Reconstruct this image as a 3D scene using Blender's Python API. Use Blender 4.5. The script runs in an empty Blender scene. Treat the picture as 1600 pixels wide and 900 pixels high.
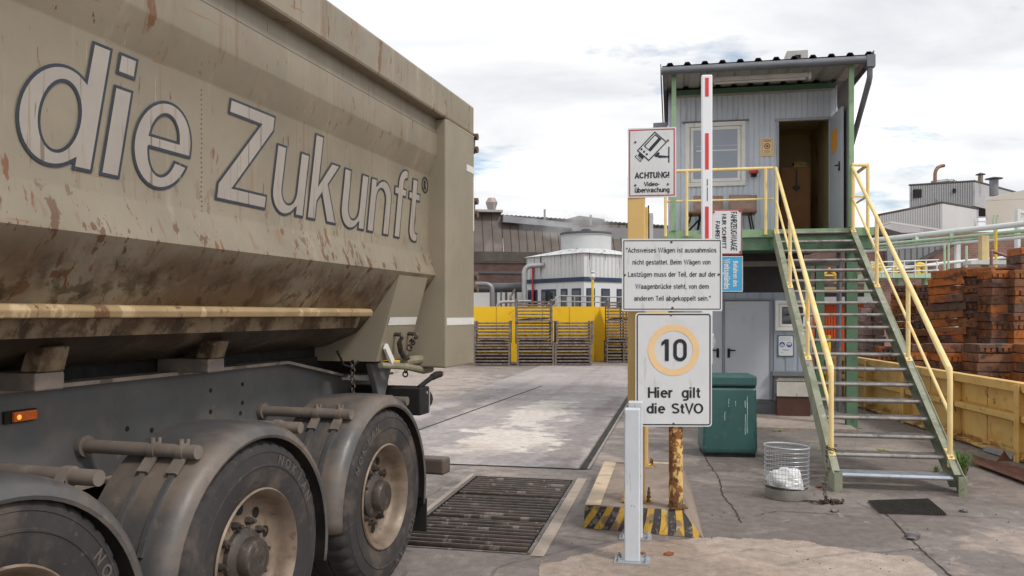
import bpy, bmesh, math, random
from mathutils import Vector, Matrix
random.seed(11)
R = math.radians
sc = bpy.context.scene
col = sc.collection

# ---------------------------------------------------------------- camera
F, CX, HY, HC = 1280.0, 800.0, 491.0, 1.75      # focal length / centre / horizon in photograph pixels, eye height
cam = bpy.data.cameras.new('camera'); camo = bpy.data.objects.new('camera', cam); col.objects.link(camo)
cam.sensor_width = 36; cam.lens = 36 * F / 1600; cam.shift_y = (HY - 450) / 1600
cam.clip_start = .05; cam.clip_end = 2000
camo.location = (0, 0, HC); camo.rotation_euler = (R(90), 0, 0)
sc.camera = camo
sc.render.engine = 'CYCLES'
sc.view_settings.view_transform = 'Standard'; sc.view_settings.look = 'None'
sc.view_settings.exposure = .52; sc.view_settings.gamma = 1
sc.view_settings.use_curve_mapping = False
sc.cycles.use_denoising = True
sc.cycles.max_bounces = 6; sc.cycles.volume_bounces = 0

# ---------------------------------------------------------------- world: nishita sky with a broken overcast
SUN_EL, SUN_AZ = R(48), R(132)                   # azimuth clockwise from +Y
w = bpy.data.worlds.new('World'); sc.world = w; w.use_nodes = True
nt = w.node_tree; nt.nodes.clear()
def wn(t, **k):
    n = nt.nodes.new(t)
    for a, b in k.items(): setattr(n, a, b)
    return n
sky = wn('ShaderNodeTexSky', sky_type='NISHITA', sun_disc=False, sun_elevation=SUN_EL, sun_rotation=SUN_AZ)
tc = wn('ShaderNodeTexCoord'); sp = wn('ShaderNodeSeparateXYZ'); nt.links.new(tc.outputs['Generated'], sp.inputs[0])
def wm(op, a, b=None):
    n = wn('ShaderNodeMath', operation=op)
    for i, v in enumerate((a, b)):
        if v is None: continue
        if isinstance(v, (int, float)): n.inputs[i].default_value = v
        else: nt.links.new(v, n.inputs[i])
    return n.outputs[0]
zz = wm('ADD', wm('MAXIMUM', sp.outputs[2], 0.0), .22)
cmb = wn('ShaderNodeCombineXYZ')
nt.links.new(wm('DIVIDE', sp.outputs[0], zz), cmb.inputs[0]); nt.links.new(wm('DIVIDE', sp.outputs[1], zz), cmb.inputs[1])
def wnoise(scale, det, rough, off, dist=0):
    m = wn('ShaderNodeMapping'); m.inputs['Location'].default_value = off
    m.inputs['Scale'].default_value = (.75, 1.35, 1)
    nt.links.new(cmb.outputs[0], m.inputs[0])
    n = wn('ShaderNodeTexNoise'); n.inputs['Scale'].default_value = scale; n.inputs['Detail'].default_value = det
    n.inputs['Roughness'].default_value = rough; n.inputs['Distortion'].default_value = dist
    nt.links.new(m.outputs[0], n.inputs[0]); return n.outputs[0]
def wramp(fac, stops):
    r = wn('ShaderNodeValToRGB'); e = r.color_ramp.elements
    while len(e) < len(stops): e.new(.5)
    for k, (p, c) in enumerate(stops): e[k].position = p; e[k].color = (*c, 1)
    nt.links.new(fac, r.inputs[0]); return r.outputs[0]
cloud = wramp(wnoise(1.5, 9, .56, (3.1, .4, 0), .35), [(.33, (5.5, 5.65, 5.95)), (.43, (6.45, 6.55, 6.7)), (.51, (7.2, 7.25, 7.3)), (.60, (9.5, 9.5, 9.5))])
gaps = wramp(wnoise(1.9, 8, .6, (7.3, 2.2, 0), .2), [(.575, (1, 1, 1)), (.68, (.15, .15, .15))])
mx = wn('ShaderNodeMixRGB'); nt.links.new(gaps, mx.inputs[0]); nt.links.new(sky.outputs[0], mx.inputs[1]); nt.links.new(cloud, mx.inputs[2])
bg = wn('ShaderNodeBackground'); bg.inputs[1].default_value = .1; nt.links.new(mx.outputs[0], bg.inputs[0])
wo = wn('ShaderNodeOutputWorld'); nt.links.new(bg.outputs[0], wo.inputs[0])

sun = bpy.data.lights.new('sun', 'SUN'); suno = bpy.data.objects.new('sun', sun); col.objects.link(suno)
sun.energy = 1.5; sun.angle = R(10); sun.color = (1, .95, .88)
sd = Vector((math.sin(SUN_AZ) * math.cos(SUN_EL), math.cos(SUN_AZ) * math.cos(SUN_EL), math.sin(SUN_EL)))
suno.rotation_euler = sd.to_track_quat('Z', 'Y').to_euler()
suno.location = (0, -5, 30)

# ---------------------------------------------------------------- pixel -> place helpers (real distances)
def P(px, py, Z): return Vector(((px - CX) / F * Z, Z, HC - (py - HY) / F * Z))
def G(px, py, z=0):
    Z = F * (HC - z) / (py - HY); return Vector(((px - CX) / F * Z, Z, z))

# ---------------------------------------------------------------- materials
def lin(h):
    h = h.lstrip('#'); v = [int(h[i:i + 2], 16) / 255 for i in (0, 2, 4)]
    return tuple(x / 12.92 if x <= .04045 else ((x + .055) / 1.055) ** 2.4 for x in v)
def M(name, c, rough=.6, metal=0, var=.12, vs=2.5, layers=(), bump=0, bs=60, spec=.4, rnd=None, emit=None, alpha=None):
    """layers: (hex, (sx,sy,sz), threshold, softness, strength[, detail[, (z_full, z_none)]]) noise stains in object space"""
    m = bpy.data.materials.new(name); m.use_nodes = True; t = m.node_tree; N = t.nodes; L = t.links
    b = N['Principled BSDF']
    c = lin(c) if isinstance(c, str) else c
    def new(ty, **k):
        n = N.new(ty)
        for a, v in k.items(): setattr(n, a, v)
        return n
    tcn = new('ShaderNodeTexCoord'); oc = tcn.outputs['Object']
    if rnd is not None or True:
        oi = new('ShaderNodeObjectInfo')
        off = new('ShaderNodeVectorMath', operation='SCALE'); off.inputs[0].default_value = (13, 7, 5)
        L.new(oi.outputs['Random'], off.inputs['Scale'])
        ad = new('ShaderNodeVectorMath', operation='ADD'); L.new(oc, ad.inputs[0]); L.new(off.outputs[0], ad.inputs[1])
        src = ad.outputs[0]
    def noise(scale, det=6, ro=.6, dist=0):
        mp = new('ShaderNodeMapping'); mp.inputs['Scale'].default_value = scale; L.new(src, mp.inputs[0])
        n = new('ShaderNodeTexNoise'); n.inputs['Scale'].default_value = 1; n.inputs['Detail'].default_value = det
        n.inputs['Roughness'].default_value = ro; n.inputs['Distortion'].default_value = dist
        L.new(mp.outputs[0], n.inputs[0]); return n.outputs[0]
    def mrange(v, a, bb, lo=0, hi=1):
        n = new('ShaderNodeMapRange'); n.interpolation_type = 'SMOOTHSTEP'; n.clamp = True
        L.new(v, n.inputs[0])
        for i, q in enumerate((a, bb, lo, hi)): n.inputs[i + 1].default_value = q
        return n.outputs[0]
    def mix(f, a, bb, mode='MIX'):
        n = new('ShaderNodeMixRGB', blend_type=mode)
        for i, q in enumerate((f, a, bb)):
            if isinstance(q, (int, float)): n.inputs[i].default_value = q
            elif isinstance(q, tuple): n.inputs[i].default_value = (*q, 1)
            else: L.new(q, n.inputs[i])
        return n.outputs[0]
    v1 = mrange(noise((vs, vs, vs)), .3, .7, 1 - var, 1 + var)
    base = mix(1.0, c, v1, 'MULTIPLY')
    if rnd is not None:
        cr = new('ShaderNodeValToRGB'); e = cr.color_ramp.elements; cr.color_ramp.interpolation = 'LINEAR'
        while len(e) < len(rnd): e.new(.5)
        for k, h in enumerate(rnd): e[k].position = k / max(1, len(rnd) - 1); e[k].color = (*lin(h), 1)
        L.new(oi.outputs['Random'], cr.inputs[0]); base = mix(1.0, cr.outputs[0], v1, 'MULTIPLY')
    zs = None
    for ly in layers:
        h, s, th, so, st = ly[:5]; det = ly[5] if len(ly) > 5 else 6
        f = mrange(noise(s, det, .62, .3), th, th + so, 0, st)
        if len(ly) > 6:
            if zs is None:
                zx = new('ShaderNodeSeparateXYZ'); L.new(oc, zx.inputs[0]); zs = zx.outputs[2]
            g = mrange(zs, ly[6][1], ly[6][0], 0, 1)
            mm = new('ShaderNodeMath', operation='MULTIPLY'); L.new(f, mm.inputs[0]); L.new(g, mm.inputs[1]); f = mm.outputs[0]
        base = mix(f, base, lin(h))
    L.new(base, b.inputs['Base Color'])
    rr = mrange(noise((vs * 3,) * 3), .3, .7, max(0, rough - .1), min(1, rough + .1)); L.new(rr, b.inputs['Roughness'])
    b.inputs['Metallic'].default_value = metal
    b.inputs['Specular IOR Level'].default_value = spec
    if emit: b.inputs['Emission Color'].default_value = (*lin(emit[0]), 1); b.inputs['Emission Strength'].default_value = emit[1]
    if alpha is not None: b.inputs['Alpha'].default_value = alpha
    if bump:
        bn = new('ShaderNodeBump'); bn.inputs['Strength'].default_value = 1; bn.inputs['Distance'].default_value = bump
        L.new(noise((bs,) * 3, 4), bn.inputs['Height']); L.new(bn.outputs[0], b.inputs['Normal'])
    m['_nodes'] = 1
    return m
RUST = '#6a3a20'
khaki = M('khaki_paint', '#847a69', .42, 0, .1, 1.6, [
    ('#9d927f', (9, 9, .7), .56, .12, .4, 7), ('#74593f', (17, 17, .8), .58, .08, .5, 6), ('#7d5636', (5, 5, 1.2), .60, .10, .35, 9), ('#6e4226', (9, 11, 3.0), .640, .03, .85, 7), ('#5d3820', (22, 26, 6), .66, .03, .85, 6), ('#bdb09c', (44, 48, 2.2), .70, .02, .5, 4), ('#86582f', (2.2, 2.2, 26), .70, .012, .6, 3),
    ('#5a3822', (11, 15, 7), .585, .02, .9, 6, (2.0, 2.5)), ('#5d4632', (2.6, 2.6, 3.2), .36, .24, .85, 10, (1.95, 2.10)), ('#46321f', (6, 7, 7), .48, .14, .7, 10, (1.85, 2.07)), ('#2e2117', (7, 9, 8), .54, .06, .8, 9, (1.75, 2.08)), ('#7a4c26', (10, 10, 8), .62, .05, .6, 8, (1.8, 2.04)), ('#32271d', (3, 3, 3), .2, .3, .9, 8, (1.68, 1.8)),  # mud splashes; last layer paints the shade below the ledge into the colour
    ('#8d4f2a', (16, 16, 3), .60, .05, .7, 5, (3.52, 3.3))], bump=.003, bs=4)
khaki_clean = M('khaki_frame_paint', '#8c8372', .4, 0, .07, 2, [('#8a6d4c', (14, 14, 1), .67, .05, .6, 5), ('#7a4a2a', (8, 8, 3), .72, .02, .8, 4), ('#6f4f38', (20, 20, 6), .60, .06, .7, 5, (3.55, 3.35))], bump=.001, bs=6)
khaki_mud_shade = M('mud_and_shade_khaki', '#80705a', .75, 0, .2, 4, [('#4a3524', (4, 5, 5), .46, .12, .85, 8), ('#35281d', (11, 14, 9), .55, .06, .7, 5)], bump=.004, bs=22)  # mud patches, with the darkness under the hull put into the colour too
ledge_m = M('scraped_ledge_paint', '#98815f', .55, 0, .12, 5, [('#5d3d28', (6, 9, 6), .58, .06, .8), ('#c7b08c', (3, 8, 3), .56, .05, .6)])
white_text = M('white_lettering_film', '#958d85', .45, 0, .06, 4, [('#8a7660', (26, 26, 1.3), .585, .04, .7, 4), ('#6b5a48', (40, 44, 1.0), .64, .02, .8, 3), ('#5d4a3a', (18, 30, 3), .69, .02, .8, 4)])
navy_text = M('dark_blue_outline_film', '#252b36', .45, 0, .1, 5, [('#8a7660', (26, 26, 2), .68, .03, .7, 4)])
chassis_m = M('dusty_dark_grey_chassis', '#5a5a5a', .62, 0, .15, 2.2, [('#6d6259', (3, 3, 3), .52, .18, .6), ('#8b7b6e', (14, 14, 14), .66, .05, .4)])
flange_m = M('worn_chassis_flange', '#8d8176', .6, 0, .2, 6, [('#4a4541', (7, 7, 7), .55, .08, .7)])
fender_m = M('dusty_plastic_mudguard', '#4a494a', .42, 0, .1, 3, [('#74675c', (2.2, 2.2, 2.2), .40, .25, .75), ('#8a7c70', (11, 11, 11), .60, .1, .3), ('#48433f', (5, 5, 12), .6, .08, .5)], spec=.5)
tyre_m = M('dusty_tyre_rubber', '#343131', .8, 0, .14, 5, [('#6a5d54', (3, 3, 3), .5, .2, .55), ('#77695e', (24, 24, 24), .6, .1, .3)], bump=.0008, bs=120)
rim_m = M('dirty_wheel_steel', '#7f7062', .5, .2, .25, 5, [('#5b4a3b', (4, 4, 4), .40, .3, .8, 9), ('#3d2f24', (14, 14, 14), .56, .14, .6, 9), ('#6d4a30', (9, 9, 9), .60, .1, .5, 8)])
hub_m = M('greasy_hub_metal', '#4a4440', .5, .3, .2, 8, [('#7b6c5e', (14, 14, 14), .55, .1, .5)])
black_m = M('black_shadow_rubber', '#1d1b1a', .8, 0, .2, 5)
tube_m = M('dusty_grey_tube', '#6d645d', .6, 0, .15, 6, [('#8a7a6d', (9, 9, 9), .5, .15, .5)])
white_refl = M('white_reflective_tape', '#d5d3d0', .35, 0, .04, 6, [('#9a9085', (9, 9, 9), .64, .06, .5)])
hinge_m = M('rusty_brown_hinge_steel', '#6b5a4e', .6, .3, .25, 14, [(RUST, (20, 20, 20), .5, .1, .7)])
orange_lens = M('amber_lens', '#c8601c', .25, 0, .05, 9, emit=('#ff6a14', .02))
lit_spot = M('lit_amber_bulb', '#ffb060', .3, 0, 0, 9, emit=('#ffa040', .7))
chain_m = M('dark_chain_steel', '#4c443e', .5, .5, .3, 20, [('#8a8078', (30, 30, 30), .55, .1, .6)])

booth_w = M('pale_blue_grey_sheet', '#cad0da', .5, 0, .05, 2, [('#858a92', (8, 8, .6), .58, .1, .45), ('#b9bfc9', (3, 3, .8), .58, .1, .4)], spec=.35)
booth_d = M('grey_door_paint', '#b0b4bc', .45, 0, .04, 2, [('#858b96', (2, 2, 1), .55, .15, .4)])
win_w = M('aged_white_window_frame', '#e4e3e0', .5, 0, .06, 6, [('#8f8577', (12, 12, 3), .62, .08, .6)])
glass_m = M('window_glass', '#8f97a6', .06, 0, .05, 1.2, spec=.9)
glass_d = M('dark_window_glass', '#22262c', .05, 0, .1, 2, spec=.8)
roof_m = M('grey_roof_sheet', '#6f6e70', .5, .2, .12, 3, [('#4c4a4a', (5, 5, 5), .55, .1, .6)])
roof_under = M('pale_roof_underside', '#9b9894', .6, 0, .1, 3, [('#6f6a65', (6, 6, 6), .56, .1, .5)])
gutter_m = M('zinc_gutter', '#6d6f74', .45, .4, .12, 4, [('#7a7c80', (4, 8, 8), .55, .1, .5)])
green_m = M('sage_green_steel', '#86a27f', .5, 0, .1, 3, [('#6c8869', (6, 6, 3), .55, .1, .6), ('#6a5a45', (16, 16, 8), .68, .04, .6)])
green_d = M('deep_green_steel', '#55735a', .5, 0, .12, 3, [('#345a3c', (5, 5, 3), .54, .1, .7), ('#6a5a45', (16, 16, 8), .70, .03, .6)])
stair_green = M('weathered_green_grey_steel', '#888b79', .6, 0, .14, 4, [('#a9a898', (11, 11, 3), .58, .06, .6), ('#6d7058', (5, 5, 5), .5, .12, .6), ('#4f4a3c', (14, 14, 14), .62, .06, .7), (RUST, (18, 18, 18), .70, .03, .7)])
yellow_r = M('pale_yellow_rail_paint', '#e4cb90', .5, 0, .08, 5, [('#e2b654', (5, 5, 3), .57, .1, .6), ('#9c8a6c', (30, 30, 14), .66, .05, .7), ('#7a5234', (40, 40, 40), .72, .02, .9)])
grate_m = M('galvanised_grating', '#989390', .5, .5, .2, 10, [('#4a4540', (12, 12, 12), .55, .1, .6)])
grate_new = M('bright_galvanised_grating', '#b4bac2', .42, .5, .12, 10, [('#85898f', (9, 9, 9), .55, .1, .5)])
galv_m = M('galvanised_steel', '#a9adb2', .4, .5, .1, 10, [('#777a7e', (18, 18, 18), .56, .1, .5)])
white_post = M('white_bollard_paint', '#cbd0d7', .4, 0, .05, 4, [('#9a958d', (14, 14, 2.5), .60, .06, .5), ('#a0a2a4', (9, 9, 9), .64, .06, .6), ('#7f7468', (20, 20, 20), .70, .03, .8)])
tan_m = M('faded_ochre_paint', '#d2b071', .5, 0, .06, 2, [('#c8963c', (3, 3, 2), .55, .15, .6), ('#8f8578', (7, 7, 5), .70, .02, .9), ('#7a5a30', (20, 20, 3), .66, .05, .6)])
rustpost_m = M('peeling_yellow_rusty_post', '#d2b070', .6, 0, .1, 8, [('#7c4a22', (9, 9, 7), .49, .05, .95, 8), ('#4f2f1c', (18, 18, 12), .55, .06, .85, 7), ('#d8b25a', (30, 30, 24), .62, .04, .8), ('#3a291c', (5, 5, 5), .42, .2, .8, 5, (.2, .55))], bump=.002, bs=50)
sign_w = M('sign_white', '#d0d2d4', .4, 0, .03, 3, [('#b3aea6', (14, 14, 3), .60, .08, .5), ('#8d8274', (40, 40, 5), .70, .03, .6), ('#a99f92', (24, 24, 2), .70, .05, .5), ('#c2c2c0', (5, 5, 5), .58, .1, .4)])
sign_b = M('sign_black', '#20242c', .45, 0, .08, 8)
sign_r = M('sign_red', '#b3343a', .45, 0, .1, 8, [('#c9847f', (20, 20, 20), .66, .04, .6)])
sign_o = M('faded_orange_ring', '#e6c394', .5, 0, .05, 4, [('#ecd5b4', (6, 6, 6), .55, .1, .5)])
sign_blue = M('sign_blue', '#3f9ccb', .4, 0, .05, 5, [('#2c3036', (9, 9, 9), .72, .02, .9)])
alu_m = M('aluminium_sheet', '#b8bbc0', .4, .4, .05, 6)
rustbolt = M('rusty_bolt', '#6d5138', .6, .3, .3, 40)
white_b = M('barrier_white', '#dfe2e6', .35, 0, .02, 3, [('#b5b6b8', (6, 6, 1), .62, .1, .4)])
red_b = M('barrier_red', '#cf3a40', .4, 0, .05, 5)
teal_m = M('teal_bin_plastic', '#335b59', .38, 0, .08, 3, [('#23504e', (4, 4, 2), .52, .12, .7), ('#8fb3b0', (40, 3, 2.2), .70, .02, .7, 4), ('#6d675c', (9, 9, 3), .60, .08, .6, 6, (.1, .5)), ('#57625e', (11, 11, 11), .60, .06, .5)], spec=.5)
conc_block = M('stained_concrete', '#84766b', .85, 0, .12, 4, [('#6d6058', (3, 3, 3), .5, .14, .6), ('#b3a08d', (8, 8, 8), .60, .08, .5)], bump=.004, bs=40)
haz_y = M('worn_yellow_stripe', '#b8923a', .7, 0, .15, 7, [('#6d5f50', (8, 8, 8), .49, .07, .8, 9), ('#a8a098', (16, 16, 12), .60, .04, .7), ('#3b332c', (20, 20, 14), .60, .04, .7)])
haz_b = M('worn_black_stripe', '#39363a', .75, 0, .15, 7, [('#7d7268', (9, 9, 8), .54, .06, .75, 9), ('#a8a098', (30, 30, 10), .64, .02, .7), ('#9a7c3a', (14, 14, 10), .63, .03, .7)])
edge_m = M('cream_concrete_edge', '#b8a68e', .8, 0, .1, 5, [('#857566', (8, 8, 8), .55, .08, .6)], bump=.003, bs=40)
nearyel = M('rusty_ochre_wall_paint', '#d6b069', .55, 0, .08, 1.8, [('#c8923a', (2.2, 2.2, 2), .52, .15, .6), ('#7c4a26', (9, 9, 6), .63, .04, .9, 8), ('#a87b3c', (5, 5, 2), .58, .1, .6), ('#6a4428', (5, 5, 9), .47, .06, .9, 8, (.02, .2))], bump=.001, bs=20)
faryel = M('bright_yellow_wall', '#e6b91e', .5, 0, .05, .6, [('#cf9d1c', (1.5, 1.5, .6), .58, .1, .5), ('#a87b28', (2, 2, 2), .66, .05, .5)])
rust_blk = M('rusty_cast_iron', '#6b4028', .8, .1, .22, 9, [('#a85a22', (3.5, 3.5, 5), .53, .1, .8, 8), ('#3a2a23', (4, 4, 5), .55, .08, .75), ('#8a7a72', (9, 9, 6), .63, .06, .5), ('#2c2320', (14, 14, 3), .62, .05, .6)],
             bump=.006, bs=26, rnd=['#54403a', '#704d3a', '#965a2a', '#625049', '#ab632a', '#775038', '#564742', '#8c5932', '#5c4a44'])
pink_blk = M('pale_dusty_iron', '#7d6a66', .85, .05, .2, 9, [('#94807a', (5, 5, 5), .5, .12, .6), ('#4a3c38', (9, 9, 9), .58, .06, .7)], bump=.006, bs=26, rnd=['#6e5c58', '#877270', '#7a6662'])
rack_m = M('rusty_rack_steel', '#756a66', .7, .2, .25, 8, [('#54443e', (6, 6, 6), .52, .1, .7), ('#a4948c', (9, 9, 9), .6, .08, .6)])
brick_m = None
dark_hall = M('brown_grey_hall_sheet', '#5a504b', .6, .1, .1, .3, [('#736966', (.5, .5, .3), .52, .1, .6), ('#57504c', (.8, .8, .5), .56, .08, .6)])
hall_grey = M('grey_hall_trim', '#807e80', .6, .1, .1, .6)
hall_dark = M('sooty_concrete_band', '#4e4844', .85, 0, .2, 1.2, [('#6f6862', (1.2, 1.2, 2), .55, .1, .6)])
far_white = M('far_white_cladding', '#c4c6c8', .5, 0, .05, .5, [('#2c2a28', (5.5, 5.5, .3), .585, .02, .95, 4, (4.3, 2.9)), ('#98948f', (7, 7, .4), .60, .05, .5, 4)])
far_shed = M('pale_grey_cladding', '#a4a4a6', .55, .1, .05, .4, [('#7c7672', (1, 1, .35), .56, .08, .6), ('#6d625a', (.7, .7, .7), .66, .05, .6)])
far_shed2 = M('light_grey_cladding', '#bcbcbc', .5, 0, .04, .3)
cream_m = M('cream_shed_cladding', '#c9c3b8', .55, 0, .05, .4, [('#8a7668', (1.2, 1.2, .5), .60, .06, .6)])
navy_far = M('dark_blue_band', '#2b3a55', .5, 0, .1, 2)
pipe_grey = M('grey_lagged_pipe', '#7c7d80', .45, .4, .1, 2)
pipe_dark = M('dark_pipe', '#55565a', .5, .3, .1, 2)
pipe_silver = M('silver_lagged_pipe', '#a3a4a6', .4, .5, .1, 3)
pipe_white = M('white_pipe', '#cdd1d0', .45, 0, .05, 2, [('#8a908a', (3, 3, 3), .62, .06, .5)])
pipe_green = M('pale_green_pipe', '#a5bda0', .5, 0, .08, 2, [('#7b8f78', (3, 3, 3), .58, .08, .6)])
valve_y = M('yellow_valve_paint', '#d9b437', .5, 0, .1, 4, [('#8a6a2c', (9, 9, 9), .6, .06, .6)])
orange_m = M('orange_container_sheet', '#c1521f', .55, 0, .08, 1, [('#8f3c1a', (2, 2, .8), .56, .1, .6)])
wood_m = M('brown_table_wood', '#6d4438', .55, 0, .12, 6)
cush_m = M('faded_brown_cushion', '#9c8478', .9, 0, .08, 8, [('#85695c', (14, 14, 14), .55, .1, .5)], bump=.004, bs=60)
litter_m = M('white_plastic_bag', '#dcdcdc', .5, 0, .04, 9, [('#b46a66', (10, 10, 10), .70, .02, .6), ('#9fb4c4', (8, 8, 8), .68, .03, .5)])
grass_m = M('grass_blade', '#6f8a3c', .6, 0, .3, 30, rnd=['#56752c', '#7d9446', '#9aa060'])
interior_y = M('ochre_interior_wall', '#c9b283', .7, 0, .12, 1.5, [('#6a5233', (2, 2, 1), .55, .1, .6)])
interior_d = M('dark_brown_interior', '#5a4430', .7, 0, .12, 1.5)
cup_m = M('brown_cupboard_wood', '#8d6036', .6, 0, .1, 3)
paper_o = M('orange_paper', '#f3d2a4', .7, 0, .04, 8)
paper_o2 = M('bright_orange_paper', '#e09a2c', .7, 0, .05, 8)
tealedge = M('teal_sign_frame', '#226a72', .5, 0, .05, 5)
mand_blue = M('mandatory_sign_blue', '#2b3f94', .5, 0, .05, 5)
brownbox = M('brown_cabinet', '#4f332b', .6, 0, .1, 4)
siren_m = M('red_siren_plastic', '#c8473a', .4, 0, .08, 9)

# ground materials: position based patches
def ground_mat(name, c, patches=(), speck=.12, crack=.0, streak=None, var=.16, dark=None, light=None):
    m = bpy.data.materials.new(name); m.use_nodes = True; t = m.node_tree; N = t.nodes; L = t.links; b = N['Principled BSDF']
    def new(ty, **k):
        n = N.new(ty)
        for a, v in k.items(): setattr(n, a, v)
        return n
    pos = new('ShaderNodeTexCoord').outputs['Object']
    def noise(scale, det=8, ro=.6, rot=0, dist=0, off=(0, 0, 0)):
        mp = new('ShaderNodeMapping'); mp.inputs['Rotation'].default_value = (0, 0, rot); mp.inputs['Location'].default_value = off
        m1 = new('ShaderNodeMapping'); m1.inputs['Scale'].default_value = scale
        L.new(pos, mp.inputs[0]); L.new(mp.outputs[0], m1.inputs[0])
        n = new('ShaderNodeTexNoise'); n.inputs['Scale'].default_value = 1; n.inputs['Detail'].default_value = det; n.inputs['Roughness'].default_value = ro
        n.inputs['Distortion'].default_value = dist
        L.new(m1.outputs[0], n.inputs[0]); return n.outputs[0]
    def mr(v, a, bb, lo=0, hi=1):
        n = new('ShaderNodeMapRange'); n.interpolation_type = 'SMOOTHSTEP'; n.clamp = True; L.new(v, n.inputs[0])
        for i, q in enumerate((a, bb, lo, hi)): n.inputs[i + 1].default_value = q
        return n.outputs[0]
    def math(op, a, bb):
        n = new('ShaderNodeMath', operation=op)
        for i, q in enumerate((a, bb)):
            if isinstance(q, (int, float)): n.inputs[i].default_value = q
            else: L.new(q, n.inputs[i])
        return n.outputs[0]
    def mix(f, a, bb, mode='MIX'):
        n = new('ShaderNodeMixRGB', blend_type=mode)
        for i, q in enumerate((f, a, bb)):
            if isinstance(q, (int, float)): n.inputs[i].default_value = q
            elif isinstance(q, tuple): n.inputs[i].default_value = (*q, 1)
            else: L.new(q, n.inputs[i])
        return n.outputs[0]
    base = mix(1.0, lin(c), mr(noise((.7, .7, 1)), .3, .7, 1 - var, 1 + var), 'MULTIPLY')
    if dark: base = mix(mr(noise((.42, .42, 1), 9, .62, .3, .4, (4, 2, 0)), .5, .62, 0, .75), base, lin(dark))
    if light: base = mix(mr(noise((.5, .9, 1), 9, .6, .8, .3, (9, 5, 0)), .53, .66, 0, .7), base, lin(light))
    if streak: base = mix(mr(noise((3.2, .22, 1), 7, .6, R(11.7), .2), .5, .64, 0, streak[1]), base, lin(streak[0]))
    for (h, x, y, rx, ry, rot, amt) in patches:
        mp = new('ShaderNodeMapping', vector_type='TEXTURE'); mp.inputs['Location'].default_value = (x, y, 0); mp.inputs['Rotation'].default_value = (0, 0, rot); mp.inputs['Scale'].default_value = (rx, ry, 50)
        L.new(pos, mp.inputs[0])
        ln = new('ShaderNodeVectorMath', operation='LENGTH'); L.new(mp.outputs[0], ln.inputs[0])
        d = math('ADD', ln.outputs['Value'], mr(noise((1.6, 1.6, 1), 8, .65, 0, .3, (x, y, 0)), .3, .7, -.55, .55))
        base = mix(mr(d, 1.05, .72, 0, amt), base, lin(h))
    sp_ = mr(noise((90, 90, 1), 3, .7), .35, .65, 1 - speck, 1 + speck)
    base = mix(1.0, base, mr(noise((9, 9, 1), 8, .7, 0, .2, (2, 7, 0)), .3, .7, .80, 1.18), 'MULTIPLY')
    base = mix(mr(noise((1.3, 5.5, 1), 9, .68, R(-25), .5, (5, 1, 0)), .57, .66, 0, .35), base, lin('#5f5752'))
    base = mix(mr(noise((6, 2.1, 1), 9, .7, R(30), .4, (8, 3, 0)), .60, .68, 0, .35), base, lin('#b3a79e'))
    base = mix(1.0, base, sp_, 'MULTIPLY')
    base = mix(mr(noise((30, 30, 1), 3, .5, 0, 0, (3, 3, 0)), .70, .73, 0, .55), base, lin('#4a4340'))
    if crack:
        vm = new('ShaderNodeMapping'); vm.inputs['Scale'].default_value = (.55, .55, 1)
        nd = new('ShaderNodeTexNoise'); nd.inputs['Scale'].default_value = 1.1; nd.inputs['Detail'].default_value = 6
        L.new(pos, nd.inputs[0])
        va = new('ShaderNodeVectorMath', operation='MULTIPLY_ADD'); va.inputs[1].default_value = (.9, .9, 0); L.new(nd.outputs['Color'], va.inputs[0]); L.new(pos, va.inputs[2])
        L.new(va.outputs[0], vm.inputs[0])
        vo = new('ShaderNodeTexVoronoi', feature='DISTANCE_TO_EDGE'); vo.inputs['Scale'].default_value = 1; L.new(vm.outputs[0], vo.inputs[0])
        cf = math('MULTIPLY', mr(vo.outputs['Distance'], .011, .003), mr(noise((.6, .6, 1), 4, .5, 0, 0, (1, 8, 0)), .47, .55))
        base = mix(math('MULTIPLY', cf, crack), base, lin('#3a3431'))
    L.new(base, b.inputs['Base Color'])
    L.new(mr(noise((1.2, 1.2, 1), 6), .35, .65, .62, .9), b.inputs['Roughness'])
    b.inputs['Specular IOR Level'].default_value = .35
    bn = new('ShaderNodeBump'); bn.inputs['Strength'].default_value = .7; bn.inputs['Distance'].default_value = .006
    L.new(math('ADD', noise((55, 55, 1), 6, .75), noise((4, 4, 1), 6)), bn.inputs['Height']); L.new(bn.outputs[0], b.inputs['Normal'])
    return m

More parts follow.
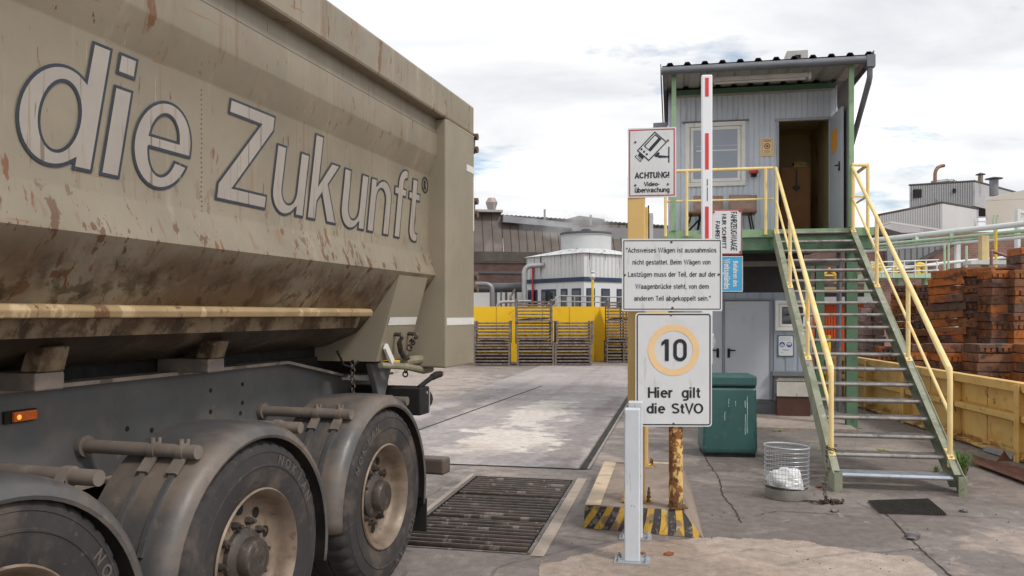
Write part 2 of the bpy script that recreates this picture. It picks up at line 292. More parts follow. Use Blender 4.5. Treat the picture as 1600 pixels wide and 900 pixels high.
# ---------------------------------------------------------------- mesh builder
class MB:
    def __init__(s): s.v, s.f, s.m, s.s = [], [], [], []
    def add(s, vs, fs, mi=0, sm=False):
        o = len(s.v); s.v += [tuple(q) for q in vs]
        for f in fs: s.f.append([i + o for i in f]); s.m.append(mi); s.s.append(sm)
        return s
    def box(s, x0, x1, y0, y1, z0, z1, mi=0):
        v = [(x, y, z) for x in (x0, x1) for y in (y0, y1) for z in (z0, z1)]
        return s.add(v, [(0, 1, 3, 2), (4, 6, 7, 5), (0, 4, 5, 1), (2, 3, 7, 6), (0, 2, 6, 4), (1, 5, 7, 3)], mi)
    def obox(s, c, sx, sy, sz, rot, mi=0):
        c = Vector(c); v = [c + rot @ Vector((x * sx / 2, y * sy / 2, z * sz / 2)) for x in (-1, 1) for y in (-1, 1) for z in (-1, 1)]
        return s.add(v, [(0, 1, 3, 2), (4, 6, 7, 5), (0, 4, 5, 1), (2, 3, 7, 6), (0, 2, 6, 4), (1, 5, 7, 3)], mi)
    def bar(s, a, b, w, h, up=(0, 0, 1), mi=0):
        a, b = Vector(a), Vector(b); d = (b - a); L = d.length; d.normalize(); up = Vector(up)
        if abs(d.dot(up)) > .98: up = Vector((0, 1, 0))
        x = d.cross(up).normalized(); z = x.cross(d)
        rot = Matrix((x, d, z)).transposed()
        return s.obox((a + b) / 2, w, L, h, rot, mi)
    def tube(s, pts, r, n=12, mi=0, caps=True, closed=False):
        pts = [Vector(p) for p in pts]; k = len(pts); rings = []
        rr = r if isinstance(r, (list, tuple)) else [r] * k
        pu = None; vs = []
        for i, p in enumerate(pts):
            if closed: d = (pts[(i + 1) % k] - pts[i - 1])
            else: d = (pts[min(i + 1, k - 1)] - pts[max(i - 1, 0)])
            d.normalize()
            if pu is None:
                pu = Vector((0, 0, 1)) if abs(d.z) < .9 else Vector((1, 0, 0))
            x = d.cross(pu).normalized(); y = x.cross(d).normalized(); pu = y
            sc_ = 1.0
            if 0 < i < k - 1 or closed:
                a = (pts[i] - pts[i - 1]).normalized(); sc_ = 1 / max(.5, abs(a.dot(d)))
            for j in range(n):
                t = 2 * math.pi * j / n
                vs.append(p + (x * math.cos(t) + y * math.sin(t)) * rr[i] * (sc_ if sc_ < 1.5 else 1.2))
        fs = []
        for i in range(k if closed else k - 1):
            for j in range(n):
                a, b = i * n + j, i * n + (j + 1) % n; i2 = (i + 1) % k
                fs.append((a, b, i2 * n + (j + 1) % n, i2 * n + j))
        s.add(vs, fs, mi, True)
        if caps and not closed:
            s.add(vs[:n], [tuple(range(n))[::-1]], mi); s.add(vs[-n:], [tuple(range(n))], mi)
        return s
    def cyl(s, a, b, r, n=16, mi=0, r2=None): return s.tube([a, b], [r, r if r2 is None else r2], n, mi)
    def lathe(s, prof, c=(0, 0, 0), axis='z', n=32, mi=0, closed=False):
        """prof: (radius, along)"""
        c = Vector(c); vs = []; k = len(prof)
        for j in range(n):
            t = 2 * math.pi * j / n; ca, sa = math.cos(t), math.sin(t)
            for (r, h) in prof:
                q = {'z': (r * ca, r * sa, h), 'x': (h, r * ca, r * sa), 'y': (r * ca, h, r * sa)}[axis]
                vs.append(c + Vector(q))
        fs = []
        for j in range(n):
            for i in range(k if closed else k - 1):
                i2 = (i + 1) % k; j2 = (j + 1) % n
                fs.append((j * k + i, j2 * k + i, j2 * k + i2, j * k + i2))
        return s.add(vs, fs, mi, True)
    def prism(s, poly, fn, d0, d1, mi=0, sm=False):
        n = len(poly); vs = [fn(a, b, d0) for a, b in poly] + [fn(a, b, d1) for a, b in poly]
        fs = [tuple(range(n))[::-1], tuple(range(n, 2 * n))] + [(i, (i + 1) % n, n + (i + 1) % n, n + i) for i in range(n)]
        return s.add(vs, fs, mi, sm)
    def strip(s, pts, fn, d0, d1, mi=0, sm=False):
        n = len(pts); vs = [fn(a, b, d0) for a, b in pts] + [fn(a, b, d1) for a, b in pts]
        return s.add(vs, [(i, i + 1, n + i + 1, n + i) for i in range(n - 1)], mi, sm)
    def quad(s, a, b, c, d, mi=0): return s.add([a, b, c, d], [(0, 1, 2, 3)], mi)
    def build(s, name, mats, parent=None, loc=None, rotz=0, bevel=0, solid=0, keepn=False):
        me = bpy.data.meshes.new(name); me.from_pydata(s.v, [], s.f)
        if not isinstance(mats, (list, tuple)): mats = [mats]
        for q in mats: me.materials.append(q)
        me.polygons.foreach_set('material_index', s.m); me.polygons.foreach_set('use_smooth', s.s)
        if not keepn:
            bm = bmesh.new(); bm.from_mesh(me); bmesh.ops.recalc_face_normals(bm, faces=bm.faces); bm.to_mesh(me); bm.free()
        if any(s.s): me.set_sharp_from_angle(angle=R(35))
        me.update()
        o = bpy.data.objects.new(name, me); col.objects.link(o)
        if parent: o.parent = parent
        if loc is not None: o.location = loc
        if rotz: o.rotation_euler = (0, 0, rotz)
        if solid:
            md = o.modifiers.new('solidify', 'SOLIDIFY'); md.thickness = solid; md.offset = 0
        if bevel:
            md = o.modifiers.new('bevel', 'BEVEL'); md.width = bevel; md.segments = 2; md.limit_method = 'ANGLE'; md.angle_limit = R(40)
        return o
def tag(o, label, cat, group=None, kind=None):
    if label: o['label'] = label
    if cat: o['category'] = cat
    if group: o['group'] = group
    if kind: o['kind'] = kind
    return o
def thing(name, label, cat, loc=(0, 0, 0), rotz=0, group=None):
    o = bpy.data.objects.new(name, None); col.objects.link(o); o.empty_display_size = .2
    o.location = loc; o.rotation_euler = (0, 0, rotz)
    return tag(o, label, cat, group)
def struct(o): o['kind'] = 'structure'; return o
def copy_tree(o, parent=None):
    c = o.copy(); col.objects.link(c)
    if parent: c.parent = parent
    for ch in list(o.children): copy_tree(ch, c)
    return c

# text: built-in font curve -> mesh
_tc = {}
def text_geo(t, bold=0.0, shear=0.0, space=1.0, align='LEFT', line=1.0):
    k = (t, bold, shear, space, align, line)
    if k in _tc: return _tc[k]
    cu = bpy.data.curves.new('lettering_curve', 'FONT'); cu.body = t; cu.size = 1; cu.offset = bold; cu.shear = shear; cu.space_character = space
    cu.align_x = align; cu.space_line = line; cu.fill_mode = 'FRONT'; cu.resolution_u = 6
    ob = bpy.data.objects.new('lettering_curve', cu); col.objects.link(ob)
    bpy.context.view_layer.update()
    dg = bpy.context.evaluated_depsgraph_get(); me = bpy.data.meshes.new_from_object(ob.evaluated_get(dg))
    vs = [(q.co.x, q.co.y) for q in me.vertices]; fs = [tuple(p.vertices) for p in me.polygons]
    bpy.data.objects.remove(ob); bpy.data.curves.remove(cu); bpy.data.meshes.remove(me)
    _tc[k] = (vs, fs); return vs, fs
def put_text(mb, t, x0, x1, y0, y1, fn, mi=0, bold=0.0, shear=0, space=1.0, align='CENTER', line=1.0, ref=None, keep=False):
    """fit text (or the frame of its reference ref) in the rectangle; fn(a, b) -> 3D point"""
    vs, fs = text_geo(t, bold, shear, space, align, line)
    rv = text_geo(*ref)[0] if ref else vs
    ax, bx = min(q[0] for q in rv), max(q[0] for q in rv); ay, by = min(q[1] for q in rv), max(q[1] for q in rv)
    sx, sy = (x1 - x0) / (bx - ax), (y1 - y0) / (by - ay)
    if keep: sx = sy = min(sx, sy); x0 = (x0 + x1) / 2 - sx * (bx - ax) / 2; y0 = (y0 + y1) / 2 - sy * (by - ay) / 2
    mb.add([fn(x0 + (a - ax) * sx, y0 + (b - ay) * sy) for a, b in vs], fs, mi)
# plain stroke lettering for the boards: centre lines in units of the capital height
def _el(cx, cy, rx, ry, a0, a1, n=14): return [(cx + rx * math.cos(R(a0 + (a1 - a0) * i / n)), cy + ry * math.sin(R(a0 + (a1 - a0) * i / n))) for i in range(n + 1)]
def glyph(c, w):
    h = w / 2; X = .73; E = _el; ry = X / 2 - h; cy = X / 2; st = lambda x, a, b: [(x, a), (x, b)]
    arch = [(h, .40)] + E(h + .19, .46, .19, X - h - .46, 172, 0, 12) + [(h + .38, 0)]
    dots = [[(.13, .86), (.13, 1.0)], [(.33, .86), (.33, 1.0)]]
    G_ = {
     'a': (.56, [[(.09, .52)] + E(.26, .49, .18, X - h - .49, 150, 0) + [(.44, .12), (.50, .0)], [(.44, .42), (.24, .39)] + E(.23, .225, .165, .225 - h, 95, 270) + [(.32, h + .02), (.44, .20)]]),
     'b': (.56, [st(h, 0, 1), E(h + .19, cy, .19, ry, 0, 360, 24)]), 'c': (.50, [E(h + .19, cy, .19, ry, 42, 318, 20)]),
     'd': (.56, [st(h + .38, 0, 1), E(h + .19, cy, .19, ry, 0, 360, 24)]), 'e': (.54, [[(h + .01, .39), (h + .385, .39)] + E(h + .19, cy, .195, ry, 8, 315, 22)]),
     'f': (.31, [st(.14, 0, .80)[:1] + E(.28, .82, .14, 1 - h - .82, 180, 85, 8), [(0, X - h), (.29, X - h)]]),
     'g': (.56, [st(h + .38, X, .0)[:1] + [(h + .38, -.06)] + E(h + .19, -.06, .19, .22 - h, 0, -140, 12), E(h + .19, cy, .19, ry, 0, 360, 24)]),
     'h': (.55, [st(h, 0, 1), arch]), 'i': (.22, [st(h, 0, X), st(h, .86, 1)]), 'k': (.50, [st(h, 0, 1), [(.42, X), (.10, .33)], [(.18, .42), (.44, 0)]]), 'l': (.22, [st(h, 0, 1)]),
     'm': (.84, [st(h, 0, X), [(h, .40)] + E(h + .16, .48, .16, X - h - .48, 172, 0, 10) + [(h + .32, 0)], [(h + .32, .40)] + E(h + .48, .48, .16, X - h - .48, 172, 0, 10) + [(h + .64, 0)]]),
     'n': (.55, [st(h, 0, X), arch]), 'o': (.56, [E(h + .2, cy, .2, ry, 0, 360, 24)]), 'p': (.56, [st(h, -.27, X), E(h + .19, cy, .19, ry, 0, 360, 24)]),
     'r': (.35, [st(h, 0, X), [(h, .38)] + E(h + .2, .44, .2, X - h - .44, 170, 80, 8)]),
     's': (.50, [E(.24, .53, .155, X - h - .53, 25, 200, 10) + [(.13, .42), (.36, .31)] + E(.24, .20, .165, .20 - h, 20, -155, 10)]),
     't': (.32, [[(.14, .92), (.14, .2)] + E(.26, .2, .12, .2 - h, 180, 275, 8) + [(.30, h)], [(0, X - h), (.29, X - h)]]),
     'u': (.55, [[(h + .38 - (a - h), X - b) for a, b in arch], st(h + .38, 0, X)]), 'v': (.46, [[(.04, X), (.22, .03), (.40, X)]]), 'w': (.76, [[(.04, X), (.20, .03), (.36, X), (.52, .03), (.68, X)]]),
     'z': (.46, [[(.04, X - h), (.38, X - h), (.05, h), (.41, h)]]),
     'A': (.64, [[(.04, 0), (.31, 1 - h * .6), (.58, 0)], [(.14, .30), (.48, .30)]]), 'B': (.62, [st(h, 0, 1), [(h, 1 - h), (.30, 1 - h)] + E(.32, .765, .17, .235 - h, 90, -90, 10) + [(h, .53)], [(.30, .53)] + E(.33, .29, .20, .29 - h + .0, 85, -90, 10) + [(h, h)]]),
     'C': (.66, [E(.33, .5, .27, .5 - h, 42, 318, 22)]), 'E': (.56, [[(.50, 1 - h), (h, 1 - h), (h, h), (.51, h)], [(h, .52), (.46, .52)]]), 'F': (.53, [[(.50, 1 - h), (h, 1 - h), (h, 0)], [(h, .50), (.45, .50)]]),
     'G': (.70, [E(.34, .5, .28, .5 - h, 45, 350, 24) + [(.61, .46), (.38, .46)]]), 'H': (.64, [st(h, 0, 1), st(.56, 0, 1), [(h, .52), (.56, .52)]]), 'I': (.22, [st(h, 0, 1)]), 'L': (.52, [[(h, 1), (h, h), (.48, h)]]),
     'N': (.66, [[(h, 0), (h, .97), (.57, .03), (.57, 1)]]), 'R': (.64, [st(h, 0, 1), [(h, 1 - h), (.34, 1 - h)] + E(.35, .735, .19, .265 - h, 90, -90, 10) + [(h, .47)], [(.36, .47), (.56, 0)]]),
     'S': (.62, [E(.30, .74, .21, .26 - h, 25, 205, 10) + [(.16, .58), (.45, .43)] + E(.30, .27, .225, .27 - h, 20, -155, 10)]), 'T': (.58, [[(.01, 1 - h), (.57, 1 - h)], st(.29, 0, 1)]),
     'U': (.66, [[(h, 1)] + E(.315, .30, .315 - h, .30 - h, 180, 360, 12) + [(.63 - h, 1)]]), 'V': (.62, [[(.04, 1), (.31, .04), (.58, 1)]]), 'W': (1.0, [[(.04, 1), (.26, .04), (.48, .97), (.70, .04), (.92, 1)]]),
     'Z': (.58, [[(.04, 1 - h), (.52, 1 - h), (.05, h), (.54, h)]]), 'O': (.72, [E(.34, .5, .28, .5 - h, 0, 360, 28)]), '!': (.24, [st(.10, .28, 1), st(.10, 0, .14)]), '-': (.36, [[(.03, .36), (.30, .36)]]),
     '.': (.24, [st(.09, 0, .14)]), ',': (.24, [[(.10, .14), (.10, .0), (.05, -.12)]]), '"': (.34, [st(.08, .68, 1), st(.24, .68, 1)]), ' ': (.30, [])}
    G_['ä'] = (G_['a'][0], G_['a'][1] + [[(.14, .86), (.14, 1)], [(.36, .86), (.36, 1)]]); G_['ü'] = (G_['u'][0], G_['u'][1] + [[(.14, .86), (.14, 1)], [(.38, .86), (.38, 1)]])
    return G_[c]
def ribbon(pts, w, close):
    n = len(pts); L, Rr = [], []
    for i in range(n):
        p = Vector(pts[i]); a = Vector(pts[i - 1]) if i else (Vector(pts[-2]) if close else None); b = Vector(pts[i + 1]) if i < n - 1 else (Vector(pts[1]) if close else None)
        d1 = (p - a).normalized() if a is not None and (p - a).length > 1e-6 else None; d2 = (b - p).normalized() if b is not None and (b - p).length > 1e-6 else None
        d1 = d1 or d2; d2 = d2 or d1
        n1, n2 = Vector((-d1.y, d1.x)), Vector((-d2.y, d2.x)); m = n1 + n2
        m = m.normalized() if m.length > 1e-4 else n1; k_ = min(2.2, 1 / max(.3, m.dot(n1)))
        L.append(p + m * w / 2 * k_); Rr.append(p - m * w / 2 * k_)
    return L, Rr
def stroke_text(mb, t, x0, x1, y0, y1, fn3, mi=0, w=.13, gap=.10):
    """capital height spans y0..y1, text fitted to x0..x1; fn3(a, b, level)"""
    x = 0; items = []
    for c in t:
        adv, st_ = glyph(c, w)
        for k_, q_ in enumerate(st_): items.append((k_, [(x + a, b) for a, b in q_]))
        x += adv + gap * .35
    xs_ = [a for _, q_ in items for a, b in q_]; xa, xb = min(xs_) - w / 2, max(xs_) + w / 2
    for k_, q_ in items:
        close = len(q_) > 8 and abs(q_[0][0] - q_[-1][0]) < 1e-5 and abs(q_[0][1] - q_[-1][1]) < 1e-5
        L, Rr = ribbon(q_, w, close); n = len(q_)
        f = lambda p: fn3(x0 + (p[0] - xa) * (x1 - x0) / (xb - xa), y0 + p[1] * (y1 - y0), k_)
        mb.add([f(p) for p in L] + [f(p) for p in Rr], [(i, i + 1, n + i + 1, n + i) for i in range(n - 1)], mi)
def ring2(cx, cy, r0, r1, fn, mb, mi=0, n=48, a0=0, a1=360):
    vs = []
    for i in range(n + 1):
        t = R(a0 + (a1 - a0) * i / n); vs += [fn(cx + r0 * math.cos(t), cy + r0 * math.sin(t)), fn(cx + r1 * math.cos(t), cy + r1 * math.sin(t))]
    mb.add(vs, [(2 * i, 2 * i + 1, 2 * i + 3, 2 * i + 2) for i in range(n)], mi)
def disc2(cx, cy, r, fn, mb, mi=0, n=28): mb.add([fn(cx + r * math.cos(2 * math.pi * i / n), cy + r * math.sin(2 * math.pi * i / n)) for i in range(n)], [tuple(range(n))], mi)
def rect2(x0, x1, y0, y1, fn, mb, mi=0): mb.add([fn(x0, y0), fn(x1, y0), fn(x1, y1), fn(x0, y1)], [(0, 1, 2, 3)], mi)
def poly2(pts, fn, mb, mi=0): mb.add([fn(a, b) for a, b in pts], [tuple(range(len(pts)))], mi)
def line2(a, b, wd, fn, mb, mi=0):
    a, b = Vector(a), Vector(b); d = (b - a).normalized(); n = Vector((-d.y, d.x)) * wd / 2
    poly2([a + n, b + n, b - n, a - n], fn, mb, mi)
def rrect(x0, x1, y0, y1, r, n=6):
    pts = []
    for cx, cy, a in ((x1 - r, y1 - r, 0), (x0 + r, y1 - r, 90), (x0 + r, y0 + r, 180), (x1 - r, y0 + r, 270)):
        for i in range(n + 1): t = R(a + 90 * i / n); pts.append((cx + r * math.cos(t), cy + r * math.sin(t)))
    return pts
def frame2(outer, inner, fn, mb, mi=0):
    n = len(outer); mb.add([fn(*p) for p in outer] + [fn(*p) for p in inner], [(i, (i + 1) % n, n + (i + 1) % n, n + i) for i in range(n)], mi)

# ================================================================= GROUND
pit = [G(652, 811), G(826, 866), G(897.7, 750.8), G(742.8, 744)]
dvec = (pit[3] - pit[0]); 
pit[0] = pit[3] + (pit[2 - 0] * 0 + (pit[1] - pit[2]))          # opposite sides parallel: a true parallelogram opening
asphalt = ground_mat('yard_asphalt', '#776f6b', [('#5f5652', 3.6, 9.4, 1.6, .8, .2, .7), ('#625955', 2.6, 6.6, 1.3, .5, .25, .65), ('#5e5551', 5.2, 7.0, .7, 1.4, .4, .6), ('#a5988f', -2.0, 14, 4, 5, .2, .45),
    ('#6a605c', 3.2, 6.9, 1.0, .5, .2, .6), ('#665c58', 2.2, 7.6, .55, 1.1, -.2, .55), ('#7a6f69', 5.5, 9.0, 2.0, 1.6, 0, .5),
    ('#6b625e', 1.55, 6.75, .35, .7, .1, .7), ('#a39389', 4.6, 6.2, 1.4, .6, .2, .55), ('#b0a39b', -3, 22, 3, 5, .2, .5), ('#8f8581', 3, 25, 14, 2.0, .05, .4), ('#756c68', 8.0, 7.2, 1.2, .8, .3, .6),
    ('#6b6260', .35, 6.1, .5, .5, 0, .5), ('#5a524e', 4.0, 8.4, .9, .5, .1, .55)],
    speck=.14, crack=.45, streak=('#7f7571', .3), dark='#756b66', light='#a5978d')
gb = MB()
B = [Vector((-260, -60, 0)), Vector((260, -60, 0)), Vector((260, 420, 0)), Vector((-260, 420, 0))]
gb.add(pit + B, [(4, 5, 1, 0), (5, 6, 2, 1), (6, 7, 3, 2), (7, 4, 0, 3)])
struct(gb.build('ground', asphalt))
struct(MB().add([p + Vector((0, 0, -.35)) for p in pit] + pit, [(0, 1, 2, 3), (0, 1, 5, 4), (1, 2, 6, 5), (2, 3, 7, 6), (3, 0, 4, 7)]).build('drain_pit', M('dark_wet_pit', '#2a2523', .5, 0, .2, 5)))
# weighbridge deck beyond the cross joint
wd = Vector((math.sin(R(11.7)), math.cos(R(11.7)), 0)); wr = Vector((wd.y, -wd.x, 0))
ga = G(910.9, 733.8)
deck_m = ground_mat('weighbridge_concrete', '#989190', [('#6f6867', -1.55, 12.5, .28, 5.5, -.2, .6), ('#726b6a', 1.15, 12.5, .30, 5.0, -.204, .6), ('#7b7472', -.9, 18, 2.5, 1.2, .2, .5),
    ('#cfc5bc', -.1, 11.6, .75, 1.2, -.2, .8), ('#c9c0b8', .55, 14.6, .55, 2.2, -.25, .75), ('#b7aca4', -.5, 10.4, .5, .6, -.2, .6)],
    speck=.08, streak=('#857a76', .55), var=.1, light='#aea29b')
dz = Vector((0, 0, .004))
dk = [ga - wr * 3.6 - wd * .0, ga - wr * .06, ga - wr * .06 + wd * 18.5, ga - wr * 3.6 + wd * 18.5]
struct(MB().quad(*[p + dz for p in dk]).build('weighbridge_deck', deck_m))
joint_m = M('dark_joint_gap', '#2b2724', .8, 0, .3, 4)
jb = MB(); z6 = Vector((0, 0, .008))
def jag_line(mb, a, b, wdt, z=.006, n=14, amp=.010):
    a, b = Vector(a), Vector(b); nn = (b - a).cross(Vector((0, 0, 1))).normalized(); L, Q = [], []
    for i in range(n + 1):
        p = a.lerp(b, i / n) + nn * random.uniform(-amp, amp) * (0 < i < n) + Vector((0, 0, z)); w_ = wdt * random.uniform(.35, 1.0) / 2; L.append(p + nn * w_); Q.append(p - nn * w_)
    mb.add(L + Q, [(i, i + 1, n + 2 + i, n + 1 + i) for i in range(n)])
def sheet_line(mb, a, b, wdt, z=.008, mi=0):
    a, b = Vector(a), Vector(b); n = (b - a).cross(Vector((0, 0, 1))).normalized() * wdt / 2; zz = Vector((0, 0, z))
    mb.quad(a + n + zz, b + n + zz, b - n + zz, a - n + zz, mi)
sheet_line(jb, ga - wr * 3.62, ga, .035)
sheet_line(jb, G(640, 677.5), G(846.7, 603.4), .04)
struct(jb.build('deck_joint', joint_m))
rl = MB()
rl.bar(ga + wr * .0 + Vector((0, 0, -.004)), ga + wd * 18.5 + Vector((0, 0, -.004)), .075, .03, mi=0)
rl.bar(ga + wr * .06 + Vector((0, 0, -.004)), ga + wr * .06 + wd * 18.5 + Vector((0, 0, -.004)), .03, .04, mi=1)
struct(rl.build('deck_edge_channel', [joint_m, M('light_edge_steel', '#8d857f', .5, .4, .15, 2)]))
# cracked-out asphalt joints on the right
ac = MB()
jag_line(ac, G(1366, 785), G(1453, 872), .014, .006, 30, .005)
jag_line(ac, G(1453, 872), G(1490, 905), .014, .006, 12, .005)
for pts in ([(1098, 700), (1105, 722), (1122, 745), (1130, 775), (1150, 800), (1158, 818)], [(1180, 806), (1215, 799), (1290, 803), (1330, 808)], [(1100, 735), (1180, 738)]):
    for a, b in zip(pts, pts[1:]): jag_line(ac, G(*a), G(*b), .013, .006)
struct(ac.build('asphalt_joint', joint_m))
# approach concrete strip and tan apron in the foreground
app_m = ground_mat('approach_concrete', '#a0938a', [('#7a6f69', .1, 5.2, .8, .3, .1, .6), ('#8a7f79', 1.3, 7.6, .3, .9, -.2, .7)], speck=.1, dark='#857a73', light='#b1a296')
tan_c = ground_mat('tan_concrete', '#9c8e84', [('#8f7f72', 1.0, 6.1, .35, .22, 0, .7), ('#94857a', .6, 5.2, .25, .6, 0, .6)], speck=.16, light='#b3a091', dark='#8b7c71', crack=.3)
pts = [G(850, 884), G(930, 858), G(1000, 846), G(1095, 842), G(1180, 841), G(1240, 846), G(1320, 857), G(1390, 868), G(1430, 873), G(1448, 884), G(1462, 896), Vector((2.2, 3.9, 0)), Vector((.15, 3.6, 0)), Vector((.1, 4.6, 0))]
rag = []
for a, b in zip(pts, pts[1:] + pts[:1]):
    nn_ = 26
    for i in range(nn_):
        q = a.lerp(b, i / nn_); rag.append(q + Vector((random.uniform(-.008, .008) + .02 * math.sin(q.x * 23), random.uniform(-.010, .010) + .030 * math.sin(q.x * 9.3) + .018 * math.sin(q.x * 31 + 1), 0)))
struct(MB().add([p + Vector((0, 0, .004)) for p in rag], [tuple(range(len(rag)))]).build('concrete_apron', tan_c))
# concrete frame strips round the grating
fr = MB()
for a, b in ((pit[3], pit[0]), (pit[2], pit[1])):
    out = wr * (.07 if a is pit[2] else -.05); wdt = .10 if a is pit[2] else .05
    sheet_line(fr, a + out + wd * .1, b + out - wd * .05, wdt, .005)
struct(fr.build('grating_kerb_strip', M('pale_worn_concrete', '#9a8d82', .75, 0, .12, 3, [('#85786d', (4, 4, 4), .55, .1, .6)], bump=.002, bs=40)))
# grating
gt = thing('floor_grating', 'long rusty black steel roller grating let into the ground behind the trailer', 'grating', tuple((pit[0] + pit[2]) / 2))
go = (pit[0] + pit[2]) / 2
bars_m = M('wet_rusty_bars', '#4c423d', .42, .5, .25, 7, [('#5f4534', (3, 3, 3), .58, .08, .5), ('#8d837c', (8, 3, 3), .57, .08, .7), ('#2a2422', (2, 2, 2), .55, .1, .6)])
nb = 27
for i in range(nb):
    t = (i + .5) / nb; tt = i % 9
    a = pit[0].lerp(pit[3], t) - go; b = pit[1].lerp(pit[2], t) - go
    z = Vector((0, 0, -.022))
    k = MB()
    d_ = (b - a).normalized()
    k.cyl(a + z + d_ * .03, b + z - d_ * .03, .026 if tt else .014, 10)
    k.build('grating_bar', bars_m, gt)
k = MB()
for a, b in ((0, 3), (3, 2), (2, 1), (1, 0)):
    k.bar(pit[a] - go + Vector((0, 0, -.02)), pit[b] - go + Vector((0, 0, -.02)), .03, .05)
for t in (1 / 3, 2 / 3):
    k.bar(pit[0].lerp(pit[3], t) - go + Vector((0, 0, -.05)), pit[1].lerp(pit[2], t) - go + Vector((0, 0, -.05)), .04, .05)
k.build('grating_frame', bars_m, gt)

# ================================================================= DUMP TRAILER  (local x to the right side, y towards its rear)
TH = math.atan(380 / 1280)
tdir = Vector((math.sin(TH), math.cos(TH), 0)); tn = Vector((math.cos(TH), -math.sin(TH), 0))
tr = thing('dump_trailer', 'muddy khaki steel dump trailer with large outlined lettering on its side', 'trailer', tuple(tdir * 3.425 + tn * -3.65), -TH)
W = 1.375
xs = lambda a, b, d: (a, d, b)
Y0, YR, YE = -5.6, 2.46, 3.117
sh = MB()
prof = [(1.29, 3.27), (1.29, 3.14), (1.30, 3.138), (1.30, 2.976), (1.235, 2.808), (1.235, 2.224), (1.29, 2.05), (1.10, 1.785), (.95, 1.62), (.70, 1.52), (0, 1.47)]
seg = prof[:4] + [(1.296, 2.962), (1.24, 2.82)] + prof[4:6] + [(1.24, 2.206), (1.284, 2.068)] + prof[6:]
n_s = 40
def hull(side):
    vs, fs = [], []; k = len(seg)
    for i in range(n_s + 1):
        y = Y0 + (YR - Y0) * i / n_s
        for j, (a, b) in enumerate(seg):
            dent = .004 * math.sin(i * 1.7 + j * 2.1) if j >= 11 else 0
            vs.append((side * (a + dent), y, b))
    for i in range(n_s):
        for j in range(k - 1): fs.append((i * k + j, i * k + j + 1, (i + 1) * k + j + 1, (i + 1) * k + j))
    sh.add(vs, fs, 0, True)
hull(1); hull(-1)
full = [(a, b) for a, b in prof] + [(-a, b) for a, b in prof[::-1][1:]]
sh.prism(full, lambda a, b, d: (a, d, b), Y0 - .05, Y0, 0)
sh.build('body_shell', [khaki], tr)
# black joint below the top rail
sm = MB(); sm.box(1.28, 1.2985, Y0, YR, 3.134, 3.142); sm.build('panel_seam', black_m, tr)
sf = MB()
for s_ in (1, -1):
    sf = MB(); sf.box(min(s_ * .50, s_ * .62), max(s_ * .50, s_ * .62), Y0 + .3, 2.0, 1.447, 1.60); sf.build('added_gap_beam', black_m, tr)  # added black beam blocking the view through, so the gap stays dark
    sf = MB(); sf.box(min(s_ * .44, s_ * .64), max(s_ * .44, s_ * .64), 1.25, 2.85, 1.262, 1.446); sf.build('added_rear_gap_beam', black_m, tr)  # added lower beam closing the bright gap over the dipped rail
sf = MB()
for y in (-4.5, -2.6, -1.3, .0, 1.2): sf.box(-.49, .49, y - .05, y + .05, 1.447, 1.5)
sf.build('added_gap_crossbar', black_m, tr)  # black crossbars between the added beams
tp = MB()
for s_ in (1, -1): tp.box(min(s_ * 1.22, s_ * W), max(s_ * 1.22, s_ * W), Y0 - .05, YE, 3.255, 3.50)
tp.box(-1.22, 1.22, Y0 - .05, Y0 + .12, 3.255, 3.5)
tp.build('top_rail', [khaki], tr, bevel=.018)
for s_ in (1, -1):
    fm = MB(); fm.prism([(s_ * 1.0, 1.345), (s_ * W, 1.335), (s_ * W, 3.253), (s_ * 1.15, 3.253), (s_ * 1.05, 2.0)], lambda a, b, d: (a, d, b), YR, YE)
    fm.build('rear_frame', [khaki_clean], tr, bevel=.012)
fw = MB(); fw.box(W, W + .002, YR + .02, YE - .005, 3.243, 3.249)
fw.build('weld_seam', M('pale_weld_line', '#bdb6a4', .6), tr)
for q_ in ((YR + .012, YE - .01, 1.665, 1.722), (YE - .19, YE - .005, 2.93, 2.985), (YE - .03, YE - .012, 2.45, 2.90)):
    rt = MB(); rt.box(W, W + .003, *q_); rt.build('reflective_tape', white_refl, tr)
ld = MB(); ld.prism([(1.09, 1.735), (1.175, 1.735), (1.185, 1.765), (1.17, 1.785), (1.09, 1.79)], lambda a, b, d: (a, d, b), Y0, 1.60)
ld.build('side_ledge', ledge_m, tr, bevel=.006)
ld = MB(); ld.prism([(1.02, 1.66), (1.07, 1.66), (1.10, 1.733), (1.04, 1.733)], lambda a, b, d: (a, d, b), Y0, 1.58); ld.build('ledge_skirt', khaki_mud_shade, tr)
# lower hull colour holds mud splashes and painted shade below the ledge; rear support gusset
gu = MB()
gp = [(1.272, 2.04), (1.272 - .172, 1.42)]
q = lambda a, b, d: (a, d, b)
gu.add([(1.272, 1.83, 2.035), (1.272, 2.34, 2.035), (1.10, 2.34, 1.42), (1.10, 1.81, 1.42), (.6, 1.81, 1.42), (.6, 1.81, 1.9), (1.24, 1.83, 2.055), (.6, 2.34, 1.42), (1.24, 2.34, 2.055)],
       [(0, 1, 2, 3), (0, 3, 4, 5, 6), (3, 2, 7, 4), (0, 6, 8, 1)])
gu.add([(1.19, 2.34, 2.02), (1.19, 2.46, 2.06), (1.02, 2.46, 1.40), (1.02, 2.34, 1.42)], [(0, 1, 2, 3)])
gu.build('rear_gusset', khaki_clean, tr, solid=.008)
def gpt(t, y, out=0):  # on the gusset plate
    return Vector((1.272 - .172 * t + out, y, 2.035 - .615 * t))
gs = MB()
t0, t1 = .497, .59
gs.add([gpt(t0, 1.845, .007), gpt(t0, 2.325, .007), gpt(t1, 2.325, .007), gpt(t1, 1.842, .007)], [(0, 1, 2, 3)])
gs.build('reflective_tape', white_refl, tr)
lk = MB()
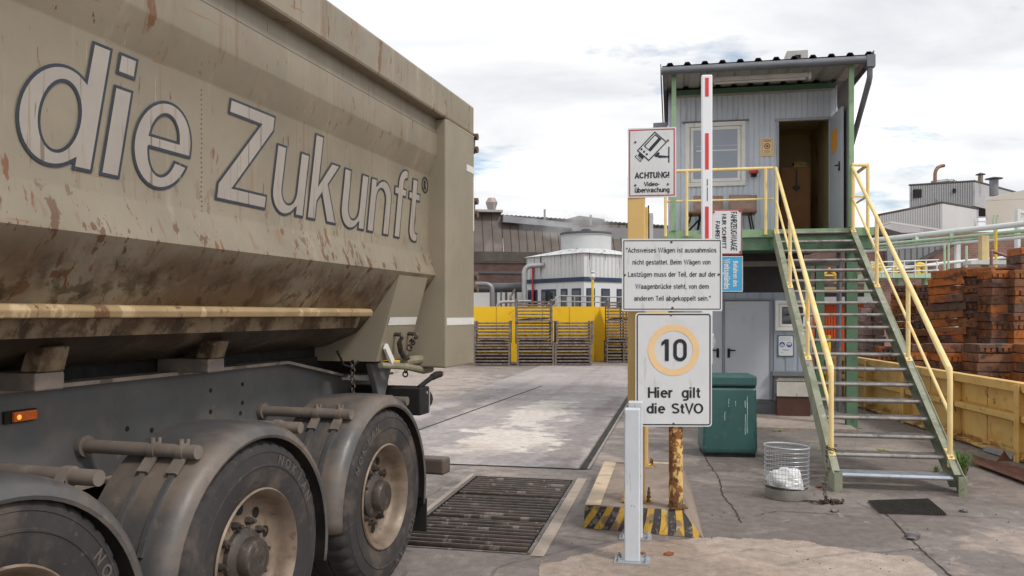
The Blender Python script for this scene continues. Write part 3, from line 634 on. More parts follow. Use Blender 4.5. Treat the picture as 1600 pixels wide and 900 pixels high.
lk.bar(gpt(.83, 1.86, .02), gpt(1.02, 1.98, .05), .05, .02, up=(1, 0, 0))
lk.build('latch_plate', white_refl, tr)
hk = MB()
for yy in (2.0, 2.24):
    hk.tube([gpt(.70, yy, .0), gpt(.70, yy, .05), gpt(.74, yy + .02, .06), gpt(.80, yy + .02, .045)], .014, 8)
hk.tube([gpt(.80, 2.02, .05), gpt(.90, 2.06, .06), gpt(.97, 2.14, .06), gpt(1.0, 2.22, .06)], .02, 8)
for i in range(5): hk.lathe([(.022 + .006 * math.cos(u), .006 * math.sin(u)) for u in [j * 1.05 for j in range(6)]], gpt(.73 + .035 * i, 2.255 - i * .012, .06), 'x' if i % 2 else 'y', 10, closed=True)
for i in range(5): hk.lathe([(.02 + .006 * math.cos(u), .006 * math.sin(u)) for u in [j * 1.05 for j in range(6)]], gpt(1.0 + .05 * i, 2.24 + .01 * i, .05), 'x' if i % 2 else 'y', 10, closed=True)
hk.build('latch_hook', chain_m, tr)
lb = MB(); lb.tube([(1.12, 1.84, 1.39), (1.16, 2.2, 1.36), (1.15, 2.55, 1.31), (1.15, 2.7, 1.31)], [.022, .025, .03, .028], 10); lb.tube([(1.14, 2.2, 1.40), (1.16, 2.5, 1.40)], .035, 10)
lb.build('latch_bar', M('worn_cast_latch', '#8b8470', .6, .2, .2, 12), tr)
lg = MB(); lg.prism([(1.88, 1.40), (2.25, 1.40), (2.12, 1.16), (2.02, 1.13)], lambda a, b, d: (d, a, b), .98, 1.03); lg.build('pivot_lug', chassis_m, tr, bevel=.01)
tg = MB(); tg.box(-1.16, 1.16, YE - .14, YE - .06, 1.36, 3.3)
for x in (-.7, 0, .7): tg.box(x - .05, x + .05, YE - .06, YE - .02, 1.36, 3.3)
tg.build('tailgate', khaki_clean, tr, bevel=.008)
for zc in (3.21, 2.66, 2.02):
    h_ = MB(); h_.box(W - .14, W - .02, YE + .001, YE + .07, zc - .05, zc + .05); h_.cyl((W - .05, YE + .085, zc - .085), (W - .05, YE + .085, zc + .085), .028, 10)
    for dzz in (-.055, .055): h_.cyl((W - .075, YE + .08, zc + dzz), (W + .005, YE + .08, zc + dzz), .03, 8)
    h_.cyl((W - .05, YE + .085, zc - .1), (W - .05, YE + .085, zc + .1), .012, 8)
    h_.build('hinge', hinge_m, tr, bevel=.004)
# lettering on the recessed side panel: drawn letter contours (height 1, x-height .73)
def el(cx, cy, rx, ry, a0, a1, n=22): return [(cx + rx * math.cos(R(a0 + (a1 - a0) * i / n)), cy + ry * math.sin(R(a0 + (a1 - a0) * i / n))) for i in range(n + 1)]
u_c = [(0, .73), (.195, .73)] + el(.325, .27, .13, .145, 180, 360, 14) + [(.46, .73), (.655, .73), (.655, 0), (.475, 0), (.475, .075)] + el(.27, .25, .27, .265, 318, 180, 16)
GLY = {
 'd': (.70, [[(.505, 1), (.70, 1), (.70, 0), (.515, 0)] + el(.33, .365, .33, .38, -56, -301, 34), el(.345, .365, .155, .25, 0, 360, 36)[:-1]]),
 'i': (.20, [[(0, 0), (.20, 0), (.20, .73), (0, .73)], [(0, .82), (.20, .82), (.20, 1), (0, 1)]]),
 'e': (.68, [[(.68, .31)] + el(.34, .365, .34, .385, -2, 341, 44) + el(.34, .365, .155, .255, -24, -167, 20) + [(.19, .31)], el(.34, .40, .155, .22, 8, 172, 20)]),
 'Z': (.81, [[(.03, 1), (.80, 1), (.80, .83), (.27, .16), (.81, .16), (.81, 0), (0, 0), (0, .17), (.53, .84), (.03, .84)]]),
 'u': (.655, [u_c]), 'n': (.655, [[(.655 - a, .73 - b) for a, b in u_c]]),
 'k': (.67, [[(0, 1), (.195, 1), (.195, .46), (.42, .73), (.65, .73), (.405, .45), (.67, 0), (.44, 0), (.27, .31), (.195, .22), (.195, 0), (0, 0)]]),
 'f': (.41, [[(.10, .73)] + el(.33, .78, .23, .23, 180, 90, 10) + [(.41, 1.0), (.41, .865)] + el(.37, .79, .075, .075, 90, 180, 6) + [(.295, .73), (.40, .73), (.40, .60), (.295, .60), (.295, 0), (.10, 0), (.10, .60), (0, .60), (0, .73)]]),
 't': (.42, [[(.10, .93), (.295, .93), (.295, .73), (.42, .73), (.42, .60), (.295, .60)] + el(.37, .21, .075, .075, 180, 270, 6) + [(.42, .14), (.42, .0)] + el(.31, .20, .21, .21, 270, 180, 10) + [(.10, .60), (0, .60), (0, .73), (.10, .73)]]),
}
def word_geo(word, off):
    cu = bpy.data.curves.new('lettering_curve', 'CURVE'); cu.dimensions = '2D'; cu.fill_mode = 'BOTH'; cu.offset = off; x = 0
    for c_ in word:
        wd_, cs = GLY[c_]
        for ct in cs:
            sp_ = cu.splines.new('POLY'); sp_.points.add(len(ct) - 1); sp_.use_cyclic_u = True
            for p_, (a, b) in zip(sp_.points, ct): p_.co = (x + a + .2 * b, b, 0, 1)
        x += wd_ + .065
    ob = bpy.data.objects.new('lettering_curve', cu); col.objects.link(ob); bpy.context.view_layer.update()
    me = bpy.data.meshes.new_from_object(ob.evaluated_get(bpy.context.evaluated_depsgraph_get()))
    r_ = [(q_.co.x, q_.co.y) for q_ in me.vertices], [tuple(p.vertices) for p in me.polygons]
    bpy.data.objects.remove(ob); bpy.data.curves.remove(cu); bpy.data.meshes.remove(me); return r_
TX = 1.2385
lt = MB()
fo = lambda a, b: (TX + .0015, a, b)
for word, ya, yb in (('die', -1.235, -.325), ('Zukunft', -.165, 2.28)):
    g0_ = word_geo(word, 0); xa, xb = min(p[0] for p in g0_[0]), max(p[0] for p in g0_[0])
    for off, lv, mi in ((0, .0012, 1), (-.0245, .0022, 0)):
        vs, fs = word_geo(word, off)
        lt.add([(TX + lv, ya + (a - xa) * (yb - ya) / (xb - xa), 2.284 + b * .505) for a, b in vs], fs, mi)
ring2(2.37, 2.735, .050, .062, fo, lt, 1); put_text(lt, 'R', 2.348, 2.392, 2.70, 2.77, fo, 1, .06)
lt.build('lettering', [white_text, navy_text], tr)

k = MB()
for i in range(26): k.lathe([(.0045, 0), (.003, .002), (0, .0025)], (TX - .003, -.255 + .002 * math.sin(i), 2.22 + i * .022), 'x', 6)
k.build('rivet_line', hinge_m, tr)
# chassis
for s_, nm in ((1, 'chassis_rail'), (-1, 'chassis_rail')):
    ch = MB()
    top = [(Y0 + .3, 1.435), (1.25, 1.43), (2.17, 1.262), (2.85, 1.25)]
    poly = top + [(2.85, 1.0), (Y0 + .3, .95)]
    ch.prism(poly, lambda a, b, d: (d, a, b), s_ * .69, s_ * .705, 0)
    if s_ == 1:
        for (yy, zz_) in ((-.95, 1.40), (-1.0, 1.2), (.05, 1.16), (.52, 1.32), (.52, 1.2), (.82, 1.33), (.82, 1.22), (-.12, 1.19), (.80, 1.16)): ch.cyl((.70, yy, zz_), (.7075, yy, zz_), .013, 10, 1)
    ch.build(nm, [chassis_m, black_m], tr)
    fl = MB()
    for (a, b) in zip(top, top[1:]): fl.bar((s_ * .67, a[0], a[1] + .008), (s_ * .67, b[0], b[1] + .008), .17, .018)
    fl.bar((s_ * .67, Y0 + .3, .942), (s_ * .67, 2.85, .99), .17, .018)
    fl.build('rail_flange', flange_m, tr)
for (y0_, y1_, z1_) in ((-.875, -.745, 1.62), (.185, .305, 1.61)):
    b_ = MB(); b_.prism([(.86, 1.52), (.955, 1.52), (.985, z1_), (.90, z1_ + .01)], lambda a, b, d: (a, d, b), y0_, y1_, 0)
    b_.box(.63, .95, y0_ - .01, y1_ + .005, 1.446, 1.518, 1)
    b_.build('cradle_block', [khaki_mud_shade, tube_m], tr, bevel=.008)
cm = MB()
for y in (-4.8, -3.2, -1.9, -.7, .7, 1.9, 2.78): cm.box(-.69, .69, y - .06, y + .06, 1.0, 1.22)
cm.build('cross_member', chassis_m, tr)
fa = MB(); fa.box(-.69, .69, -5.2, -4.2, 1.12, 1.3)
fa.build('coupling_plate', chassis_m, tr)
for s_ in (1, -1):
    l_ = MB(); l_.box(s_ * .80 - .06, s_ * .80 + .06, -3.66, -3.54, .25, 1.2); l_.box(s_ * .80 - .16, s_ * .80 + .16, -3.75, -3.45, .2, .25); l_.build('landing_leg', chassis_m, tr, bevel=.006)

AX = [(1.41, .575), (0, .575), (-1.41, .612)]
# fenders
def fender(y, s_=1):
    k = MB(); n = 34; cz = .545
    pr = [(.93, .655), (.93, .672), (1.10, .684), (1.29, .684), (1.345, .672), (1.372, .648), (1.384, .622), (1.380, .612), (1.374, .614)]
    a0, a1 = (-14, 184)
    vs = []
    for i in range(n + 1):
        t = R(a0 + (a1 - a0) * i / n)
        for (x, r) in pr: vs.append((s_ * x, y + r * math.cos(t), cz + r * math.sin(t)))
    m_ = len(pr); fs = [(i * m_ + j, i * m_ + j + 1, (i + 1) * m_ + j + 1, (i + 1) * m_ + j) for i in range(n) for j in range(m_ - 1)]
    k.add(vs, fs, 0, True)
    return k.build('fender', fender_m, tr, solid=.008)
for (y, z) in AX:
    for s_ in (1, -1):
        f_ = fender(y, s_)
        # embossed strap ribs on the front slope, clamps and tube bracket
        for xr in (1.10, 1.25):
            k = MB(); pts = []
            for i in range(9):
                t = R(162 - 36 * i / 8); pts.append((s_ * xr, y + .695 * math.cos(t), .545 + .695 * math.sin(t)))
            for a, b in zip(pts, pts[1:]): k.bar(a, b, .025, .014, up=(0, -math.cos(R(130)), math.sin(R(130))))
            k.build('fender_rib', fender_m, tr)
        b_ = MB()
        yb = y - .40; zb = 1.15
        b_.tube([(s_ * .70, yb, zb), (s_ * .735, yb, zb)], .05, 14); b_.cyl((s_ * .72, yb, zb), (s_ * 1.33, yb, zb), .031, 16)
        for xr in (1.10, 1.25):
            b_.cyl((s_ * (xr - .018), yb, zb), (s_ * (xr + .018), yb, zb), .036, 14)
            b_.bar((s_ * xr, yb - .005, zb - .02), (s_ * xr, yb - .075, zb - .085), .055, .014)
            b_.cyl((s_ * xr, yb - .01, zb + .03), (s_ * xr, yb - .01, zb + .055), .011, 8); b_.cyl((s_ * xr, yb + .03, zb + .02), (s_ * xr, yb + .035, zb + .05), .009, 8)
        b_.build('fender_bracket', tube_m, tr)
        b_ = MB(); b_.cyl((s_ * .70, y + .47, 1.14), (s_ * 1.31, y + .47, 1.14), .031, 14); b_.cyl((s_ * 1.15, y + .47, 1.14), (s_ * 1.19, y + .47, 1.14), .039, 14); b_.bar((s_ * 1.17, y + .45, 1.17), (s_ * 1.17, y + .40, 1.10), .04, .012)
        b_.build('fender_bracket', tube_m, tr)
for s_ in (1, -1):
    k = MB(); k.box(min(s_ * .95, s_ * 1.375), max(s_ * .95, s_ * 1.375), 1.41 + .655, 1.41 + .675, .18, .42); k.build('mud_flap', black_m, tr, bevel=.004)
# wheels
def wheel(y, z, s_, proto=[None]):
    if proto[0] is None:
        k = MB()
        # rim: dish lathe about local x (0 = outer face)
        k.lathe([(.305, -.30), (.318, -.05), (.334, -.012), (.338, -.006), (.330, .002), (.318, -.012), (.302, -.05), (.296, -.075), (.284, -.10), (.265, -.115), (.235, -.118), (.18, -.112), (.14, -.108)], (0, 0, 0), 'x', 56)
        rim = k.build('wheel', rim_m, tr)
        for i in range(10):
            k = MB(); t = 2 * math.pi * (i + .5) / 10; c_ = (-.2245, .215 * math.cos(t), .215 * math.sin(t))
            n = 12; vs = [(-.1145 , .228 * math.cos(t) + .030 * math.cos(u) , .228 * math.sin(t) + .030 * math.sin(u)) for u in [2 * math.pi * j / n for j in range(n)]]
            k.add(vs, [tuple(range(n))])
            k.build('hand_hole', black_m, rim)
        for i in range(10):
            k = MB(); t = 2 * math.pi * i / 10; yy, zz_ = .172 * math.cos(t), .172 * math.sin(t)
            k.tube([(-.112, yy, zz_), (-.078, yy, zz_)], [.021, .018], 6); k.cyl((-.08, yy, zz_), (-.058, yy, zz_), .011, 8)
            k.build('wheel_nut', hub_m, rim)
        k = MB()
        k.lathe([(.142, -.11), (.140, -.085), (.125, -.07), (.102, -.06), (.098, -.02), (.09, -.008), (.072, -.005), (0.0, -.005)], (0, 0, 0), 'x', 40)
        fx = lambda a, b: (-.0035, a, b)
        put_text(k, 'BPW', -.055, .055, -.022, .022, fx, 0, .03)
        ring2(0, 0, .066, .069, fx, k)
        k.build('hub', hub_m, rim)
        # tyre
        k = MB(); n = 168
        pr = [(.335, -.39), (.40, -.413), (.48, -.415), (.53, -.40), (.557, -.372), (.570, -.33), (.575, -.27), (.566, -.262), (.566, -.25), (.577, -.242), (.578, -.165), (.567, -.158), (.567, -.146), (.576, -.138), (.572, -.075), (.562, -.04), (.543, -.014), (.520, -.004), (.517, .001), (.508, .003), (.505, .0), (.47, .005), (.452, .006), (.449, .010), (.441, .010), (.438, .006), (.40, .003), (.365, -.004), (.348, -.010), (.333, -.014)]
        vs = []
        for j in range(n):
            t = 2 * math.pi * j / n; ca, sa = math.cos(t), math.sin(t)
            for (r, h) in pr:
                if j % 4 == 0 and (.540 < r < .573) and h > -.1: r -= .012
                vs.append((h, r * ca, r * sa))
        m_ = len(pr); fs = [(j * m_ + i, ((j + 1) % n) * m_ + i, ((j + 1) % n) * m_ + i + 1, j * m_ + i + 1) for j in range(n) for i in range(m_ - 1)]
        k.add(vs, fs, 0, True)
        def arc(word, a_mid, r0, r1, out):
            gl = [text_geo(c_, .035) for c_ in word]; step = 8.4
            for i, c_ in enumerate(word):
                if c_ == ' ': continue
                a = R(a_mid - (i - (len(word) - 1) / 2) * step); g_, f_ = gl[i]
                w0 = min(p[0] for p in g_); w1 = max(p[0] for p in g_); sc_ = (r1 - r0) / .73
                vv = []
                for (gx, gy) in g_:
                    rr = r0 + gy * sc_; aa = a - (gx - (w0 + w1) / 2) * sc_ * .95 / ((r0 + r1) / 2)
                    vv.append((out, rr * math.cos(aa), rr * math.sin(aa)))
                k.add(vv, f_, 1)
        arc('NOKIAN', 48, .455, .503, .0072); arc('NOKIAN', 228, .455, .503, .0072)
        k.build('tyre', [tyre_m, M('raised_tyre_lettering', '#57504b', .8, 0, .1, 8)], rim)
        proto[0] = rim; o = rim
    else:
        o = copy_tree(proto[0], tr)
    o.location = (s_ * 1.372, y, z)
    o.rotation_euler = (R(random.uniform(0, 360)) if y != 0 else 0, 0, 0 if s_ > 0 else math.pi)
    return o
for (y, z) in AX:
    for s_ in (1, -1): wheel(y, z, s_)
for (y, z) in AX:
    k = MB(); k.cyl((-1.1, y, z), (1.1, y, z), .075, 14); k.box(.62, .72, y - .3, y + .05, z + .05, z + .14); k.box(-.72, -.62, y - .3, y + .05, z + .05, z + .14); k.cyl((.67, y + .05, z + .1), (.67, y + .05, 1.0), .11, 16); k.cyl((-.67, y + .05, z + .1), (-.67, y + .05, 1.0), .11, 16)
    k.build('axle', chassis_m, tr)
# marker lamp
k = MB(); k.box(.705, .722, -.815, -.66, 1.300, 1.352); mk = k.build('side_marker', black_m, tr, bevel=.003)
k = MB(); k.box(.722, .738, -.785, -.672, 1.306, 1.347); k.build('lens', orange_lens, mk, bevel=.004)
k = MB(); k.lathe([(.0, .741), (.009, .7405), (.011, .738)], (0, -.762, 1.325), 'x', 12); k.build('bulb', lit_spot, mk)
# tail: bumper box, lamps, underrun
k = MB(); k.box(-1.25, 1.28, 2.18, 2.36, 1.0, 1.205); k.cyl((1.2, 2.36, 1.10), (1.2, 2.43, 1.10), .08, 16, 0); k.build('tail_lamp_carrier', [black_m], tr, bevel=.01)
k = MB(); k.box(1.281, 1.284, 2.34, 2.358, 1.01, 1.195); k.cyl((1.281, 2.30, 1.16), (1.288, 2.30, 1.16), .012, 8); k.build('lamp_edge', galv_m, tr)
k = MB(); k.tube([(1.24, 2.25, 1.20), (1.27, 2.31, 1.24), (1.30, 2.38, 1.275)], [.02, .018, .02], 10); k.tube([(1.295, 2.37, 1.27), (1.31, 2.42, 1.285), (1.315, 2.49, 1.287)], [.024, .028, .024], 12); so_ = k.build('tail_marker_stalk', black_m, tr)
k = MB(); k.tube([(1.315, 2.488, 1.287), (1.317, 2.52, 1.288)], [.025, .019], 12); k.build('marker_lens', M('pale_amber_lens', '#c98a5c', .25), so_)
k = MB(); k.box(-1.2, 1.255, 2.72, 2.88, .455, .585); k.build('underrun_bar', M('brown_grey_underrun', '#5f534c', .55, .1, .12, 4), tr, bevel=.02)
for s_ in (.62, -.62):
    k = MB(); k.box(s_ - .04, s_ + .04, 2.74, 2.84, .58, 1.02); k.build('underrun_bracket', chassis_m, tr)
k = MB(); k.box(.2, 1.0, 2.05, 2.2, 1.262, 1.30); k.build('tail_tray', white_refl, tr)
k = MB()
for i in range(22): k.lathe([(.016 + .005 * math.cos(u), .005 * math.sin(u)) for u in [j * 1.26 for j in range(5)]], (1.02, 1.62, 1.42 - i * .027), 'x' if i % 2 else 'y', 8, closed=True)
k.build('hanging_chain', chain_m, tr)
k = MB(); k.tube([(.90, 1.62, 1.50), (.93, 1.66, 1.40), (.95, 1.74, 1.38), (.97, 1.80, 1.42)], .008, 6); k.build('hose', black_m, tr)
#@@PART2
# ================================================================= PLINTH, COLUMNS, SIGNS, BOLLARDS
pl_h = .19
pA, pB = G(911, 825), G(1100, 842)                                  # front foot corners
tA, tB = G(914, 789, pl_h), G(1066, 795, pl_h)
bA, bB = G(945, 720, pl_h), G(1066, 734, pl_h)
fA, fB = G(942, 745) , G(1082, 748)
fA = bA + (pA - tA) * .3; fA.z = 0
bB = bA + (tB - tA) * (1.02); fB = bB + (pB - tB) * .55; fB.z = 0
po = thing('concrete_plinth', 'low concrete plinth with yellow and black striped front edge under the sign posts', 'plinth', tuple((pA + fB) / 2 * 1.0))
oo = (pA + fB) / 2
rel = lambda p: Vector(p) - oo
k = MB()
V_ = [rel(p) for p in (pA, pB, fB, fA, tA, tB, bB, bA)]
k.add(V_, [(1, 2, 6, 5), (2, 3, 7, 6), (3, 0, 4, 7), (4, 5, 6, 7), (0, 1, 5, 4)]); k.build('block', conc_block, po, bevel=.012)
k = MB(); up = Vector((0, 0, .003))
ein = .16
k.quad(rel(tA) + up, rel(tA.lerp(tB, ein)) + up, rel(bA.lerp(bB, ein)) + up, rel(bA) + up)
k.quad(rel(bA.lerp(bB, ein)) + up, rel(bA.lerp(bB, ein).lerp(tA.lerp(tB, ein), .04)) + up, rel(bB.lerp(tB, .04)) + up, rel(bB) + up)
k.build('painted_edge', edge_m, po)
ks = [MB(), MB()]
nf = Vector((pB.y - pA.y, -(pB.x - pA.x), 0)).normalized() * .004
ns = 9
Lb = 1 / ns
for i in range(-1, ns * 2):
    u0, u1 = i / (ns * 1.0) * .62 - .05, (i + 1) / (ns * 1.0) * .62 - .05
    sh_ = .15
    def fp(u, v):
        u = min(max(u, 0), 1); return rel(pA.lerp(pB, u).lerp(tA.lerp(tB, u), v)) + nf
    pts = []
    for j in range(5):
        v = .02 + .95 * j / 4; pts.append((u0 + sh_ * v, v))
    for j in range(4, -1, -1):
        v = .02 + .95 * j / 4; pts.append((u1 + sh_ * v, v))
    if all(p[0] >= .995 for p in pts) or all(p[0] <= .003 for p in pts): continue
    ks[i % 2].add([fp(min(max(a, .004), .996), b) for a, b in pts], [tuple(range(10))])
ks[0].build('yellow_stripes', haz_y, po); ks[1].build('black_stripes', haz_b, po)

def plate_bolts(mb, x, y, z, dx, dy, h=.06, r=.009, mi=0):
    for sx in (-1, 1):
        for sy in (-1, 1):
            mb.cyl((x + sx * dx, y + sy * dy, z), (x + sx * dx, y + sy * dy, z + h), r, 8, mi); mb.cyl((x + sx * dx, y + sy * dy, z), (x + sx * dx, y + sy * dy, z + .016), r * 2, 6, mi); 
# ochre sign column
c0 = Vector((.5 * (981.5 + 1008) - CX, 0, 0)); Zc = F * (HC - pl_h) / (783 - HY)
cx_ = (994.5 - CX) / F * Zc
tcn_ = thing('sign_column', 'broad ochre steel column carrying the camera warning sign', 'column', (cx_, Zc, pl_h), -R(11))
k = MB(); k.box(-.071, .071, -.05, .05, .012, 2.95); k.build('column', tan_m, tcn_, bevel=.006)
k = MB(); k.box(-.125, .125, -.10, .10, 0, .012); k.build('base_plate', rustpost_m, tcn_, bevel=.003)
for sx in (-.10, .10):
    for sy in (-.075, .075):
        k = MB(); k.cyl((sx, sy, .01), (sx, sy, .105), .009, 8); k.cyl((sx, sy, .012), (sx, sy, .034), .019, 6); k.cyl((sx, sy, .05), (sx, sy, .066), .016, 6); k.build('anchor_bolt', tan_m if sx < 0 else rustbolt, tcn_)
# boom barrier: second ochre post, bracket, raised boom, two boards
Zb = F * (HC - pl_h) / (727 - HY)
bx = (1012 - CX) / F * Zb - .065
bm_ = thing('boom_barrier', 'raised white and red barrier boom on an ochre steel post', 'barrier', (bx, Zb, pl_h), -R(5))
k = MB(); k.box(-.065, .065, -.06, .06, .012, 2.66); k.build('post', tan_m, bm_, bevel=.006)
k = MB(); k.box(-.11, .13, -.11, .11, 0, .012); plate_bolts(k, .01, 0, .01, .095, .085, .07); k.build('base_plate', rustpost_m, bm_)
k = MB(); k.box(.066, .078, -.03, .05, 2.2, 2.68, 0); k.box(.080, .118, -.03, .0, 1.9, 2.60, 1)
for i in range(9): k.box(.1175, .1195, -.022, -.008, 2.02 + i * .065, 2.045 + i * .065, 0)
k.build('rest_bracket', [black_m, alu_m], bm_)
bX = (1100.5 - CX) / F * Zb - bx
k = MB(); k.box(.06, bX + .08, -.05, .05, 1.20, 1.36); k.cyl((bX, -.09, 1.28), (bX, .07, 1.28), .09, 20); k.build('pivot_arm', galv_m, bm_, bevel=.006)
k = MB(); k.box(bX - .054, bX + .054, -.12, -.07, 1.05, 3.985); boom = k.build('boom_arm', white_b, bm_, bevel=.012)
k = MB(); zt = 3.985 + pl_h
def zpx(y, Zp): return HC - (y - HY) / F * Zp - pl_h
for (ya, yb) in ((124, 153), (210, 266), (324, 420)):
    k.box(bX - .020, bX + .016, -.123, -.1185, zpx(yb, Zb - .12), zpx(ya, Zb - .12))
k.build('red_stripe', red_b, boom)
k = MB()
put_text(k, 'www.', 0, .075, -.008, .006, lambda a, b: (bX + .002 + b, -.1222, zpx(281, Zb - .12) - a), 0, .02)
rect2(.085, .225, -.004, .004, lambda a, b: (bX + .002 + b, -.1222, zpx(281, Zb - .12) - a), k)
k.build('small_print', navy_text, boom)

class Sign:
    """flat board in local x (right) / z (up), facing -y; 2-D helper fn(level)"""
    def __init__(s, name, label, cat, cpx, cpy, Z, wpx, hpx, rot=0, r=.012, face=sign_w, th=.004, group=None):
        c = P(cpx, cpy, Z); s.w = wpx / F * Z / math.cos(rot); s.h = hpx / F * Z
        s.root = thing(name, label, cat, tuple(c), -rot, group); s.px = s.w / wpx
        k = MB(); s.out = rrect(-s.w / 2, s.w / 2, -s.h / 2, s.h / 2, r)
        k.prism(s.out, lambda a, b, d: (a, d, b), 0, th); k.build('board', face, s.root)
        s.n = 0; s.wp, s.hp = wpx, hpx
    def f(s, lv): return lambda a, b: (a, -.0012 * lv, b)
    def f3(s, lv): return lambda a, b, l: (a, -.0012 * lv - .00025 * l, b)
    def X(s, fx): return (fx - .5) * s.w
    def Yv(s, fy): return (.5 - fy) * s.h
    def border(s, inset, wd, r, m, name='border', lv=1):
        k = MB(); o = rrect(-s.w / 2 + inset, s.w / 2 - inset, -s.h / 2 + inset, s.h / 2 - inset, r); i = rrect(-s.w / 2 + inset + wd, s.w / 2 - inset - wd, -s.h / 2 + inset + wd, s.h / 2 - inset - wd, max(.001, r - wd))
        frame2(o, i, s.f(lv), k); k.build(name, m, s.root)
    def bolts(s, pts, r=.006):
        k = MB()
        for fx, fy in pts: k.lathe([(r * 1.6, -.0005), (r * 1.5, -.004), (r * .8, -.0065), (0, -.007)], (s.X(fx), 0, s.Yv(fy)), 'y', 10)
        k.build('fixing_bolts', rustbolt, s.root)
    def back(s, post_dy, name='bracket', at=(.3, .7), half=.1):
        k = MB()
        for fy in at: k.box(-half, half, .004, post_dy, s.Yv(fy) - .015, s.Yv(fy) + .015)
        k.build(name, galv_m, s.root)

# rusty sign post
Zp = F * (HC - pl_h) / (793 - HY)
sp_o = thing('sign_post', 'rusty peeling yellow tubular post holding the two white text signs', 'post', ((1056 - CX) / F * Zp, Zp, pl_h), 0)
k = MB(); k.cyl((0, 0, 0), (0, 0, 2.0), .0565, 24); k.build('pole', rustpost_m, sp_o)
k = MB(); k.box(-.05, .085, -.06, .07, 0, .012); k.build('base_plate', rustbolt, sp_o)

# camera warning sign
s = Sign('warning_sign', 'white camera surveillance sign with red border and ACHTUNG lettering', 'sign', 1018.5, 254, Zc - .075, 74, 109, R(9), r=.006)
s.border(.012, .009, .002, sign_r)
k = MB(); f1, f2 = s.f(2), s.f(3)
def cxy(px, py): return ((px - 108) / 375 - .5) * s.w, (.5 - (py - 97) / 545) * s.h      # enlarged-photo units
def C(*pts): return [cxy(*p) for p in pts]
body = C((318, 127), (413, 213), (272, 358), (180, 272)); inn = C((319, 138), (402, 213), (272, 346), (191, 272))
frame2(body, inn, f1, k, 0)
poly2(C((322, 148), (370, 188), (284, 284), (234, 238)), f1, k, 0); poly2(C((320, 160), (345, 181), (268, 265), (246, 240)), f2, k, 1)
for p in ((216, 263), (236, 283), (257, 303)): disc2(*cxy(*p), s.w * .022, f1, k, 0)
poly2(C((200, 290), (236, 325), (224, 345), (188, 310)), f1, k, 0); frame2(C((176, 305), (218, 350), (207, 363), (163, 320)), C((178, 311), (211, 348), (206, 355), (170, 320)), f1, k, 0)
poly2(C((345, 288), (358, 300), (330, 330), (314, 318)), f1, k, 0); poly2(C((334, 312), (424, 322), (424, 333), (352, 335), (332, 322)), f1, k, 0); poly2(C((422, 250), (431, 250), (431, 373), (422, 373)), f1, k, 0)
def tline(sgn, mb, t, x0, x1, y0, y1, lv=2, mi=0, bold=.03): put_text(mb, t, x0, x1, y0, y1, sgn.f(lv), mi, bold)
def CT(t, x0, x1, y0, y1, bold): 
    a, b = cxy(x0, y1), cxy(x1, y0); stroke_text(k, t, a[0], b[0], a[1], b[1], s.f3(2), 0, bold)
CT('ACHTUNG!', 162, 430, 444, 491, .19); CT('Video-', 234, 358, 520, 553, .18); CT('überwachung', 163, 432, 563, 602, .17)
k.build('lettering', [sign_b, sign_w], s.root)
s.bolts([(.16, .20), (.83, .19), (.16, .82), (.83, .815)]); 

# weighing rule sign
Zs = Zp - .075
s = Sign('text_sign', 'wide white sign with five lines of black text above the speed sign', 'sign', 1050, 429.5, Zs, 156, 113, R(1.5), r=.010)
s.border(.012, .007, .005, sign_b)
k = MB()
def ET(t, x0, x1, y0, y1, bold=.125):
    fx = lambda v: ((v - 60) / 780 - .5) * s.w; fy = lambda v: (.5 - (v - 62) / 575) * s.h
    stroke_text(k, t, fx(x0), fx(x1), fy(y1), fy(y0), s.f3(2), 0, bold)
ET('"Achsweises Wägen ist ausnahmslos', 93, 795, 133, 172); ET('nicht gestattet. Beim Wägen von', 143, 749, 228, 267); ET('Lastzügen muss der Teil, der auf der', 108, 791, 325, 364)
ET('Waagenbrücke steht, von dem', 165, 735, 421, 460); ET('anderen Teil abgekoppelt sein."', 155, 750, 516, 555)
k.build('lettering', sign_b, s.root)
s.bolts([(.495, .045), (.03, .50), (.965, .495), (.505, .955)]); s.back(.03, at=(.2, .8), half=.06)

# speed limit sign
s = Sign('speed_sign', 'white speed limit sign showing 10 in a faded orange ring', 'sign', 1052.5, 577.5, Zs, 119, 178, R(1.5), r=.028)
s.border(.010, .010, .022, sign_b)
k = MB(); u_ = lambda v: (v - 1052.5) * s.px; v_ = lambda v: -(v - 577.5) * s.px
ring2(u_(1052.5), v_(547), 30 * s.px, 40 * s.px, s.f(2), k, 0, 64); k.build('ring', sign_o, s.root)
k = MB(); f1 = s.f(3)
# numerals in plain stroke lettering
w_ = 6.2 * s.px
rect2(u_(1039), u_(1045), v_(564), v_(530), f1, k); poly2([(u_(1039), v_(530)), (u_(1039), v_(537)), (u_(1033.5), v_(540.5)), (u_(1033.5), v_(535))], f1, k)
o_ = [(u_(1062.5) + 10.5 * s.px * math.cos(t), v_(540) + 10.5 * s.px * math.sin(t)) for t in [R(a) for a in range(0, 181, 15)]] + [(u_(1062.5) + 10.5 * s.px * math.cos(t), v_(554) + 10.5 * s.px * math.sin(t)) for t in [R(a) for a in range(180, 361, 15)]]
i_ = [(u_(1062.5) + 5 * s.px * math.cos(t), v_(540) + 5 * s.px * math.sin(t)) for t in [R(a) for a in range(0, 181, 15)]] + [(u_(1062.5) + 5 * s.px * math.cos(t), v_(554) + 5 * s.px * math.sin(t)) for t in [R(a) for a in range(180, 361, 15)]]
frame2(o_, i_, f1, k)
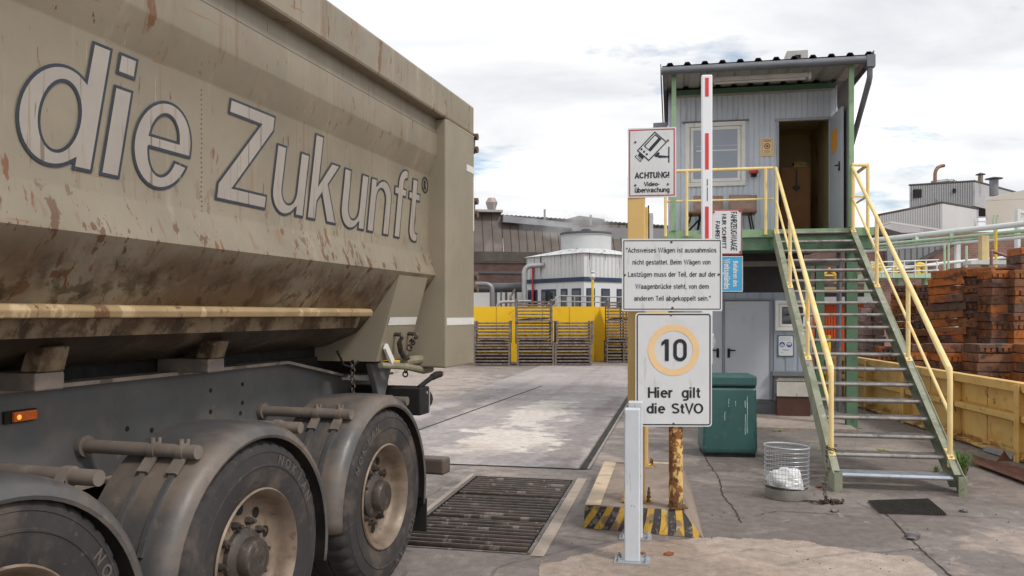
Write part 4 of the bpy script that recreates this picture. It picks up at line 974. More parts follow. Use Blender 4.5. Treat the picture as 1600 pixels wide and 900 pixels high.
for (t, x0, x1, y0, y1) in (('Hier', 1012.5, 1052.5, 605, 621.5), ('gilt', 1065, 1095.5, 605, 621.5), ('die', 1010.5, 1039.5, 630, 646), ('StVO', 1049.5, 1098.5, 630, 646)):
    k2 = MB(); stroke_text(k2, t, u_(x0), u_(x1), v_(y1), v_(y0), s.f3(2), 0, .155); k2.build('lettering', sign_b, s.root)
k.build('numerals', sign_b, s.root)
s.bolts([(.47, .02), (.5, .975)]); s.back(.03, at=(.1, .9), half=.06)

# boards hung on the boom (lettering runs downwards)
s = Sign('boom_board', 'white enamel board with red rim on the raised boom reading FAHRZEUGWAAGE', 'sign', 1135.5, 362.5, Zb - .10, 47, 70, R(3), r=.004)
s.border(.001, .010, .003, sign_r)
k = MB(); f1 = s.f(2)
def down(t, xc, wd, y0, y1, bold):
    xa = (xc - 1135.5) * s.px; stroke_text(k, t, 0, (y1 - y0) * s.px, 0, wd * s.px, lambda a, b, l: (xa - wd * s.px / 2 + b, -.0024 - .00025 * l, -(y0 - 362.5) * s.px - a), 0, bold)
down('FAHRZEUGWAAGE', 1146.5, 9.5, 331, 392, .15); down('NUR SCHRITT', 1131.5, 6.5, 334.5, 389, .16); down('FAHREN', 1121.5, 6.5, 345.5, 377, .16)
k.build('lettering', sign_b, s.root)
k = MB()
for fx, fy in ((.07, .06), (.93, .04), (.95, .95)): poly2([(s.X(fx) + .012 * math.cos(t) * (1 + .5 * math.sin(3 * t)), s.Yv(fy) + .012 * math.sin(t)) for t in [R(a) for a in range(0, 360, 40)]], s.f(3), k)
k.build('rust_chips', rustbolt, s.root)
k = MB(); k.box(-s.w / 2 - .14, -s.w / 2 + .1, .004, .016, -.02, .02); k.build('bracket', galv_m, s.root)
s = Sign('boom_board', 'sky blue enamel board on the raised boom below the white board', 'sign', 1138, 428, Zb - .10, 45, 56, R(3), r=.004, face=sign_blue)
s.border(.001, .007, .003, M('chipped_cream_rim', '#cfc6b8', .5, 0, .1, 9, [(RUST, (18, 18, 18), .58, .05, .8)]))
k = MB()
def down2(t, xc, wd, y0, y1):
    xa = (xc - 1138) * s.px; stroke_text(k, t, 0, (y1 - y0) * s.px, 0, wd * s.px, lambda a, b, l: (xa - wd * s.px / 2 + b, -.0024 - .00025 * l, -(y0 - 428) * s.px - a), 0, .19)
down2('Befahren des', 1149, 7.8, 408, 448); down2('Werksgeländes', 1136, 9.5, 405, 452)
k.build('lettering', sign_w, s.root)
k = MB(); k.box(-s.w / 2 - .12, -s.w / 2 + .1, .004, .016, -.02, .02); k.build('bracket', galv_m, s.root)

# white bollards
def bollard(label, px, py, top, w_):
    g = G(px, py); h_ = (py - top) / F * g.y
    t = thing('steel_bollard', label, 'bollard', tuple(g), -R(11), 'white steel bollards')
    k = MB(); k.box(-w_ / 2, w_ / 2, -w_ / 2, w_ / 2, .012, h_); k.build('post', white_post, t, bevel=.008)
    k = MB(); k.box(-.125, .125, -.09, .09, 0, .014); k.build('base_plate', galv_m, t, bevel=.002)
    for sx in (-.095, .095):
        for sy in (-.06, .06):
            k = MB(); k.cyl((sx, sy, .013), (sx, sy, .032), .016, 6); k.cyl((sx, sy, .03), (sx, sy, .045), .008, 8); k.lathe([(.022, .014), (.022, .018), (0, .018)], (sx, sy, 0), 'z', 12); k.build('anchor_bolt', galv_m, t)
bollard('white square steel bollard standing in front, nearer of the two', 988, 877, 638, .108)
bollard('white square steel bollard half hidden behind the nearer one', 993, 840, 627, .11)

# green grit bin
g = G(1135.5, 709); bs = g.y / F
gb_ = thing('grit_bin', 'dark teal plastic bin with a separate lid beside the grey door', 'bin', tuple(g), -R(6))
w2 = 41 * bs; H1 = 106 * bs; H2 = 127 * bs; dd = .27
k = MB(); vs = []
for (z, e) in ((.04, .97), (.10, 1.0), (H1 - .03, .965), (H1, .955)):
    vs += [(-w2 * e, -dd * e, z), (w2 * e, -dd * e, z), (w2 * e, dd * e, z), (-w2 * e, dd * e, z)]
fs = [(3, 2, 1, 0)] + [(i * 4 + j, i * 4 + (j + 1) % 4, i * 4 + 4 + (j + 1) % 4, i * 4 + 4 + j) for i in range(3) for j in range(4)] + [(12, 13, 14, 15)]
k.add(vs, fs); k.build('bin_body', teal_m, gb_, bevel=.03)
k = MB(); k.box(-w2 * .90, w2 * .98, -dd * .97, dd, H1 + .015, H2 - .02); k.build('lid', teal_m, gb_, bevel=.025)
k = MB(); k.box(-w2 * .90, w2 * .94, -dd * .9, dd * .9, H1 - .01, H1 + .018); k.build('lid_seal', black_m, gb_)
k = MB(); k.box(-w2 * .93, w2 * .93, -dd * .9, dd * .9, 0, .042); k.build('base', black_m, gb_)
k = MB()
for (x, za, zb_) in ((w2 * .55, .28, .78), (w2 * .62, .3, .75), (-w2 * .05, .62, .72), (-w2 * .2, .45, .66), (w2 * .2, .63, .69)):
    pts = [(x + random.uniform(-.004, .004), -dd * .985 - .003 - (.0 if z < .7 else 0), z) for z in [za + (zb_ - za) * i / 6 for i in range(7)]]
    for a, b in zip(pts, pts[1:]):
        if random.random() < .75: k.bar(a, b, .006 + .006 * random.random(), .001, up=(0, 1, 0))
k.build('paint_drips', M('dried_white_drips', '#9db9b6', .5), gb_)

# wire basket with litter
g = G(1229, 777); bs = g.y / F; rb = 33.5 * bs; hb = 80 * bs
wb = thing('wire_basket', 'round galvanised wire litter basket standing on the asphalt', 'basket', tuple(g), 0)
tilt = lambda x, y, z: (x, y, z - x * .07 * z)
k = MB()
for i in range(42):
    t = 2 * math.pi * i / 42; c_, s_ = math.cos(t), math.sin(t)
    k.tube([tilt(rb * .97 * c_, rb * .97 * s_, .08), tilt(rb * c_, rb * s_, hb)], .0016, 4)
for i in range(9):
    z = .13 + (hb - .13) * i / 9; k.tube([tilt(rb * math.cos(2 * math.pi * j / 36), rb * math.sin(2 * math.pi * j / 36), z) for j in range(36)], .0028, 5, closed=True)
k.build('mesh', galv_m, wb)
k = MB(); k.tube([tilt(rb * 1.01 * math.cos(2 * math.pi * j / 40), rb * 1.01 * math.sin(2 * math.pi * j / 40), hb) for j in range(40)], .009, 8, closed=True); k.build('rim', galv_m, wb)
k = MB(); k.lathe([(0, .004), (rb * .96, .004), (rb * .975, .02), (rb * .975, .10), (rb * .955, .10), (rb * .955, .02), (0, .018)], (0, 0, 0), 'z', 40); k.build('pan', M('dull_grey_pan', '#8b8982', .5, .3, .12, 8), wb)
k = MB(); bm2 = bmesh.new(); bmesh.ops.create_icosphere(bm2, subdivisions=4, radius=1)
from mathutils import noise as mn
vs = []
for q_ in bm2.verts:
    p = q_.co; n_ = mn.fractal(p * 1.7, 1, 2, 3); r_ = 1 + .25 * n_ + .12 * abs(mn.noise(p * 5))
    vs.append((p.x * .165 * r_ + .0, p.y * .15 * r_, max(-.02, p.z * .15 * r_) + .07 + .06 * max(0, .5 + p.x * -.3)))
k.add(vs, [[v.index for v in f_.verts] for f_ in bm2.faces], 0, True); bm2.free()
tag(k.build('litter_bag', litter_m, None, tuple(g + Vector((0, 0, .03)))), 'crumpled white plastic bag lying inside the wire basket', 'litter bag')

# ================================================================= WEIGHING BOOTH  (local x along the front, y backwards)
BA = R(11); BO = (530 / 1280 * 12.66, 12.66, 0)
bo = thing('weighing_booth', 'two storey blue grey sheet metal weighing booth on a green steel frame', 'building', BO, -BA)
def corrug(mb, x0, x1, z0, z1, y, pitch=.088, dep=.012, mi=0, flip=1):
    x = x0; pts = [(x0, 0)]
    i = math.floor(x0 / pitch)
    while True:
        b0 = i * pitch
        for (t, d) in ((.0, 0), (.70, 0), (.76, 1), (.92, 1), (.98, 0)):
            xx = b0 + t * pitch
            if x0 < xx < x1: pts.append((xx, d * dep))
        i += 1
        if b0 > x1: break
    pts.append((x1, 0))
    mb.strip(pts, lambda a, b, d: (a, y + b * flip, d), z0, z1, mi)
YF = 1.2
UW = (-2.772, .02); DZ = (-.922, -.113); WZ = (-2.486, -1.472, 3.967, 5.082)
k = MB()
corrug(k, UW[0], WZ[0], 3.05, 5.62, YF); corrug(k, WZ[0], WZ[1], 3.05, WZ[2], YF); corrug(k, WZ[0], WZ[1], WZ[3], 5.62, YF); corrug(k, WZ[1], DZ[0], 3.05, 5.62, YF); corrug(k, DZ[0], DZ[1], 5.06, 5.62, YF); corrug(k, DZ[1], UW[1], 3.05, 5.62, YF)
for xw, sgn in ((UW[0], -1), (UW[1], 1)):
    k.strip([(0, 3.05), (0, 5.62)], lambda a, b, d: (xw, d, b), YF, 4.2)
k.strip([(0, 3.05), (0, 5.62)], lambda a, b, d: (d, 4.2, b), UW[0], UW[1])
k.build('upper_wall', booth_w, bo, keepn=True)
k = MB(); 
for yy in [YF + .1 + i * .09 for i in range(33)]: k.box(UW[0] - .012, UW[0] - .0, yy, yy + .02, 3.05, 5.6)
k.build('side_ribs', booth_w, bo)
k = MB(); corrug(k, .05, 1.18, 0, 0, 0)
k = MB(); k.strip([(yy, (.014 if i % 2 else 0)) for i, yy in enumerate([.06 + j * .045 for j in range(25)])], lambda a, b, d: (.012 + b, a, d), 3.06, 5.5); k.build('windbreak_panel', M('grey_windbreak_sheet', '#7d7a7a', .5, .1, .12, 3), bo)
# interior room
k = MB(); x0, x1, y0, y1 = -1.9, -.02, YF + .03, 3.6
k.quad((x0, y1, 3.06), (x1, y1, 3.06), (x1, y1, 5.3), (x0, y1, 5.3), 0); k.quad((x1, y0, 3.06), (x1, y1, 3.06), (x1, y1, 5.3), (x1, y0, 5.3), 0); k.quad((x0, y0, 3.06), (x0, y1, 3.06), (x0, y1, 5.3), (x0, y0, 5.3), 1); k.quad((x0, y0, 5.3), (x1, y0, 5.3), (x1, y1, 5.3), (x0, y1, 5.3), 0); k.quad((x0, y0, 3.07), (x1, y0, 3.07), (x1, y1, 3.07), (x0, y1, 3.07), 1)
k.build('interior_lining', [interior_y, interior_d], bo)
k = MB(); k.box(-2.75, -1.92, YF + .3, YF + .32, 3.2, 5.4); k.build('room_blind', M('pale_room_blind', '#a6abb6', .7, 0, .04, 2), bo)
# cupboard with heart (a thing inside the booth)
cb = thing('cupboard', 'brown wooden cupboard with a dark heart seen through the open door', 'cupboard', tuple(Vector(BO) + Matrix.Rotation(-BA, 3, 'Z') @ Vector((-.46, 2.35, 3.075))), -BA)
k = MB(); k.box(-.30, .22, -.05, .4, 0, 1.38); k.build('carcass', cup_m, cb, bevel=.008)
k = MB(); hp = []
for i in range(30):
    t = 2 * math.pi * i / 30; hp.append((.0035 * 1.25 * 16 * math.sin(t) ** 3 - .02, .0042 * (13 * math.cos(t) - 5 * math.cos(2 * t) - 2 * math.cos(3 * t) - math.cos(4 * t)) + .98))
poly2(hp, lambda a, b: (a, -.053, b), k); rect2(-.035, -.005, 1.0, 1.33, lambda a, b: (a, -.053, b), k); k.build('heart', M('dark_blue_heart', '#2f3444', .6), cb)
k = MB(); k.box(-.06, .16, -.03, .2, 1.38, 1.42); k.box(-.05, .17, -.02, .2, 1.425, 1.455); k.box(-.07, .12, -.02, .2, 1.46, 1.475); k.build('papers', M('yellowed_papers', '#b9a063', .8, 0, .2, 30, [('#6b5530', (6, 6, 60), .5, .1, .7)]), cb, bevel=.01)
# window
def window(name, x0, x1, z0, z1, y, glass, fw_=.075, mull=None):
    k = MB()
    k.box(x0, x1, y - .035, y + .02, z0, z0 + fw_); k.box(x0, x1, y - .035, y + .02, z1 - fw_, z1); k.box(x0, x0 + fw_, y - .035, y + .02, z0 + fw_, z1 - fw_); k.box(x1 - fw_, x1, y - .035, y + .02, z0 + fw_, z1 - fw_)
    i = fw_ + .006; sw = fw_ * .75
    k.box(x0 + i, x1 - i, y - .02, y + .01, z0 + i, z0 + i + sw); k.box(x0 + i, x1 - i, y - .02, y + .01, z1 - i - sw, z1 - i); k.box(x0 + i, x0 + i + sw, y - .02, y + .01, z0 + i + sw, z1 - i - sw); k.box(x1 - i - sw, x1 - i, y - .02, y + .01, z0 + i + sw, z1 - i - sw)
    o = k.build(name, win_w, bo, bevel=.006)
    k = MB(); k.box(x0 + i + sw, x1 - i - sw, y - .005, y + .005, z0 + i + sw, z1 - i - sw); k.build('pane', glass, o)
    return o
wo_ = window('window', *WZ, YF, glass_m)
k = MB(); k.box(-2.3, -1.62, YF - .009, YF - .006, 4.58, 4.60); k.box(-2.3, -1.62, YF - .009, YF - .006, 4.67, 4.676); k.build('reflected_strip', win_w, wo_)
k = MB(); k.box(WZ[0] - .06, WZ[1] + .05, YF - .06, YF - .0, WZ[3] + .004, WZ[3] + .018); k.build('window_drip', gutter_m, wo_)
# door
k = MB(); k.box(DZ[0] - .04, DZ[0], YF - .02, YF + .06, 3.09, 5.06); k.box(DZ[1], DZ[1] + .03, YF - .02, YF + .06, 3.09, 5.06); k.box(DZ[0] - .06, DZ[1] + .04, YF - .03, YF + .06, 5.045, 5.09); k.build('door_frame', M('grey_door_frame', '#a5a6aa', .5, .1, .06, 4), bo, bevel=.004)
hx, hy = -.085, YF - .01; dx_, dy_ = .035, -.80
rt_ = Matrix.Rotation(math.atan2(dy_, dx_), 3, 'Z')
k = MB(); k.obox(Vector((hx, hy, 4.08)) + rt_ @ Vector((.40, 0, 0)), .80, .04, 1.96, rt_); dl = k.build('open_door', booth_d, bo, bevel=.004)
fd = lambda u, v, n: Vector((hx, hy, 0)) + rt_ @ Vector((u, n, 0)) + Vector((0, 0, v))
k = MB(); k.bar(fd(.72, 4.05, -.035), fd(.72, 4.20, -.035), .03, .012, up=(1, 0, 0)); k.tube([fd(.72, 4.14, -.03), fd(.72, 4.14, -.07), fd(.60, 4.15, -.075)], .009, 8); k.tube([fd(.72, 4.08, -.03), fd(.72, 4.08, -.05)], .012, 8); k.build('handle', black_m, dl)
k = MB(); k.add([tuple(fd(u, v, -.024)) for u, v in ((.18, 4.42), (.52, 4.45), (.52, 4.80), (.18, 4.78))], [(0, 1, 2, 3)]); k.build('notice', paper_o2, dl)
# orange notice, siren
R_ = Matrix.Rotation(-BA, 3, 'Z')
nb_ = thing('notice', 'pale orange paper notice with a round emblem beside the upper door', 'notice', tuple(Vector(BO) + R_ @ Vector((-1.117, YF - .016, 4.61))), -BA)
k = MB(); k.box(-.111, .111, -.003, .012, -.153, .153); k.build('paper', paper_o, nb_)
k = MB(); fq = lambda a, b: (a, -.0045, b)
ring2(0, .02, .036, .05, fq, k); disc2(0, .02, .022, fq, k); frame2(rrect(-.085, .085, -.135, .135, .004), rrect(-.080, .080, -.13, .13, .003), fq, k)
for z in (-.06, -.08, -.10): rect2(-.05, .05, z, z + .006, fq, k)
rect2(-.06, .06, .10, .115, fq, k); k.build('print', M('brown_print', '#8a5a34', .7), nb_)
k = MB(); k.lathe([(0, .06), (.07, .06), (.075, .045), (.078, -.02), (.07, -.035), (.05, -.04)], (-1.344, YF - .09, 4.19), 'z', 20); k.build('siren', siren_m, bo)
k = MB(); k.lathe([(.05, .0), (.045, -.05), (0, -.055)], (-1.344, YF - .09, 4.15), 'z', 16); k.box(-1.37, -1.32, YF - .09, YF, 4.2, 4.22); k.build('siren_base', black_m, bo)
# roof
k = MB(); pts = []
pit_ = .27; x = -2.87
while x < .27:
    pts += [(x, 0), (x + .06, 0), (x + .09, .045), (x + .15, .045), (x + .18, 0)]; x += pit_
pts = [p for p in pts if p[0] < .27] + [(.275, 0)]
k.strip(pts, lambda a, b, d: (a, d, 5.70 + b + (d + .15) * .012), -.17, 4.35, 0)
k.build('roof_sheet', roof_m, bo, solid=.004)
k = MB(); k.strip([(a, b * .8) for a, b in pts], lambda a, b, d: (a, d, 5.665 + b + (d + .15) * .012), -.10, YF - .02, 0); k.build('eave_soffit', roof_under, bo)
k = MB(); k.tube([(-2.88, -.17, 5.62), (.27, -.17, 5.62)], .062, 14); k.build('gutter', gutter_m, bo)
k = MB(); k.box(.18, .30, -.235, -.10, 5.50, 5.68); k.box(.27, .285, -.22, 4.3, 5.58, 5.74); k.box(-2.90, -2.885, -.22, 4.3, 5.52, 5.72)
k.tube([(.235, -.16, 5.52), (.235, -.155, 5.36), (.225, -.12, 5.28), (.12, .85, 4.3), (.075, 1.25, 3.95), (.07, 1.3, 3.8), (.07, 1.3, .1)], .042, 12); k.build('downpipe', gutter_m, bo)
k = MB(); k.box(-2.72, -.02, YF - .10, YF - .02, 5.565, 5.64); k.build('eave_beam', green_d, bo)
k = MB(); k.box(-2.70, -.06, YF - .05, YF - .015, 5.53, 5.562); k.build('wall_cap', M('pale_wall_cap', '#a9a49a', .6), bo)
for xx in (-2.688, 0):
    k = MB(); k.box(xx - .036, xx + .036, -.036, .036, 3.09, 5.62); k.build('roof_post', green_m, bo, bevel=.004)
k = MB(); k.box(-2.12, -.58, .10, .20, 5.49, 5.55); k.cyl((-2.05, .15, 5.475), (-.65, .15, 5.475), .022, 10); k.box(-2.13, -2.09, .09, .21, 5.45, 5.55); k.box(-.61, -.57, .09, .21, 5.45, 5.55); k.build('tube_lamp', M('dusty_tube_lamp', '#b7b2ac', .4, 0, .1, 5, [('#8a847e', (5, 9, 9), .55, .1, .6)]), bo)
k = MB(); k.box(-.75, -.40, 1.5, 1.9, 5.72, 6.34); k.box(-.62, -.52, 1.485, 1.499, 6.16, 6.26, 1); k.build('roof_unit', [M('grey_roof_unit', '#a9a5a2', .5, .1, .1, 4), black_m], bo, bevel=.01)
k = MB(); k.box(-3.07, -2.80, 2.5, 2.8, 5.22, 5.42); k.build('side_unit', M('side_unit_grey', '#8e9096', .5), bo, bevel=.01)
# platform
k = MB(); k.box(-2.81, -1.16, 0, YF, 3.03, 3.09); k.box(-1.16, .04, 0, YF + .1, 3.03, 3.085); k.box(.04, .33, 0, YF, 3.03, 3.09); k.build('deck', green_m, bo)
k = MB(); k.box(-2.81, -1.14, -.012, .0, 2.965, 3.088)
for x in (-2.486, -1.274): k.box(x - .09, x + .09, -.02, -.012, 2.99, 3.06); 
for x in (-2.4, -1.9, -1.36): k.cyl((x, -.02, 2.99), (x, -.012, 2.99), .014, 8)
k.build('deck_fascia', green_m, bo); k = MB(); k.box(.05, .33, -.012, 0, 2.965, 3.088); k.build('deck_fascia', green_m, bo)
k = MB(); k.box(-2.79, .31, .03, .09, 2.79, 2.96); k.box(-2.79, .31, YF - .05, YF + .05, 2.80, 3.02); k.box(-2.79, .31, .02, .16, 2.765, 2.79); k.build('edge_beam', green_d, bo)
k = MB(); k.box(-2.75, .0, .95, 1.02, 2.56, 2.645); k.build('pipe_beam', M('grey_beam', '#7e7a76', .6, 0, .15, 4), bo)
k = MB(); k.box(-2.77, -.38, 2.1, 2.14, 2.1, 2.95); k.box(-2.77, .02, 1.3, 4.2, 2.96, 3.04); k.build('underfloor_panel', M('dark_underfloor', '#4b4846', .8, 0, .15, 2), bo)
for (xx, yy, a_) in ((0, 0, .08), (0, 2.75, .075), (-2.7, 0, .08), (-2.7, 2.75, .075), (-.03, 4.0, .07)):
    k = MB(); k.box(xx - a_, xx + a_, yy - .07, yy - .055, .012, 2.79); k.box(xx - a_, xx + a_, yy + .055, yy + .07, .012, 2.79); k.box(xx - .006, xx + .006, yy - .055, yy + .055, .012, 2.79); k.box(xx - .13, xx + .13, yy - .12, yy + .12, 0, .012); k.build('column', green_d, bo)
# railings
rr_ = .024
def rail(pts, r_=rr_): k = MB(); k.tube(pts, r_, 10); return k
zt_, zm_ = 4.05, 3.565
rail([(-2.82, YF - .02, zt_), (-2.82, 0, zt_), (-1.155, 0, zt_)]).build('handrail', yellow_r, bo)
rail([(-2.82, YF - .02, zm_), (-2.82, 0, zm_), (-1.155, 0, zm_)], .015).build('knee_rail', yellow_r, bo)
rail([(-.0, -.05, zt_), (.235, 0, zt_), (.235, YF, zt_)]).build('handrail', yellow_r, bo)
rail([(-.02, -.05, zm_), (.235, 0, zm_), (.235, YF, zm_)], .015).build('knee_rail', yellow_r, bo)
for x, y in ((-2.82, 0), (-2.486, 0), (-1.274, 0), (.235, 0), (.235, YF - .05)):
    rail([(x, y - .03, 3.0), (x, y - .03, zt_ - .02)], .025).build('railing_post', yellow_r, bo)
# lower storey
LW = (-2.772, -.38)
k = MB(); corrug(k, LW[0], LW[1], .10, 2.123, YF, .2, .012); k.strip([(0, .1), (0, 2.12)], lambda a, b, d: (LW[1], d, b), YF, 4.2); k.strip([(0, .1), (0, 2.12)], lambda a, b, d: (LW[0], d, b), YF, 4.2); k.quad((LW[0], YF, 2.123), (LW[1], YF, 2.123), (LW[1], 4.2, 2.123), (LW[0], 4.2, 2.123)); k.build('lower_wall', M('grey_blue_lower_sheet', '#9aa1ad', .5, 0, .06, 2, [('#747880', (4, 4, .7), .57, .1, .5)]), bo, keepn=True)
k = MB(); k.box(LW[0], LW[1], YF - .03, YF + .02, .02, .27); k.box(LW[0], LW[1], YF - .05, YF, .245, .27); k.build('wall_base', M('dark_base_strip', '#63656a', .6, .1, .12, 3), bo)
def door(x0, x1, hxx, hs):
    k = MB(); k.box(x0, x1, YF - .03, YF + .01, .29, 1.972); d_ = k.build('door', booth_d, bo, bevel=.004)
    k = MB(); k.box(hxx - .022, hxx + .022, YF - .038, YF - .030, 1.00, 1.16); k.tube([(hxx, YF - .04, 1.13), (hxx, YF - .08, 1.13), (hxx + hs * .11, YF - .082, 1.13)], .011, 8); k.build('handle', black_m, d_)
door(-1.825, -1.075, -1.755, 1); door(-2.62, -1.865, -1.94, -1)
k = MB(); k.box(-1.862, -1.828, YF - .045, YF + .02, .29, 1.99); k.box(-2.66, -2.625, YF - .045, YF + .02, .29, 1.99); k.box(-1.072, -1.035, YF - .045, YF + .02, .29, 1.99); k.box(-2.66, -1.035, YF - .045, YF + .02, 1.99, 2.02); k.build('door_frame', M('grey_frame_paint', '#7f848d', .5), bo, bevel=.004)
window('window', -.985, -.42, 1.47, 1.985, YF, glass_d, .06)
k = MB(); k.box(-1.045, -.40, YF - .14, YF, .70, .785); k.build('sill_beam', M('grey_sill_beam', '#6f7276', .55, .1, .1, 4), bo, bevel=.01)
# mandatory sign on lower wall
ms = thing('safety_sign', 'small white safety sign with two blue round symbols on lower wall', 'sign', tuple(Vector(BO) + R_ @ Vector((-.812, YF - .012, 1.21))), -BA)
k = MB(); k.box(-.132, .132, -.003, .01, -.182, .182); k.build('board', tealedge, ms, bevel=.002)
k = MB(); poly2(rrect(-.117, .117, -.167, .167, .02), lambda a, b: (a, -.0045, b), k); k.build('face', sign_w, ms)
k = MB(); fq = lambda a, b: (a, -.006, b); fz = lambda a, b: (a, -.007, b)
for cx2 in (-.06, .057): disc2(cx2, .022, .046, fq, k, 0)
ring2(-.06, .022, .018, .034, fz, k, 1, 24, 180, 360); disc2(-.06, .028, .014, fz, k, 1); ring2(.057, .022, .016, .036, fz, k, 1, 24, 10, 170); rect2(.032, .082, .012, .026, fz, k, 1)
for (x0, x1, z) in ((-.09, -.02, .13), (-.02, .08, .132), (-.095, .085, .098), (-.06, .06, -.065), (-.04, .05, -.08), (-.09, -.04, -.12)): rect2(x0, x1, z, z + .006, fq, k, 2)
k.build('symbols', [mand_blue, sign_w, M('grey_print', '#8e9296', .6)], ms)
# cabinet against the lower wall
cbx = thing('wall_cabinet', 'low brown cabinet with a dirty white top panel under the small window', 'cabinet', tuple(Vector(BO) + R_ @ Vector((-.71, YF - .16, .04))), -BA)
k = MB(); k.box(-.275, .26, -.10, .1, 0, .36); k.build('body', brownbox, cbx, bevel=.006)
k = MB(); k.box(-.28, .25, -.12, -.101, .335, .575); k.build('top_panel', M('dirty_white_panel', '#bdb9b2', .5, 0, .08, 6, [('#6d655e', (9, 9, 5), .62, .06, .7)]), cbx)
k = MB()
for i in range(18): k.cyl((-.25 + i * .028, -.11, .60), (-.25 + i * .028, -.11, .64), .009, 6)
k.box(-.28, .25, -.10, .05, .59, .598); k.build('drip_nozzles', M('pale_nozzles', '#b0aba2', .5), cbx)
# slab in front of the booth
sl = MB(); c_ = [Vector(BO) + R_ @ Vector(p) for p in ((-2.9, -.62, 0), (-.02, -.56, 0), (-.02, YF + .2, 0), (-2.9, YF + .2, 0))]
sl.add([p + Vector((0, 0, .0)) for p in c_] + [p + Vector((0, 0, .045)) for p in c_], [(4, 5, 6, 7), (0, 1, 5, 4), (1, 2, 6, 5), (3, 0, 4, 7)])
struct(sl.build('booth_slab', ground_mat('slab_concrete', '#9a8d84', speck=.1, dark='#857970')))

# ================================================================= STAIRCASE
so = thing('staircase', 'steep green steel staircase with grating treads and yellow handrails', 'staircase', tuple(Vector(BO) + R_ @ Vector((-.55, -4.8, 0))), -BA)
L0 = Vector((.55, 4.8, 0))                        # booth-local -> stair-local
NT = 19
def tp_(i): return (-4.75 + i * 4.75 / 18, .16 * (i + 1))
XL, XR = -1.072, -.030
for sx, nm in ((-1.115, 'stringer'), (.013, 'stringer')):
    k = MB(); sg = -1 if sx < -.5 else 1
    y0, z0 = -4.78, .06; y1, z1 = .0, 2.955
    a = Vector((sx, -4.80, .02)) + L0
    def sp2(t, dz_): return Vector((sx, y0 + (y1 - y0) * t, z0 + (z1 - z0) * t + dz_)) + L0
    inner = -sg * .035
    # web
    for (x_, wd_) in ((sg * .035, .008),):
        vv = []
        for xx in (sx + x_ - .004, sx + x_ + .004):
            for (yy, zz_) in ((-4.90, 0), (-4.90, .17), (y0 - .02, z0 + .14), (y1, z1 + .12), (y1, z1 - .12), (-4.62, .03), (-4.62, 0)): vv.append(Vector((xx, yy, zz_)) + L0)
        k.add(vv, [tuple(range(7))[::-1], tuple(range(7, 14))] + [(i, (i + 1) % 7, 7 + (i + 1) % 7, 7 + i) for i in range(7)])
    for dz_ in (.125, -.105):
        k.bar(sp2(0.0 if dz_ > 0 else .03, dz_), sp2(1, dz_), .075, .01, up=(0, -.5, 1))
    k.box(sx - .038 + L0.x, sx + .038 + L0.x, -4.905 + L0.y, -4.893 + L0.y, 0, .19)
    k.build(nm, stair_green, so)
# one tread, copied
k = MB(); wx = (XR - XL)
def tread_mesh(mat):
    k = MB()
    k.tube([(0, .008, -.018), (wx, .008, -.018)], .021, 10); k.box(0, wx, .215, .222, -.034, 0); k.box(0, .006, .022, .215, -.034, 0); k.box(wx - .006, wx, .022, .215, -.034, 0)
    n_ = 36
    for i in range(1, n_): k.box(wx * i / n_ - .0022, wx * i / n_ + .0022, .022, .215, -.03, -.001)
    for yy in (.07, .12, .17): k.box(.006, wx - .006, yy - .003, yy + .003, -.012, -.002)
    return k
base_t = None
for i in range(NT):
    y, z = tp_(i)
    if i == 0: t_ = tread_mesh(grate_new).build('tread', grate_new, so); t_['label'] = 'bright new galvanised bottom tread'
    elif base_t is None: t_ = base_t = tread_mesh(grate_m).build('tread', grate_m, so)
    else: t_ = base_t.copy(); col.objects.link(t_)
    t_.location = Vector((XL, y, z)) + L0
for sx, rot in ((-1.115, 0), (.013, 0)):
    def hz(y): return 1.185 + (y + 4.53) * (4.05 - 1.185) / 4.53
    k = MB(); k.tube([Vector(p) + L0 for p in ((sx, -4.53, .22), (sx, -4.53, 1.10), (sx, -4.50, 1.20), (sx, -2.2, hz(-2.2)), (sx, .02, 4.05))], .026, 10); k.build('handrail', yellow_r, so)
    k = MB(); k.tube([Vector(p) + L0 for p in ((sx, -4.53, .74), (sx, .0, 3.565))], .017, 8); k.build('knee_rail', yellow_r, so)
    for y in (-3.05, -1.55, -.08):
        zb = .06 + (y + 4.78) * .6057 + .13
        k = MB(); k.tube([Vector((sx, y, zb)) + L0, Vector((sx, y, hz(y) - .01)) + L0], .025, 10); k.build('rail_post', yellow_r, so)
    for y in (-4.53, -3.05, -1.55, -.08):
        zb = .06 + (y + 4.78) * .6057 + .135
        k = MB(); k.bar(Vector((sx, y - .07, zb - .042)) + L0, Vector((sx, y + .07, zb + .042)) + L0, .07, .012, up=(0, -.5, 1)); k.cyl(Vector((sx, y - .05, zb - .03)) + L0, Vector((sx, y - .058, zb - .0)) + L0, .014, 8); k.build('post_foot', yellow_r, so)

